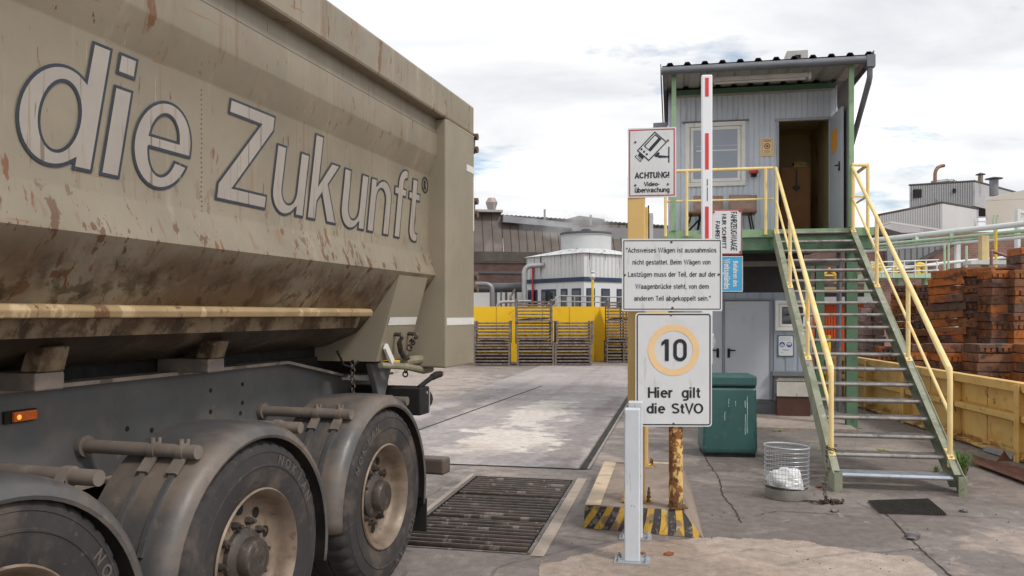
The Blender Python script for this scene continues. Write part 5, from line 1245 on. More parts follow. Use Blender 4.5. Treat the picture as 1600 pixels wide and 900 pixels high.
# bench with cushions on the platform
bp = thing('table', 'small brown wooden table with thin legs on the upper platform', 'table', tuple(Vector(BO) + R_ @ Vector((-1.95, .72, 3.09))), -BA)
k = MB(); k.box(-.55, .60, -.22, .22, .33, .365); k.build('tabletop', wood_m, bp, bevel=.005)
for x in (-.45, .5):
    for y in (-.17, .17):
        k = MB(); k.tube([(x, y, .33), (x + (-.10 if x < 0 else .06), y, 0)], .014, 8); k.build('leg', black_m, bp)
k = MB(); k.tube([(-.3, 0, .33), (-.35, .1, .0)], .02, 8); k.tube([(-.55, -.1, .0), (-.25, .1, .33)], .016, 8); k.build('brace', black_m, bp)
def cushion(x, w_, lab):
    k = MB(); bm2 = bmesh.new(); bmesh.ops.create_grid(bm2, x_segments=14, y_segments=12, size=1)
    vs = []
    for sgn in (-1, 1):
        for q_ in bm2.verts:
            u, v = q_.co.x, q_.co.y; th = .055 * (1 - abs(u) ** 6) * (1 - abs(v) ** 6) * (1 - .45 * math.exp(-((abs(u) - .45) ** 2 + v * v) * 30)) + .004
            vs.append((u * w_ / 2, sgn * th, v * .16 + .165))
    nn = len(bm2.verts); fl_ = [[v.index for v in f_.verts] for f_ in bm2.faces]
    k.add(vs, fl_ + [[i + nn for i in f_][::-1] for f_ in fl_], 0, True); bm2.free()
    o = k.build('cushion', cush_m, None, tuple(Vector(BO) + R_ @ Vector((x, .88, 3.455))), -BA, keepn=True); o.rotation_euler = (R(-12), R(2), -BA)
    tag(o, lab, 'cushion', 'seat cushions on the platform table')
cushion(-1.55, .46, 'faded brown seat cushion on the platform, right of the boom'); cushion(-2.12, .50, 'faded brown seat cushion partly hidden behind the raised boom')

# foot grating mat, chain, debris, weeds
mp = [G(1357, 785), G(1375, 803), G(1478, 806), G(1450, 782)]
mo = (mp[0] + mp[2]) / 2
mt = thing('door_mat', 'black honeycomb metal foot mat on the ground before the stairs', 'mat', tuple(mo + Vector((0, 0, .004))))
k = MB(); nu, nv = 22, 13
for i in range(nu + 1):
    k.bar(mp[0].lerp(mp[3], i / nu) - mo + Vector((0, 0, .01)), mp[1].lerp(mp[2], i / nu) - mo + Vector((0, 0, .01)), .006, .016)
for j in range(nv + 1):
    k.bar(mp[0].lerp(mp[1], j / nv) - mo + Vector((0, 0, .009)), mp[3].lerp(mp[2], j / nv) - mo + Vector((0, 0, .009)), .006, .014)
k.build('mesh', M('black_mat_steel', '#37332f', .6, .3, .2, 12), mt)
def chain_heap(label, px, py, n_, sp1, sp2, zmax):
    g = G(px, py); k = MB(); random.seed(px)
    for i in range(n_):
        c_ = (random.gauss(0, sp1), random.gauss(0, sp2), abs(random.gauss(0, zmax)) + .008)
        rot = Matrix.Rotation(random.uniform(0, 6), 3, 'Z') @ Matrix.Rotation(random.uniform(0, 6), 3, 'X')
        vs = []; pts = [Vector((.016 * math.cos(t), .010 * math.sin(t), 0)) for t in [j * math.pi / 4 for j in range(8)]]
        k.tube([rot @ p + Vector(c_) for p in pts], .004, 5, closed=True)
    return tag(k.build('chain', chain_m, None, tuple(g)), label, 'chain')
k = MB(); cg = G(1299, 786); pf = Vector(BO) + R_ @ Vector((-1.115, -4.53, 0)) - cg
path_ = [pf + Vector((.04 * math.cos(i * .95), .04 * math.sin(i * .95), .40 - i * .007)) for i in range(24)] + [(pf + Vector((.0, -.04, .23))).lerp(Vector((-.05, .0, .02)), i / 12) + Vector((-.045 * math.sin(i * .26), 0, 0)) for i in range(13)]
for i, c_ in enumerate(path_):
    rot = Matrix.Rotation(i * 1.3, 3, 'Z') @ Matrix.Rotation(1.2, 3, 'X')
    k.tube([rot @ Vector((.018 * math.cos(a), .011 * math.sin(a), 0)) + c_ for a in [j * math.pi / 4 for j in range(8)]], .0045, 5, closed=True)
for i in range(45):
    c_ = Vector((random.gauss(.0, .07) - .03, random.gauss(-.03, .03), abs(random.gauss(0, .016)) + .008)); rot = Matrix.Rotation(random.uniform(0, 6), 3, 'Z') @ Matrix.Rotation(random.uniform(0, 6), 3, 'X')
    k.tube([rot @ Vector((.020 * math.cos(a), .012 * math.sin(a), 0)) + c_ for a in [j * math.pi / 4 for j in range(8)]], .005, 5, closed=True)
for i in range(20):
    c_ = Vector((-.08 - .018 * i, .01 + .02 * math.sin(i * .5) + i * .008, .008)); rot = Matrix.Rotation(random.uniform(0, 6), 3, 'Z')
    k.tube([rot @ Vector((.014 * math.cos(a), .009 * math.sin(a), 0)) + c_ for a in [j * math.pi / 4 for j in range(8)]], .004, 5, closed=True)
tag(k.build('chain', M('rusty_chain_links', '#4a3f37', .65, .3, .3, 25, [('#8f7f70', (30, 30, 30), .55, .1, .6)]), None, tuple(G(1299, 786))), 'rusty chain heaped round the foot of the left stair rail', 'chain')
def tuft(px, py, n_, h, spread, label):
    g = G(px, py); k = MB(); random.seed(px + n_)
    for i in range(n_):
        a = random.uniform(0, 6.28); r0 = random.uniform(0, spread * .35); hh = h * random.uniform(.5, 1.1); b = random.uniform(.3, 1) * spread
        p = Vector((r0 * math.cos(a), r0 * math.sin(a), 0)); d = Vector((math.cos(a), math.sin(a), 0)); s_ = Vector((-d.y, d.x, 0)) * .0035
        pts = [p, p + d * b * .25 + Vector((0, 0, hh * .6)), p + d * b * .65 + Vector((0, 0, hh * .95)), p + d * b * 1.1 + Vector((0, 0, hh * .85))]
        k.add([pts[0] - s_, pts[0] + s_, pts[1] - s_, pts[1] + s_, pts[2] - s_ * .7, pts[2] + s_ * .7, pts[3]], [(0, 1, 3, 2), (2, 3, 5, 4), (4, 5, 6)])
    tag(k.build('grass_tuft', grass_m, None, tuple(g), keepn=True), label, 'grass tuft', 'grass tufts in the cracks')
tuft(1500, 742, 130, .26, .20, 'tall green grass tuft beside the right stair foot')
tuft(1378, 706, 60, .05, .14, 'low green grass tuft behind the third stair tread')
tuft(1462, 738, 24, .08, .08, 'sparse short grass under the right end of the stairs')
tuft(1216, 674, 26, .035, .16, 'thin grass line along the slab edge near the bin')
# rusty plate and scraps by the yellow wall
pp = [G(1522, 716), G(1548, 719), G(1608, 745), G(1608, 762), G(1525, 728)]
o_ = pp[0]
rp = thing('scrap_plate', 'flat rusty brown steel plate with an upturned corner beside ochre wall', 'scrap plate', tuple(o_))
k = MB(); zc_ = Vector((0, 0, .03)); A_ = [p - o_ + zc_ for p in (G(1518, 727), G(1545, 723), G(1615, 742), G(1615, 764))]
k.add(A_ + [p + Vector((0, 0, .012)) for p in A_], [(3, 2, 1, 0), (4, 5, 6, 7), (0, 1, 5, 4), (1, 2, 6, 5), (2, 3, 7, 6), (3, 0, 4, 7)])
k.build('plate', M('rusty_plate', '#5f3f33', .75, .2, .2, 6, [('#7c4e38', (6, 6, 6), .52, .1, .7)]), rp)
k = MB(); a_, b_, c_ = G(1517, 728) - o_, G(1548, 724) - o_, G(1521, 722) - o_ + Vector((0, 0, .09)); k.add([a_ + zc_, b_ + zc_, c_, a_ + zc_ + Vector((0, .012, 0)), b_ + zc_ + Vector((0, .012, 0)), c_ + Vector((0, .012, 0))], [(0, 1, 2), (5, 4, 3), (0, 3, 4, 1), (1, 4, 5, 2), (2, 5, 3, 0)]); k.build('upturned_corner', bpy.data.materials['rusty_plate'], rp)
k = MB(); a_ = G(1558, 727) - o_; k.add([a_ + zc_ * 1.5, a_ + Vector((.17, .0, .045)), a_ + Vector((.10, .02, .16)), a_ + zc_ * 1.5 + Vector((0, .012, 0)), a_ + Vector((.17, .012, .045)), a_ + Vector((.10, .034, .16))], [(0, 1, 2), (5, 4, 3), (0, 3, 4, 1), (1, 4, 5, 2), (2, 5, 3, 0)]); k.build('upright_offcut', bpy.data.materials['rusty_plate'], rp)
k = MB(); g1, g2 = G(1546, 706), G(1592, 720); k.bar(Vector((0, 0, .04)), g2 - g1 + Vector((0, 0, .04)), .16, .05); tag(k.build('metal_strip', galv_m, None, tuple(g1)), 'light grey metal strip lying at the foot of ochre wall', 'metal strip')
random.seed(5)
def pebble(px, py, r, m, label, cat='stone', grp=None):
    g = G(px, py); k = MB(); bm2 = bmesh.new(); bmesh.ops.create_icosphere(bm2, subdivisions=2, radius=1); se = Vector((px * .37, py * .71, r * 99))
    vs = []
    for q_ in bm2.verts:
        n_ = 1 + .55 * mn.noise(q_.co * 1.6 + se); vs.append((q_.co.x * r * n_ * 1.3, q_.co.y * r * n_, max(0, q_.co.z * .6 + .35) * r * n_))
    k.add(vs, [[v.index for v in f_.verts] for f_ in bm2.faces], 0, True); bm2.free()
    tag(k.build('debris', m, None, tuple(g)), label, cat, grp)
rs = M('brown_scrap', '#7c4a30', .8, 0, .2, 30); gs_ = M('grey_scrap', '#6a6567', .7, .2, .3, 20)
pebble(1044, 868, .028, rs, 'rust brown lump lying right of the front bollard base', 'debris'); pebble(1004, 866, .02, rs, 'small rust brown lump close behind the front bollard base', 'debris'); pebble(1424, 842, .05, gs_, 'crumpled grey foil scrap on asphalt below the mat', 'debris'); pebble(1304, 800, .03, gs_, 'dark scrap left on asphalt left of the mat', 'debris'); pebble(1280, 762, .022, rs, 'orange brown lump between basket and stairs', 'debris'); pebble(1505, 800, .03, gs_, 'small grey chip right of the right stair foot', 'debris')
k = MB()
for i in range(200):
    px = random.uniform(880, 1620); py = random.uniform(665, 900); g = G(px, py)
    if 905 < px < 1105 and 715 < py < 845: continue
    if abs(math.sin(px * .01) + math.sin(py * .03)) < random.random() * 1.3: continue
    r_ = random.uniform(.0015, .005); rot = Matrix.Rotation(random.uniform(0, 6), 3, 'Z'); k.obox(g + Vector((0, 0, r_ * .6 + .004)), r_ * 2.2, r_ * 1.6, r_ * 1.3, rot)
tag(k.build('gravel', M('loose_grit', '#5d544f', .9, 0, .3, 60)), None, None, None, 'stuff')

# ================================================================= OCHRE STEEL WALL
wa, wb_ = Vector((6.67, 16.1, 0)), Vector((6.02, 8.7, 0)); wdv = (wb_ - wa).normalized(); wl = 14.8; nrm = Vector((wdv.y, -wdv.x, 0))
if nrm.x > 0: nrm = -nrm
rotw = math.atan2(wdv.y, wdv.x)
wbs = wa + wdv * 0 
yw = thing('steel_wall', 'low rusty ochre steel wall with upright ribs along the stacks', 'wall', tuple(wbs), rotw)
# local x towards the camera, local y: +/- ; outward (towards the stairs) sign
out = 1 if (Matrix.Rotation(rotw, 3, 'Z') @ Vector((0, 1, 0))).dot(nrm) > 0 else -1
oy = lambda a, b: (min(a * out, b * out), max(a * out, b * out))
HW = .935
k = MB(); x = -7.0
posts = [6.44 - 1.75 * i for i in range(-2, 5)]
k.box(-1.6, 11, *oy(-.02, -.01), .02, HW); k.build('panel_sheet', nearyel, yw)
k = MB()
xx = -1.55
while xx < 10.9:
    k.box(xx + .01, xx + .86, *oy(-.01, .002), .11, .44); k.box(xx + .01, xx + .86, *oy(-.01, .002), .56, HW - .12); xx += .875
k.build('panel_plates', nearyel, yw, bevel=.004)
for (z0, z1, d) in ((HW - .11, HW, .11), (.47, .545, .11), (.02, .06, .12)):
    k = MB(); k.box(-1.62, 11, *oy(-.02, d), z0, z1); k.build('rail_beam', nearyel, yw, bevel=.006)
for x in posts:
    k = MB(); k.box(x - .012, x + .012, *oy(.003, .13), .0, HW - .112); k.box(x - .055, x + .055, *oy(.131, .142), 0, HW - .02); k.build('rib_post', nearyel, yw)

# ================================================================= STACKS OF RUSTY IRON BLOCKS
def block_mesh(kind, L, D, Hh):
    k = MB(); e = .012
    if kind == 0: k.box(0, L, 0, D, 0, Hh)
    else:
        k.box(0, L, .03, D, 0, Hh); k.box(0, L, 0, .03, Hh * .55, Hh)
        n = int(L / .085)
        for i in range(n): k.box(L * i / n + .012, L * (i + 1) / n - .014, .0, .03, 0 if kind == 1 else Hh * .12, Hh * .55)
    return k
protos = {}
ords = ['topmost', 'second from top', 'third from top', 'fourth from top', 'fifth from top', 'sixth from top', 'seventh from top', 'eighth from top', 'ninth from top', 'tenth from top', 'eleventh from top', 'twelfth from top'] + [w_ + ' from top' for w_ in 'thirteenth fourteenth fifteenth sixteenth seventeenth eighteenth nineteenth twentieth'.split()]
def column(desc, px, Z, z0, n, L, D, Hh, ang, mat, lean=0, jit=.03, group='rusty cast iron blocks', notch=.35, tilt=0):
    base = P(px, HY, Z); base.z = 0
    for i in range(n):
        kd = 0 if random.random() > notch else random.choice((1, 2)); key = (kd, round(L, 2), round(D, 2), round(Hh, 3), mat.name)
        d = Matrix.Rotation(ang, 3, 'Z')
        loc = base + d @ Vector((random.uniform(-jit, jit) + lean * i, random.uniform(-jit, jit), 0)); loc.z = z0 + i * Hh
        if key in protos: o = protos[key].copy(); col.objects.link(o); o.location = loc
        else: o = protos[key] = block_mesh(kd, L, D, Hh * random.uniform(.92, .97)).build('iron_block', mat, None, loc, 0, bevel=.008)
        o.rotation_euler = (random.uniform(-.012, .012), random.uniform(-.016, .016) - tilt, ang + random.uniform(-.07, .07))
        tag(o, f'{ords[n - 1 - i]} {"notched" if kd else "plain"} iron block in {desc}', 'iron block', group)
def lenpx(w_, Z): return w_ / F * Z
# low front row behind the ochre wall
for j, (px, wpx, desc, Z) in enumerate(((1424, 44, 'low row, leftmost pile behind the wall', 14.1), (1469, 58, 'low row behind the bent handrail', 13.0), (1528, 72, 'low row, right of the handrail bend', 12.4), (1601, 70, 'low row at the right frame edge', 12.0))):
    column(desc, px, Z, HC - 46 * Z / F - .1417 * 8, 8, lenpx(wpx - 1, Z), .55, .1417, R(-4), rust_blk, 0, .014)
column('low row behind the upper right stair stringer', 1372, 15.7, 0, 8, .55, .5, .142, R(-3), rust_blk, 0, .015)
column('low pile showing left of the right stringer', 1329, 17.2, .0, 8, .55, .5, .136, R(-4), rust_blk, 0, .02)
# tall stacks
column('tall leaning stack nearest the yellow handrail', 1456, 15.1, .0, 17, lenpx(50, 15), .38, .150, R(-38), rust_blk, -.003, .045, tilt=R(4))
column('tall stack with dark block ends, centre', 1496, 14.9, .0, 17, lenpx(44, 14.9), .42, .151, R(-38), rust_blk, .001, .045, tilt=R(3))
column('tall stack beside the right frame edge, left column', 1549, 14.2, .0, 17, lenpx(34, 14.2), .5, .148, R(-2), rust_blk, 0, .02)
column('tall stack cut by the right frame edge', 1585, 14.0, .0, 17, lenpx(44, 14), .5, .148, R(-2), rust_blk, 0, .02)
column('highest stack, just inside the right frame edge', 1595, 14.7, .0, 20, .6, .5, .148, R(-2), rust_blk, 0, .02)
column('shadowed stack between the two tall stacks', 1528, 15.6, .0, 16, .30, .5, .151, R(-2), rust_blk, 0, .02)
column('orange rust stack left of the handrail', 1394, 16.6, .0, 16, lenpx(36, 16.2), .42, .146, R(-35), rust_blk, 0, .035, notch=.5, tilt=R(2))
column('orange rust stack under the pipe platform', 1428, 16.3, .0, 16, lenpx(28, 16), .45, .146, R(-35), rust_blk, 0, .035, notch=.5, tilt=R(2))
column('stack peeping above the leaning stack', 1462, 17.0, .0, 16, .3, .45, .148, R(2), rust_blk, 0, .03)
for j, (px, n_) in enumerate(((1346, 13), (1366, 14))):
    column(('narrow pale pile against the orange container, left one', 'narrow pale pile against the orange container, right one')[j], px, 17.0, .0, n_, .24, .4, .145, R(6), pink_blk, 0, .015, 'pale dusty iron blocks', .0)
for j, (px, n_) in enumerate(((1283, 9), (1298, 9))):
    column(('pale pile between the green columns, left one', 'pale pile between the green columns, right one')[j], px, 17.6, .0, n_, .19, .4, .13, R(6), pink_blk, 0, .015, 'pale dusty iron blocks', .0)
# thin capping sheets on the tall stacks
g = P(1506, HY, 14.9); g.z = .151 * 17 + .004
k = MB(); k.box(0, 1.15, .0, .5, 0, .03); tag(k.build('steel_sheet', rust_blk, None, tuple(g), R(2)), 'thin orange rusty sheet capping the centre tall stack', 'steel sheet')

# ================================================================= FAR LEFT: YARD WALL, RACKS, TOWER, HALL
fw_ = thing('yard_wall', 'bright yellow yard wall behind the steel racks', 'wall', tuple(G(928, 565)), 0)
g0 = G(928, 565); hwl = (565 - 479) / F * g0.y
k = MB(); k.box(-14, 0, 0, .3, 0, hwl); k.build('front_panel', faryel, fw_)
k = MB(); a_ = P(949, 491, g0.y + .9) - g0; a_.z = -g0.z
k.add([(0.002, 0, 0), (a_.x, .9, 0), (a_.x, .9, hwl), (0.002, 0, hwl)], [(0, 1, 2, 3)]); k.add([(a_.x, .9, 0), (a_.x + 6, 1.2, 0), (a_.x + 6, 1.2, hwl - .02), (a_.x, .9, hwl - .02)], [(0, 1, 2, 3)]); k.build('side_panel', faryel, fw_)
k = MB()
for x in (-3.6, -1.9, -.9): k.box(x - .01, x + .01, -.012, -.002, .02, hwl - .01)
k.box(.02, a_.x, .2, .9, 1.18, 1.22) if False else None
k.build('panel_joint', M('dull_yellow_joint', '#b98f1e', .6), fw_)
# steel racks (stillages)
def stillage(w_, d_, h_, bars):
    t = thing('steel_rack', None, 'rack', (0, 0, 0), 0, 'stacked steel racks')
    for x in (0, w_):
        for y in (0, d_):
            k = MB(); k.box(x - .035, x + .035, y - .035, y + .035, 0, h_); k.lathe([(.045, h_), (.05, h_ + .05), (.02, h_ + .07), (0, h_ + .07)], (x, y, 0), 'z', 8); k.build('post', rack_m, t)
    for b in bars:
        k = MB()
        for y in (0, d_): k.box(0, w_, y - .022, y + .022, b - .025, b + .025)
        for x in (0, w_): k.box(x - .022, x + .022, 0, d_, b - .025, b + .025)
        for i in range(1, 5): k.box(w_ * i / 5 - .02, w_ * i / 5 + .02, 0, d_, b - .02, b + .01)
        k.build('shelf_frame', rack_m, t)
    k = MB()
    for i in range(9): k.bar((random.uniform(.05, .3), random.uniform(.05, d_ - .1), bars[0] + .04), (w_ - random.uniform(.05, .4), random.uniform(.05, d_ - .1), bars[0] + .06 + random.random() * .05), .05, .03)
    k.build('loose_bars', rack_m, t)
    for z0, z1 in ((.08, .21), (.30, .43), (.53, .61)):
        k = MB()
        k.box(.05, w_ - .05, .06, d_ - .06, z0, z1 - .015)
        for i in range(9): k.box(.06 + i * .12, .06 + i * .12 + .10, .035, .061, z0 + .02, z1 - random.uniform(.02, .06))
        k.build('stored_plates', M('dark_stored_plates', '#332b28', .8, .1, .3, 6) if 'dark_stored_plates' not in bpy.data.materials else bpy.data.materials['dark_stored_plates'], t)
    return t
zs_ = 28.0; ms_ = zs_ / F
st0 = stillage(55 * ms_, 1.0, 33 * ms_, [.05, .16, .27, .385, .50, .60, .70])
stack_list = [(808, 3, 55, 'tallest rack stack, before the yellow wall'), (869, 2, 55, 'rack stack left of the yellow corner'), (742, 2, 55, 'rack stack right beside the trailer tail'), (950, 3, 30, 'narrow rack stack behind the ochre column'), (973, 3, 30, 'rack stack half hidden by the ochre column')]
first = True
for (px, n_, wpx, desc) in stack_list:
    for i in range(n_):
        if first: o = st0; first = False
        else:
            o = copy_tree(st0)
            if i >= 1:
                for ch in [c for c in o.children if c.name.startswith('stored_plates')]: bpy.data.objects.remove(ch)
        Zr = zs_ if px < 940 else 29.6
        o.location = (P(px, HY, Zr).x + random.uniform(-.04, .04), Zr + random.uniform(-.1, .1), i * 34.2 * ms_ * (.985)); o.rotation_euler = (0, 0, random.uniform(-.03, .03)); o.scale = (wpx / 55, 1, 1) if px < 940 else (wpx / 55, .8, 1)
        o['label'] = f'{("bottom", "second", "top")[i] if n_ == 3 else ("bottom", "top")[i]} rusty steel rack in {desc}'
k = MB(); k.box(-.1, .1, 0, .12, 0, .35) 
# cooling tower
ct = thing('cooling_tower', 'white streaked cooling tower with a round fan top and blue banded windows', 'cooling tower', tuple(P(912.5, 491, 34) * 1 - Vector((0, 0, HC))), 0)
msc = 34 / F
aL = R(180 - 52); aR = R(38)
dL = Vector((math.cos(aL), math.sin(aL), 0)); dR = Vector((math.cos(aR), math.sin(aR), 0)); LL = 3.75
ztop = HC + 97 * msc; zb1 = HC + 55.5 * msc
def tw(u, v, z): return dL * u + dR * v + Vector((0, 0, z))
k = MB()
for (d, e) in ((dL, dR), (dR, dL)):
    n_ = 16; pts = []
    for i in range(n_ + 1):
        pts.append((i / n_ * LL, 0))
        if i < n_: pts += [((i + .85) / n_ * LL, 0), ((i + .9) / n_ * LL, -.03), ((i + .97) / n_ * LL, -.03)]
    k.strip(pts, lambda a, b, z: d * a + e * b + Vector((0, 0, z)), zb1, ztop)
for (a, b) in (((LL, 0), (LL, LL)), ((LL, LL), (0, LL))): k.add([tw(a[0], a[1], 0), tw(b[0], b[1], 0), tw(b[0], b[1], ztop), tw(a[0], a[1], ztop)], [(0, 1, 2, 3)])
k.build('louvre_casing', far_white, ct, keepn=True)
k = MB(); zc1 = zb1 - .0
k.add([tw(0, 0, 0), tw(LL, 0, 0), tw(LL, 0, zb1 - .0), tw(0, 0, zb1)], [(0, 1, 2, 3)]); k.add([tw(0, 0, 0), tw(0, LL, 0), tw(0, LL, zb1), tw(0, 0, zb1)], [(0, 1, 2, 3)]); k.build('lower_wall', M('far_white_plain', '#c8cace', .5, 0, .04, .6, [('#9a9894', (2, 2, .8), .6, .08, .4)]), ct, keepn=True)
k = MB()
for d, e in ((dL, dR), (dR, dL)):
    o_ = -e * .05
    k.add([d * 0 + o_ * 1 + Vector((0, 0, zb1 - .10)) - d * .05, d * LL + o_ + Vector((0, 0, zb1 - .10)), d * LL + o_ + Vector((0, 0, zb1 + .08)), o_ + Vector((0, 0, zb1 + .08)) - d * .05], [(0, 1, 2, 3)])
k.build('blue_band', navy_far, ct, keepn=True)
for d, e, lst in ((dL, dR, ((.18, .75), (1.02, 1.45), (1.75, 2.75), (3.0, 3.35), (3.42, 3.7))), (dR, dL, ((.12, .62), (.98, 1.5), (1.9, 2.7)))):
    for (a, b) in lst:
        k = MB(); o_ = -e * .012; o2 = -e * .022; zc2, zd2 = HC + 6 * msc, HC + 41 * msc
        k.add([d * a + o_ + Vector((0, 0, zc2)), d * b + o_ + Vector((0, 0, zc2)), d * b + o_ + Vector((0, 0, zd2)), d * a + o_ + Vector((0, 0, zd2))], [(0, 1, 2, 3)]); wn_ = k.build('window', navy_far, ct, keepn=True)
        k = MB(); k.add([d * (a + .07) + o2 + Vector((0, 0, zc2 + .07)), d * (b - .07) + o2 + Vector((0, 0, zc2 + .07)), d * (b - .07) + o2 + Vector((0, 0, zd2 - .09)), d * (a + .07) + o2 + Vector((0, 0, zd2 - .09))], [(0, 1, 2, 3)]); k.build('pane', glass_d, wn_, keepn=True)
k = MB(); cc = tw(LL / 2, LL / 2, 0); e_ = .12
rim_ = [tw(-e_, -e_, ztop - .02), tw(LL + e_, -e_, ztop - .02), tw(LL + e_, LL + e_, ztop - .02), tw(-e_, LL + e_, ztop - .02)]
nr = 32; rc = 1.12; zr0 = ztop + .28
vs = list(rim_) + [cc + Vector((rc * math.cos(2 * math.pi * i / nr + R(128 + 45 + 90)), rc * math.sin(2 * math.pi * i / nr + R(128 + 45 + 90)), zr0)) for i in range(nr)]
# roof: four fans from each square edge to a quarter of the ring
ring_pts = vs[4:]
def ang(p): return math.atan2(p.y - cc.y, p.x - cc.x)
fs = []
for i in range(4):
    a0 = ang(rim_[i]); 
    pass
bmr = MB()
order = sorted(range(4), key=lambda i: ang(rim_[i]))
cor = [rim_[i] for i in order]
for i in range(4):
    A, Bc = cor[i], cor[(i + 1) % 4]; a0, a1 = ang(A), ang(Bc)
    if a1 < a0: a1 += 2 * math.pi
    for j in range(8):
        t0_, t1_ = a0 + (a1 - a0) * j / 8, a0 + (a1 - a0) * (j + 1) / 8
        q0, q1 = [cc + Vector((rc * math.cos(t), rc * math.sin(t), zr0)) for t in (t0_, t1_)]
        bmr.add([A.lerp(Bc, j / 8), A.lerp(Bc, (j + 1) / 8), q1, q0], [(0, 1, 2, 3)], 0, False)
bmr.build('roof', far_white, ct)
k = MB(); zr1 = HC + (491 - 369) / F * 36.6
k.lathe([(rc, zr0 - .1), (rc, zr1), (rc + .05, zr1), (rc + .05, zr1 + .12), (rc, zr1 + .12), (rc - .06, zr1 - .2), (rc - .06, zr0)], tuple(cc), 'z', 40); k.build('fan_ring', M('fan_ring_white', '#b9bbbc', .5, 0, .05, 1, [('#55524f', (6, 6, 2), .64, .05, .8)]), ct)
k = MB(); k.lathe([(rc + .055, zr1 + .02), (rc + .055, zr1 + .125), (rc - .02, zr1 + .125)], tuple(cc), 'z', 40); k.build('ring_rim', pipe_dark, ct)
k = MB(); k.box(cc.x - .14, cc.x + .14, cc.y - .14, cc.y + .14, zr1 - .2, zr1 + .32); k.cyl(cc + Vector((-.22, 0, zr1 + .2)), cc + Vector((.22, 0, zr1 + .2)), .11, 12); k.build('fan_motor', pipe_dark, ct)
# railing in front of the tower (own thing) and lamp mast
rl_ = thing('walkway_railing', 'thin galvanised walkway railing in front of the cooling tower', 'railing', tuple(G(928, 565) + Vector((0, 1.2, 0))))
g1 = G(928, 565) + Vector((0, 1.2, 0)); k = MB(); mq = 31.9 / F
for z in (462, 471): k.tube([P(a, b, 31.9) - g1 for a, b in ((851, z + 17), (875, z), (1000, z + 3))], .025, 6)
for x in (868, 875, 886, 898, 914, 926, 938, 950): k.tube([P(x, 482, 31.9) - g1, P(x, 463, 31.9) - g1], .022, 6)
k.build('rails', galv_m, rl_)
lm = thing('lamp_mast', 'yellow pole with white globe lamp before the cooling tower', 'lamp', tuple(P(926, 491, 31.2) - Vector((0, 0, HC))))
k = MB(); k.tube([(0, 0, 0), (0, 0, HC + 55 * 31.2 / F)], .05, 10); k.build('pole', valve_y, lm)
k = MB(); k.lathe([(.03, 3.05), (.09, 3.1), (.12, 3.17), (.10, 3.24), (.06, 3.28), (.06, 3.33), (.09, 3.35), (.07, 3.4), (0, 3.42)], (0, 0, 0), 'z', 16); k.build('lamp_head', far_shed2, lm)
# pipes left of the tower
def pipe(name, label, pts, r, m, n=12):
    a = Vector(pts[0]); k = MB(); k.tube([Vector(p) - a for p in pts], r, n); return tag(k.build(name, m, None, tuple(a)), label, 'pipe')
def elbow(pts, rad=.4, n=5):
    out_ = [Vector(pts[0])]
    for a, b, c in zip(pts, pts[1:], pts[2:]):
        a, b, c = Vector(a), Vector(b), Vector(c); p = b + (a - b).normalized() * rad; q_ = b + (c - b).normalized() * rad
        for i in range(n + 1):
            t = i / n; out_.append(p.lerp(b, t).lerp(b.lerp(q_, t), t))
    return out_ + [Vector(pts[-1])]
pipe('lagged_pipe', 'silver pipe bending down beside the cooling tower', elbow([P(850, 414, 36), P(819, 416, 36), P(819, 500, 36)], .35), .11, pipe_silver)
pipe('lagged_pipe', 'grey pipe bending down right beside the trailer tail', elbow([P(730, 444, 33), P(769, 444, 33), P(769, 500, 33)], .3), .10, pipe_grey)
pipe('lagged_pipe', 'thick dark horizontal pipe across the brick hall', [P(730, 450, 38), P(845, 449, 38)], .22, pipe_dark)
pipe('lagged_pipe', 'low silver pipe curving just above the yellow wall', elbow([P(777, 490, 32.5), P(777, 472, 32.5), P(830, 471, 32.5)], .25), .06, pipe_silver)
pipe('red_pole', 'thin red pole beside the silver pipe', [P(832.5, 413, 36.5), P(832.5, 500, 36.5)], .045, sign_r)
pipe('dark_pole', 'thin dark pole before the white annex', [P(783, 455, 36), P(783, 500, 36)], .04, pipe_dark); pipe('bent_bracket', 'rusty bent bracket under the thick dark pipe', [P(805, 452, 36), P(798, 463, 36), P(798, 490, 36)], .05, rack_m)
wx_ = thing('annex', 'plain white annex wall below the thick dark pipe', 'building', tuple(P(785, 491, 39) - Vector((0, 0, HC)))); ma = 39 / F
k = MB(); k.box(-70 * ma, 70 * ma, 0, 3, 0, HC + 37 * ma); k.build('wall', far_white and M('annex_white', '#c9cacb', .5, 0, .04, .5), wx_)
k = MB()
for px in (775, 791, 806, 822): k.box((px - 785) * ma - .05, (px - 785) * ma + .05, -.02, -.002, 0, HC + 36 * ma)
k.build('wall_joint', pipe_dark, wx_)

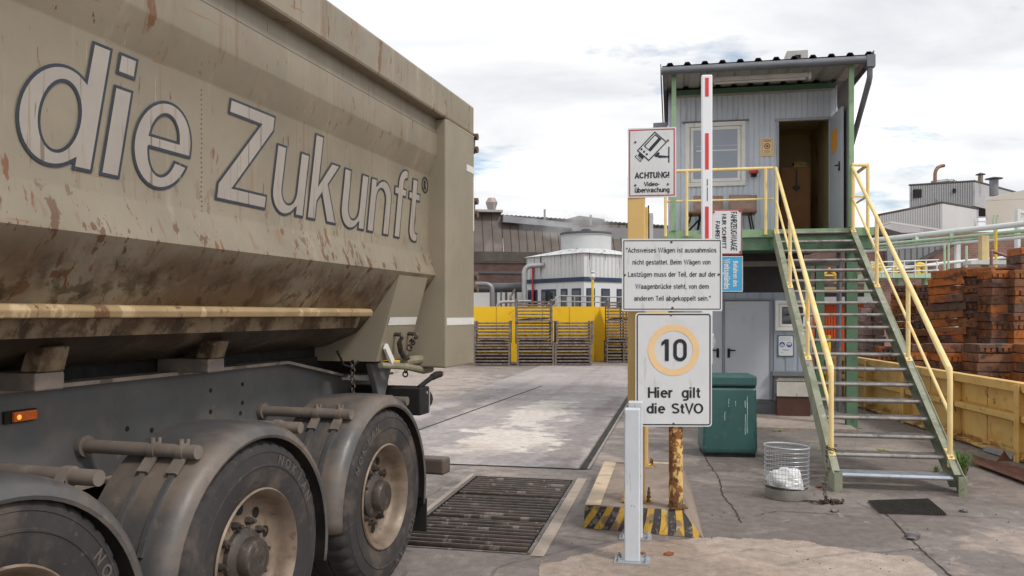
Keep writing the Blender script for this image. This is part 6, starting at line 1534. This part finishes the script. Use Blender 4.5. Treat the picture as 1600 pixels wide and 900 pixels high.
# brick material
def brick(name, c1, c2, mort, sx):
    m = M(name, c1, .85, 0, .15, .8); t = m.node_tree; b = t.nodes['Principled BSDF']
    tc_ = t.nodes.new('ShaderNodeTexCoord'); mp_ = t.nodes.new('ShaderNodeMapping'); mp_.inputs['Rotation'].default_value = (R(90), 0, 0); t.links.new(tc_.outputs['Object'], mp_.inputs[0])
    br = t.nodes.new('ShaderNodeTexBrick'); br.inputs['Color1'].default_value = (*lin(c1), 1); br.inputs['Color2'].default_value = (*lin(c2), 1); br.inputs['Mortar'].default_value = (*lin(mort), 1); br.inputs['Scale'].default_value = sx
    br.inputs['Mortar Size'].default_value = .015; t.links.new(mp_.outputs[0], br.inputs[0])
    no = t.nodes.new('ShaderNodeTexNoise'); no.inputs['Scale'].default_value = .9; no.inputs['Detail'].default_value = 8; t.links.new(tc_.outputs['Object'], no.inputs[0])
    r_ = t.nodes.new('ShaderNodeMapRange'); r_.inputs[1].default_value = .3; r_.inputs[2].default_value = .7; r_.inputs[3].default_value = .75; r_.inputs[4].default_value = 1.2; t.links.new(no.outputs[0], r_.inputs[0])
    mu = t.nodes.new('ShaderNodeMixRGB'); mu.blend_type = 'MULTIPLY'; mu.inputs[0].default_value = 1; t.links.new(br.outputs[0], mu.inputs[1]); t.links.new(r_.outputs[0], mu.inputs[2]); t.links.new(mu.outputs[0], b.inputs['Base Color'])
    return m
brick_d = brick('dark_brick', '#4c3835', '#5a423d', '#5f544f', 2.2)
brick_r = brick('red_brown_brick', '#7b5a50', '#8a675c', '#988982', 2.2)
# hall: local x along the facade (to the right and away), y backwards
ZH = 48.0; mh = ZH / F; HA = R(9)
hb_ = P(740, 491, ZH); hb_.z = 0
hl = thing('factory_hall', 'old brick factory hall with a steep brown sheet metal upper wall', 'building', tuple(hb_), HA)
zH = lambda y: HC + (491 - y) * mh
k = MB(); k.box(-30, 14.0, 0, 20, 0, zH(405)); k.build('brick_wall', brick_d, hl)
k = MB(); k.box(-30, 14.0, -.15, .5, zH(408), zH(393)); k.build('concrete_band', hall_dark, hl)
k = MB(); k.box(-30, 14, -.06, 0, zH(427), zH(423.5)); k.build('wall_pipe', pipe_dark, hl)
k = MB(); k.box(-30, 8.0, -.04, -.0, zH(410), zH(407)); k.build('band_trim', M('pale_trim', '#8d8680', .6), hl)
def mans(x0, x1, zb, zt, yo=1.2, npan=1, mat=dark_hall):
    k = MB()
    for i in range(npan):
        a, b = x0 + (x1 - x0) * i / npan, x0 + (x1 - x0) * (i + 1) / npan
        k.add([(a, -.1, zb), (b - .03, -.1, zb), (b - .03, yo, zt), (a, yo, zt)], [(0, 1, 2, 3)]); k.add([(b - .03, -.1, zb), (b, -.16, zb), (b, yo - .06, zt), (b - .03, yo, zt)], [(0, 1, 2, 3)])
    return k
mans(-30, 1.75, zH(394), zH(327), 1.0, 55).build('sheet_panels', dark_hall, hl, keepn=True)
mans(1.78, 9.5, zH(395), zH(346), .75, 16).build('sheet_panels', dark_hall, hl, keepn=True)
k = MB(); k.box(-30, 1.8, .4, 6, zH(329), zH(325.5)); k.build('roof_cap', roof_under, hl)
k = MB(); k.prism([(1.8, zH(345)), (6.0, zH(353)), (6.0, zH(345)), (1.8, zH(334))], lambda a, b, d: (a, d, b), .3, .9); k.build('fascia', M('grey_fascia', '#85858a', .5, .1, .08, 1), hl)
k = MB(); k.prism([(1.8, zH(340)), (13.8, zH(352)), (13.8, zH(346)), (1.8, zH(331.5))], lambda a, b, d: (a, d, b), 1.0, 12.0)
for i in range(44): x = 1.8 + i * .27; k.box(x, x + .13, .93, 1.0, zH(334) - (x - 1.8) * .045, zH(331) - (x - 1.8) * .045)
k.build('roof', hall_dark, hl)
k = MB(); k.box(6, 14, .35, .6, zH(420), zH(351)); k.build('side_cladding', hall_grey, hl)
vt = thing('roof_ventilator', 'pale conical ventilator on the hall roof beside the trailer', 'ventilator', tuple(P(768, 491, 50) - Vector((0, 0, HC)) + Vector((0, 0, HC + 160 * 50 / F))))
k = MB(); k.lathe([(.20, 0), (.26, .2), (.35, .5), (.37, .56), (.22, .84), (0, .84)], (0, 0, 0), 'z', 10); k.build('cowl', M('pinkish_grey_metal', '#9d918f', .5, .2, .08, 3), vt)
for px, yt, yb, lb in ((772.5, 317, 330, 'short grey post by the roof ventilator'), (851, 327, 345, 'short grey roof post in the middle of the hall'), (923, 336, 352, 'short grey roof post above the cooling tower')):
    g = P(px, yb, 49.5); k = MB(); k.box(-.06, .06, -.06, .06, 0, (yb - yt) * 49.5 / F); tag(k.build('roof_post', M('roof_post_grey', '#8f8e88', .6), None, tuple(g)), lb, 'post', 'posts on the hall roof')
# second gabled hall further back
h2 = thing('rear_hall', 'low grey rear hall with a shallow gable behind the cooling tower', 'building', tuple(P(935, 491, 60) - Vector((0, 0, HC)))); m2 = 60 / F
k = MB(); pts = [(-60, 0), (70, 0), (70, 356 - 491), (9, 347 - 491), (9, 342 - 491), (-30, 337 - 491), (-60, 345 - 491)]
k.prism([(a * m2, (HC - b * m2) if b else 0) for a, b in pts], lambda a, b, d: (a, d, b), 0, 10); k.build('wall', hall_grey, h2)
k = MB()
for i in range(7): k.box((2 + i * 7) * m2, (3 + i * 7) * m2, -.05, -.002, HC + 60 * m2, HC + 128 * m2)
k.build('wall_ribs', far_shed, h2)
k = MB(); k.box(-28 * m2, 9 * m2, -.3, 0, HC + 143 * m2, HC + 147 * m2); k.box(5 * m2, 70 * m2, -.3, 0, HC + 135 * m2, HC + 139 * m2); k.build('eave', hall_dark, h2)

# steam drifting from the fan
def steam():
    m = bpy.data.materials.new('steam'); m.use_nodes = True; t = m.node_tree; t.nodes.clear()
    o = t.nodes.new('ShaderNodeOutputMaterial'); v = t.nodes.new('ShaderNodeVolumePrincipled'); v.inputs['Color'].default_value = (.95, .96, .98, 1)
    tc_ = t.nodes.new('ShaderNodeTexCoord'); n = t.nodes.new('ShaderNodeTexNoise'); n.inputs['Scale'].default_value = 1.1; n.inputs['Detail'].default_value = 4
    ln = t.nodes.new('ShaderNodeVectorMath'); ln.operation = 'LENGTH'; mp_ = t.nodes.new('ShaderNodeMapping'); mp_.inputs['Scale'].default_value = (1 / 2.6, 1 / 1.0, 1 / .75)
    t.links.new(tc_.outputs['Object'], n.inputs[0]); t.links.new(tc_.outputs['Object'], mp_.inputs[0]); t.links.new(mp_.outputs[0], ln.inputs[0])
    r1 = t.nodes.new('ShaderNodeMapRange'); r1.inputs[1].default_value = 1; r1.inputs[2].default_value = .2; t.links.new(ln.outputs['Value'], r1.inputs[0])
    r2 = t.nodes.new('ShaderNodeMapRange'); r2.inputs[1].default_value = .4; r2.inputs[2].default_value = .7; t.links.new(n.outputs[0], r2.inputs[0])
    a = t.nodes.new('ShaderNodeMath'); a.operation = 'MULTIPLY'; t.links.new(r1.outputs[0], a.inputs[0]); t.links.new(r2.outputs[0], a.inputs[1])
    b = t.nodes.new('ShaderNodeMath'); b.operation = 'MULTIPLY'; b.inputs[1].default_value = 1.3; t.links.new(a.outputs[0], b.inputs[0])
    t.links.new(b.outputs[0], v.inputs['Density']); t.links.new(v.outputs[0], o.inputs['Volume']); return m
bm2 = bmesh.new(); bmesh.ops.create_icosphere(bm2, subdivisions=3, radius=1); k = MB(); k.add([(p.co.x * 2.6, p.co.y * 1.0, p.co.z * .75) for p in bm2.verts], [[v.index for v in f_.verts] for f_ in bm2.faces], 0, True); bm2.free()
tag(k.build('steam', steam(), None, tuple(P(893, 352, 37.2))), None, None, None, 'stuff')

# ================================================================= FAR RIGHT: PIPE BRIDGE, BRICK WORKS, SHEDS
bh = thing('brick_works', 'red brown brick works building behind the pipe bridge', 'building', tuple(P(1480, 491, 40) - Vector((0, 0, HC))), -R(4)); mb_ = 40 / F
k = MB(); k.box(-135 * mb_, 300 * mb_, 0, 12, 0, HC + 128 * mb_); k.build('brick_wall', brick_r, bh)
k = MB(); k.prism([(-135 * mb_, HC + 128 * mb_), (-112 * mb_, HC + 137 * mb_), (-60 * mb_, HC + 122 * mb_), (-60 * mb_, HC + 115 * mb_)], lambda a, b, d: (a, d, b), -.5, 6); k.build('roof', hall_dark, bh)
k = MB(); k.prism([(-98 * mb_, HC + 121 * mb_), (-10 * mb_, HC + 118 * mb_), (-10 * mb_, HC + 105 * mb_), (-80 * mb_, HC + 70 * mb_), (-95 * mb_, HC + 68 * mb_)], lambda a, b, d: (a, d, b), -.45, -.1)
k.build('conveyor_gallery', M('grey_gallery_sheet', '#7d7f82', .5, .2, .1, .6), bh)
k = MB(); k.bar((-82 * mb_, -.6, HC + 68 * mb_), (0, -.6, HC + 106 * mb_), .2, .12); k.build('gallery_edge', hall_dark, bh)
k = MB()
for i in range(9): x = (-88 + i * 9) * mb_; k.box(x, x + .03, -.47, -.452, HC + (70 + i * 4) * mb_, HC + 117 * mb_)
k.build('gallery_joint', hall_dark, bh)
k = MB(); k.box(0, 300 * mb_, -.3, 0, HC + 62 * mb_, HC + 66 * mb_); k.build('wall_band', hall_dark, bh)
def shed(name, label, cpx, yb, ytc, Z, lpx, ylt, rpx, yrt, tL, tR, mat, mat2, ribs=True):
    """box corner at cpx; left face runs to lpx, right face to rpx; heights from the corner"""
    ms__ = Z / F; c = P(cpx, yb, Z); h_ = (yb - ytc) * ms__
    o = thing(name, label, 'shed', tuple(c))
    def along(px, dirx, t):      # depth gain t per metre sideways
        x = (px - cpx) * ms__
        for _ in range(20): x = ((px - CX) / F * (Z + abs(x) * t)) - c.x
        return Vector((x, abs(x) * t, 0))
    l_, r_ = along(lpx, -1, tL), along(rpx, 1, tR)
    k = MB(); n_ = 56; pts = []
    up_ = Vector((0, 0, h_))
    lt_ = HC - (ylt - HY) / F * (Z + l_.y) - c.z; rt_2 = HC - (yrt - HY) / F * (Z + r_.y) - c.z
    nl = Vector((-l_.y, l_.x, 0)).normalized() * .05
    for i in range(n_):
        a, b = i / n_, (i + 1) / n_; hA = h_ + (lt_ - h_) * a; hB = h_ + (lt_ - h_) * b
        off_ = nl if (i % 2 and ribs) else nl * 0
        k.add([l_ * a + off_, l_ * b + off_, l_ * b + off_ + Vector((0, 0, hB)), l_ * a + off_ + Vector((0, 0, hA))], [(0, 1, 2, 3)])
        if ribs: k.add([l_ * b, l_ * b + nl, l_ * b + nl + Vector((0, 0, hB)), l_ * b + Vector((0, 0, hB))], [(0, 1, 2, 3)])
    k.add([l_, l_ + r_, l_ + r_ + Vector((0, 0, lt_)), l_ + Vector((0, 0, lt_))], [(0, 1, 2, 3)])
    k.build('ribbed_wall', mat, o, keepn=True)
    k = MB(); k.add([(0, 0, 0), r_, r_ + Vector((0, 0, rt_2)), up_], [(0, 1, 2, 3)]); k.build('side_wall', mat2, o, keepn=True)
    k = MB(); A = [l_ + Vector((0, 0, lt_)), up_, r_ + Vector((0, 0, rt_2)), l_ + r_ + Vector((0, 0, min(lt_, rt_2)))]
    A = [p + (p - (l_ + r_) / 2) * .015 for p in A]
    for p in A: pass
    k.add([p + Vector((0, 0, .0)) for p in A] + [p + Vector((0, 0, .10)) for p in A], [(0, 1, 2, 3), (4, 5, 6, 7)] + [(i, (i + 1) % 4, 4 + (i + 1) % 4, 4 + i) for i in range(4)]); k.build('roof', hall_dark if ribs else mat, o)
    k = MB(); k.add([Vector((0, 0, 0)), l_, l_ + r_, r_], [(0, 1, 2, 3)]); k.build('underside', black_m, o)
    return o
s1 = shed('ribbed_shed', 'dirty grey ribbed shed high up with chimneys on its roof', 1523, 322, 284.5, 52, 1421, 291, 1592, 303, .25, .9, far_shed, far_shed)
ms__ = 52 / F
k = MB(); k.box(-85 * ms__, -75 * ms__, .0, .3, 14 * ms__, 27 * ms__) ; 
k = MB(); b_ = Vector((-80 * ms__, .82, 0)); k.box(-86 * ms__, -74 * ms__, .70, .9, 16 * ms__, 29 * ms__); k.build('window', black_m, s1); k = MB(); k.box(-31 * ms__, -27 * ms__, .15, .4, 22 * ms__, 28 * ms__); k.build('vent_hole', black_m, s1)
s2 = shed('ribbed_shed', 'clean pale ribbed shed in front of the dirty grey one', 1472.5, 361, 318, 46, 1368, 338.5, 1529, 328, .35, 1.0, far_shed2, far_shed2)
s3 = shed('cream_shed', 'cream clad shed at the right frame edge above the pipes', 1541, 354, 313, 43, 1540, 314, 1650, 290, .1, -.35, cream_m, cream_m, False)
s4 = shed('low_shed', 'low light grey shed below the pale ribbed shed', 1392, 375, 349, 44, 1374, 354, 1472, 361, .3, .4, far_shed2, far_shed, False)
rp_ = thing('support_frame', 'dark open steel structure between the grey and cream sheds', 'structure frame', tuple(P(1535, 345, 50)))
k = MB(); k.box(-6 * ms__, 10 * ms__, 2, 4, -20 * ms__, 22 * ms__); k.build('dark_opening', hall_dark, rp_)
k = MB()
for z in (-2, 5): k.box(-8 * ms__, 12 * ms__, -.05, .05, z * ms__, (z + 1.2) * ms__)
k.build('rail', galv_m, rp_)
# chimneys
def place(px, py, Z): return tuple(P(px, py, Z))
ch_ = thing('exhaust_stack', 'rusty curved exhaust pipe on the dirty grey shed', 'chimney', place(1461, 290, 53)); mc = 53 / F
k = MB(); k.tube([(0, 0, 0), (0, 0, 18 * mc), (1 * mc, 0, 23 * mc), (4 * mc, 0, 28 * mc), (9 * mc, 0, 30.5 * mc), (14.5 * mc, 0, 31.5 * mc)], 2.7 * mc, 12); k.build('pipe', M('rusty_exhaust', '#8a7263', .6, .2, .2, 2, [('#7a4a2e', (2, 2, 2), .5, .1, .7)]), ch_)
dk_ = thing('roof_duct', 'grey cylindrical duct lying on the dirty grey shed roof', 'duct', place(1465, 289, 53.5))
k = MB(); k.tube([(-9 * mc, 0, 3 * mc), (16 * mc, 0, 6 * mc), (18 * mc, 0, 5 * mc), (23 * mc, 0, 6.5 * mc), (26 * mc, 0, 8 * mc)], [3.5 * mc, 3.6 * mc, 2.8 * mc, 3 * mc, 1.5 * mc], 12); k.build('duct', pipe_grey, dk_)
k = MB(); k.tube([(24 * mc, 0, 8 * mc), (35 * mc, 0, 4.5 * mc), (35 * mc, 0, 1 * mc)], .5 * mc, 6); k.build('stay', pipe_dark, dk_)
for (px, yb, yt, w_, cw, Z, lab) in ((1532, 289, 274.5, 3.6, 7, 54, 'small rusty chimney with flat cap on dirty grey shed'), (1553, 306, 281, 6.4, 12.5, 50, 'wide grey chimney with conical cap beside dirty grey shed')):
    mm_ = Z / F; t = thing('chimney', lab, 'chimney', place(px, yb, Z)); hh = (yb - yt) * mm_
    k = MB(); k.cyl((0, 0, 0), (0, 0, hh), w_ * mm_, 16); k.build('flue', pipe_grey if w_ > 5 else M('rusty_flue', '#8d7a6c', .6, .1, .2, 2), t)
    k = MB(); k.lathe([(0, hh + 5 * mm_), (cw * mm_, hh + 2.2 * mm_), (cw * mm_, hh + 1.2 * mm_), (0, hh + 2 * mm_)], (0, 0, 0), 'z', 20)
    k.build('rain_cap', pipe_dark, t)
    k = MB()
    for a in range(4): k.cyl((w_ * .85 * mm_ * math.cos(a * 1.57), w_ * .85 * mm_ * math.sin(a * 1.57), hh - .1), (w_ * .85 * mm_ * math.cos(a * 1.57), w_ * .85 * mm_ * math.sin(a * 1.57), hh + 2 * mm_), .03, 5)
    k.build('cap_strut', galv_m, t)
fa_ = thing('wall_fan', 'two small pale green pipes on the cream shed', 'pipe', place(1555, 350, 42.6))
k = MB(); mc = 42.6 / F
for dx in (-3, 2.5): k.tube([(dx * mc, 0, -5 * mc), (dx * mc, 0, 8 * mc), ((dx + 1.5) * mc, 0, 14 * mc)], 1.2 * mc, 8)
k.build('pipes', pipe_green, fa_)
wn2 = thing('lattice_gantry', 'white steel gantry frame at the right frame edge', 'gantry', place(1590, 355, 30)); mc = 30 / F
k = MB(); k.box(-2.5 * mc, 2 * mc, -.1, .1, -40 * mc, 28 * mc); k.bar((-2 * mc, 0, 26 * mc), (30 * mc, 0, 18 * mc), .12, .12); k.bar((0, 0, 8 * mc), (30 * mc, 0, 24 * mc), .08, .08); k.build('frame', pipe_white, wn2)
# pipe bridge
def two(px0, py0, px1, py1, Z0):
    a = P(px0, py0, Z0); Z1 = Z0 * (py0 - HY) / (py1 - HY); return a, P(px1, py1, Z1)
pipes = [(1600, 349.5, 1350, 377, 4.6, pipe_white, 'thick white pipe along the top of the pipe bridge'), (1600, 360.5, 1350, 384.5, 2.6, pipe_green, 'upper pale green pipe of the pipe bridge'), (1600, 366, 1350, 389, 1.6, pipe_green, 'thin pale green pipe under the upper green one'), (1600, 370.5, 1350, 393, 2.5, pipe_white, 'lowest pale pipe of the pipe bridge')]
ends = []
for (x0, y0, x1, y1, rp2, m_, lab) in pipes:
    a, b = two(x0, y0, x1, y1, 25); d = (b - a); a2 = a - d * .5; ends.append((a, b)); r_ = rp2 * 25 / F
    pipe('bridge_pipe', lab, [a2, b], r_, m_)['group'] = 'pipes on the pipe bridge'
brg = thing('pipe_support', 'white post and clamps carrying the pipe bridge', 'support', tuple(P(1496, 491, 27.4) - Vector((0, 0, HC))))
g = P(1496, 491, 27.4) - Vector((0, 0, HC)); k = MB(); k.box(-.07, .07, -.07, .07, 0, HC + 117 * 27.4 / F); k.build('post', pipe_white, brg)
for t in (.15, .4, .62, .82):
    k = MB()
    for (i, j) in ((0, 1), (1, 3)): k.bar(ends[i][0].lerp(ends[i][1], t) - g, ends[j][0].lerp(ends[j][1], t) - g, .10, .10)
    k.build('clamp', pipe_green, brg)
# valve platform
vp = thing('valve_platform', 'pale green platform with thin railings carrying yellow pipework', 'platform', tuple(P(1440, 491, 24) - Vector((0, 0, HC)))); mv = 24 / F
zz0 = HC + 57 * mv
k = MB(); k.box(-80 * mv, 27 * mv, 0, 1.5, zz0, zz0 + 7 * mv); k.build('deck', pipe_green, vp)
for x in (-70, -20, 22):
    k = MB(); k.box(x * mv - .07, x * mv + .07, .5, .7, 0, zz0); k.build('leg', pipe_green, vp)
k = MB()
for z in (8, 16, 24): k.tube([(-80 * mv, 0, zz0 + z * mv), (27 * mv, 0, zz0 + (z + 4) * mv)], .02, 6)
for x in range(-78, 28, 17): k.tube([(x * mv, 0, zz0), (x * mv, 0, zz0 + 26 * mv)], .02, 6)
k.build('railing', pipe_white, vp)
for (x, lab) in ((-58, 0), (-25, 1), (12, 2)):
    k = MB()
    k.tube(elbow([(x * mv, .7, zz0), (x * mv, .7, zz0 + 24 * mv), ((x + 12) * mv, .7, zz0 + 22 * mv), ((x + 12) * mv, .7, zz0)], 5 * mv), 3.6 * mv, 12)
    for z in (9, 14, 19): k.cyl((x * mv, .7, zz0 + z * mv), (x * mv, .7, zz0 + (z + 1.4) * mv), 5.2 * mv, 12)
    k.build('yellow_pipe', valve_y, vp)
pipe('riser_pipe', 'pale green riser left of the white bridge post', [P(1476, 425, 24.5), P(1476, 382, 24.5)], .03, pipe_green); pipe('riser_pipe', 'pale green twin riser nearer the white post', [P(1482, 425, 24.5), P(1482, 380, 24.5)], .03, pipe_green)
pipe('riser_pipe', 'pale yellow upright behind the wooden post', [P(1556, 420, 24.5), P(1556, 360, 24.5)], .04, valve_y); pipe('riser_pipe', 'pale green upright above the leaning stack', [P(1510, 420, 24.5), P(1510, 384, 24.5)], .035, pipe_green)
pipe('long_rail_pipe', 'long white pipe running low along the brick works', [P(1380, 423, 26), P(1475, 411, 26), P(1610, 399, 26)], .05, pipe_white)
g = P(1537, 415, 16.5); k = MB(); k.box(-.07, .07, -.07, .07, -1.2, .60); tag(k.build('timber_post', M('pale_timber', '#c7b184', .8, 0, .12, 4, [('#9d8560', (9, 9, 1), .55, .1, .6)]), None, tuple(g)), 'pale squared timber post standing on the rusty stacks', 'post')
pipe('red_bar', 'thin reddish bar sloping down from a short post on the stacks', elbow([P(1549, 414, 16), P(1549, 392, 16), P(1598, 409, 16)], .02), .03, M('faded_red_bar', '#8a6862', .6, 0, .1, 4))
k = MB(); g = P(1517, 413, 16.2); k.box(0, 1.1, 0, .3, 0, .08); tag(k.build('light_beam', pipe_white, None, tuple(g), R(-2)), 'light grey beam lying across the top of the stacks', 'beam')
# orange container and clutter behind the stairs
oc_ = thing('orange_container', 'orange sheet container behind the stairs with a grey roof edge', 'container', tuple(P(1317, 491, 20) - Vector((0, 0, HC))), -R(6)); mo_ = 20 / F
k = MB(); k.box(-40 * mo_, 45 * mo_, 0, 2.4, .1, HC + 19 * mo_)
for i in range(20): x = (-39 + i * 4.2) * mo_; k.box(x, x + .025, -.02, 0, .12, HC + 18 * mo_)
k.build('walls', orange_m, oc_)
k = MB(); k.box(-42 * mo_, 47 * mo_, -.2, 2.6, HC + 19 * mo_, HC + 27 * mo_); k.build('roof', far_shed, oc_)
k = MB(); k.box(-32 * mo_, -29.5 * mo_, -.06, -.021, .1, HC + 18 * mo_); k.build('corner_strip', pipe_white, oc_)
pk = thing('pump', 'small dark pump with pipes beside the orange container', 'pump', tuple(P(1341, 491, 18.6) - Vector((0, 0, HC)))); mp_2 = 18.6 / F
k = MB(); k.cyl((-.05, 0, HC - 42 * mp_2), (-.05, 0, HC - 20 * mp_2), .05, 10); k.cyl((-.12, 0, HC - 19 * mp_2), (.05, 0, HC - 19 * mp_2), .09, 12); k.cyl((-.2, 0, HC - 40 * mp_2), (.06, 0, HC - 40 * mp_2), .07, 10); k.box(-.2, .1, -.1, .1, 0, .4); k.build('body', pipe_dark, pk)
lw = thing('low_roof_shed', 'dark open shed with a timber edge behind the green columns', 'shed', tuple(P(1292, 491, 26) - Vector((0, 0, HC)))); ml = 26 / F
k = MB(); k.box(-40 * ml, 80 * ml, 0, 2, 0, HC + 48 * ml); k.build('dark_wall', hall_dark, lw)
k = MB(); k.box(-42 * ml, 82 * ml, -.3, -.02, HC + 38 * ml, HC + 42 * ml); k.build('timber_edge', M('timber_edge', '#a08a64', .8), lw)
k = MB(); k.tube([(-10 * ml, -.2, HC + 60 * ml), (0, -.2, HC + 70 * ml), (10 * ml, -.2, HC + 60 * ml), (10 * ml, -.2, HC + 48 * ml)], .04, 6); k.tube([(-10 * ml, -.2, HC + 60 * ml), (10 * ml, -.2, HC + 60 * ml)], .03, 6); k.build('guard_frame', valve_y, lw)
yp = pipe('yellow_pole', 'thin yellow pole beside the left green column', [P(1294, 640, 16.5), P(1294, 524, 16.5)], .05, valve_y)
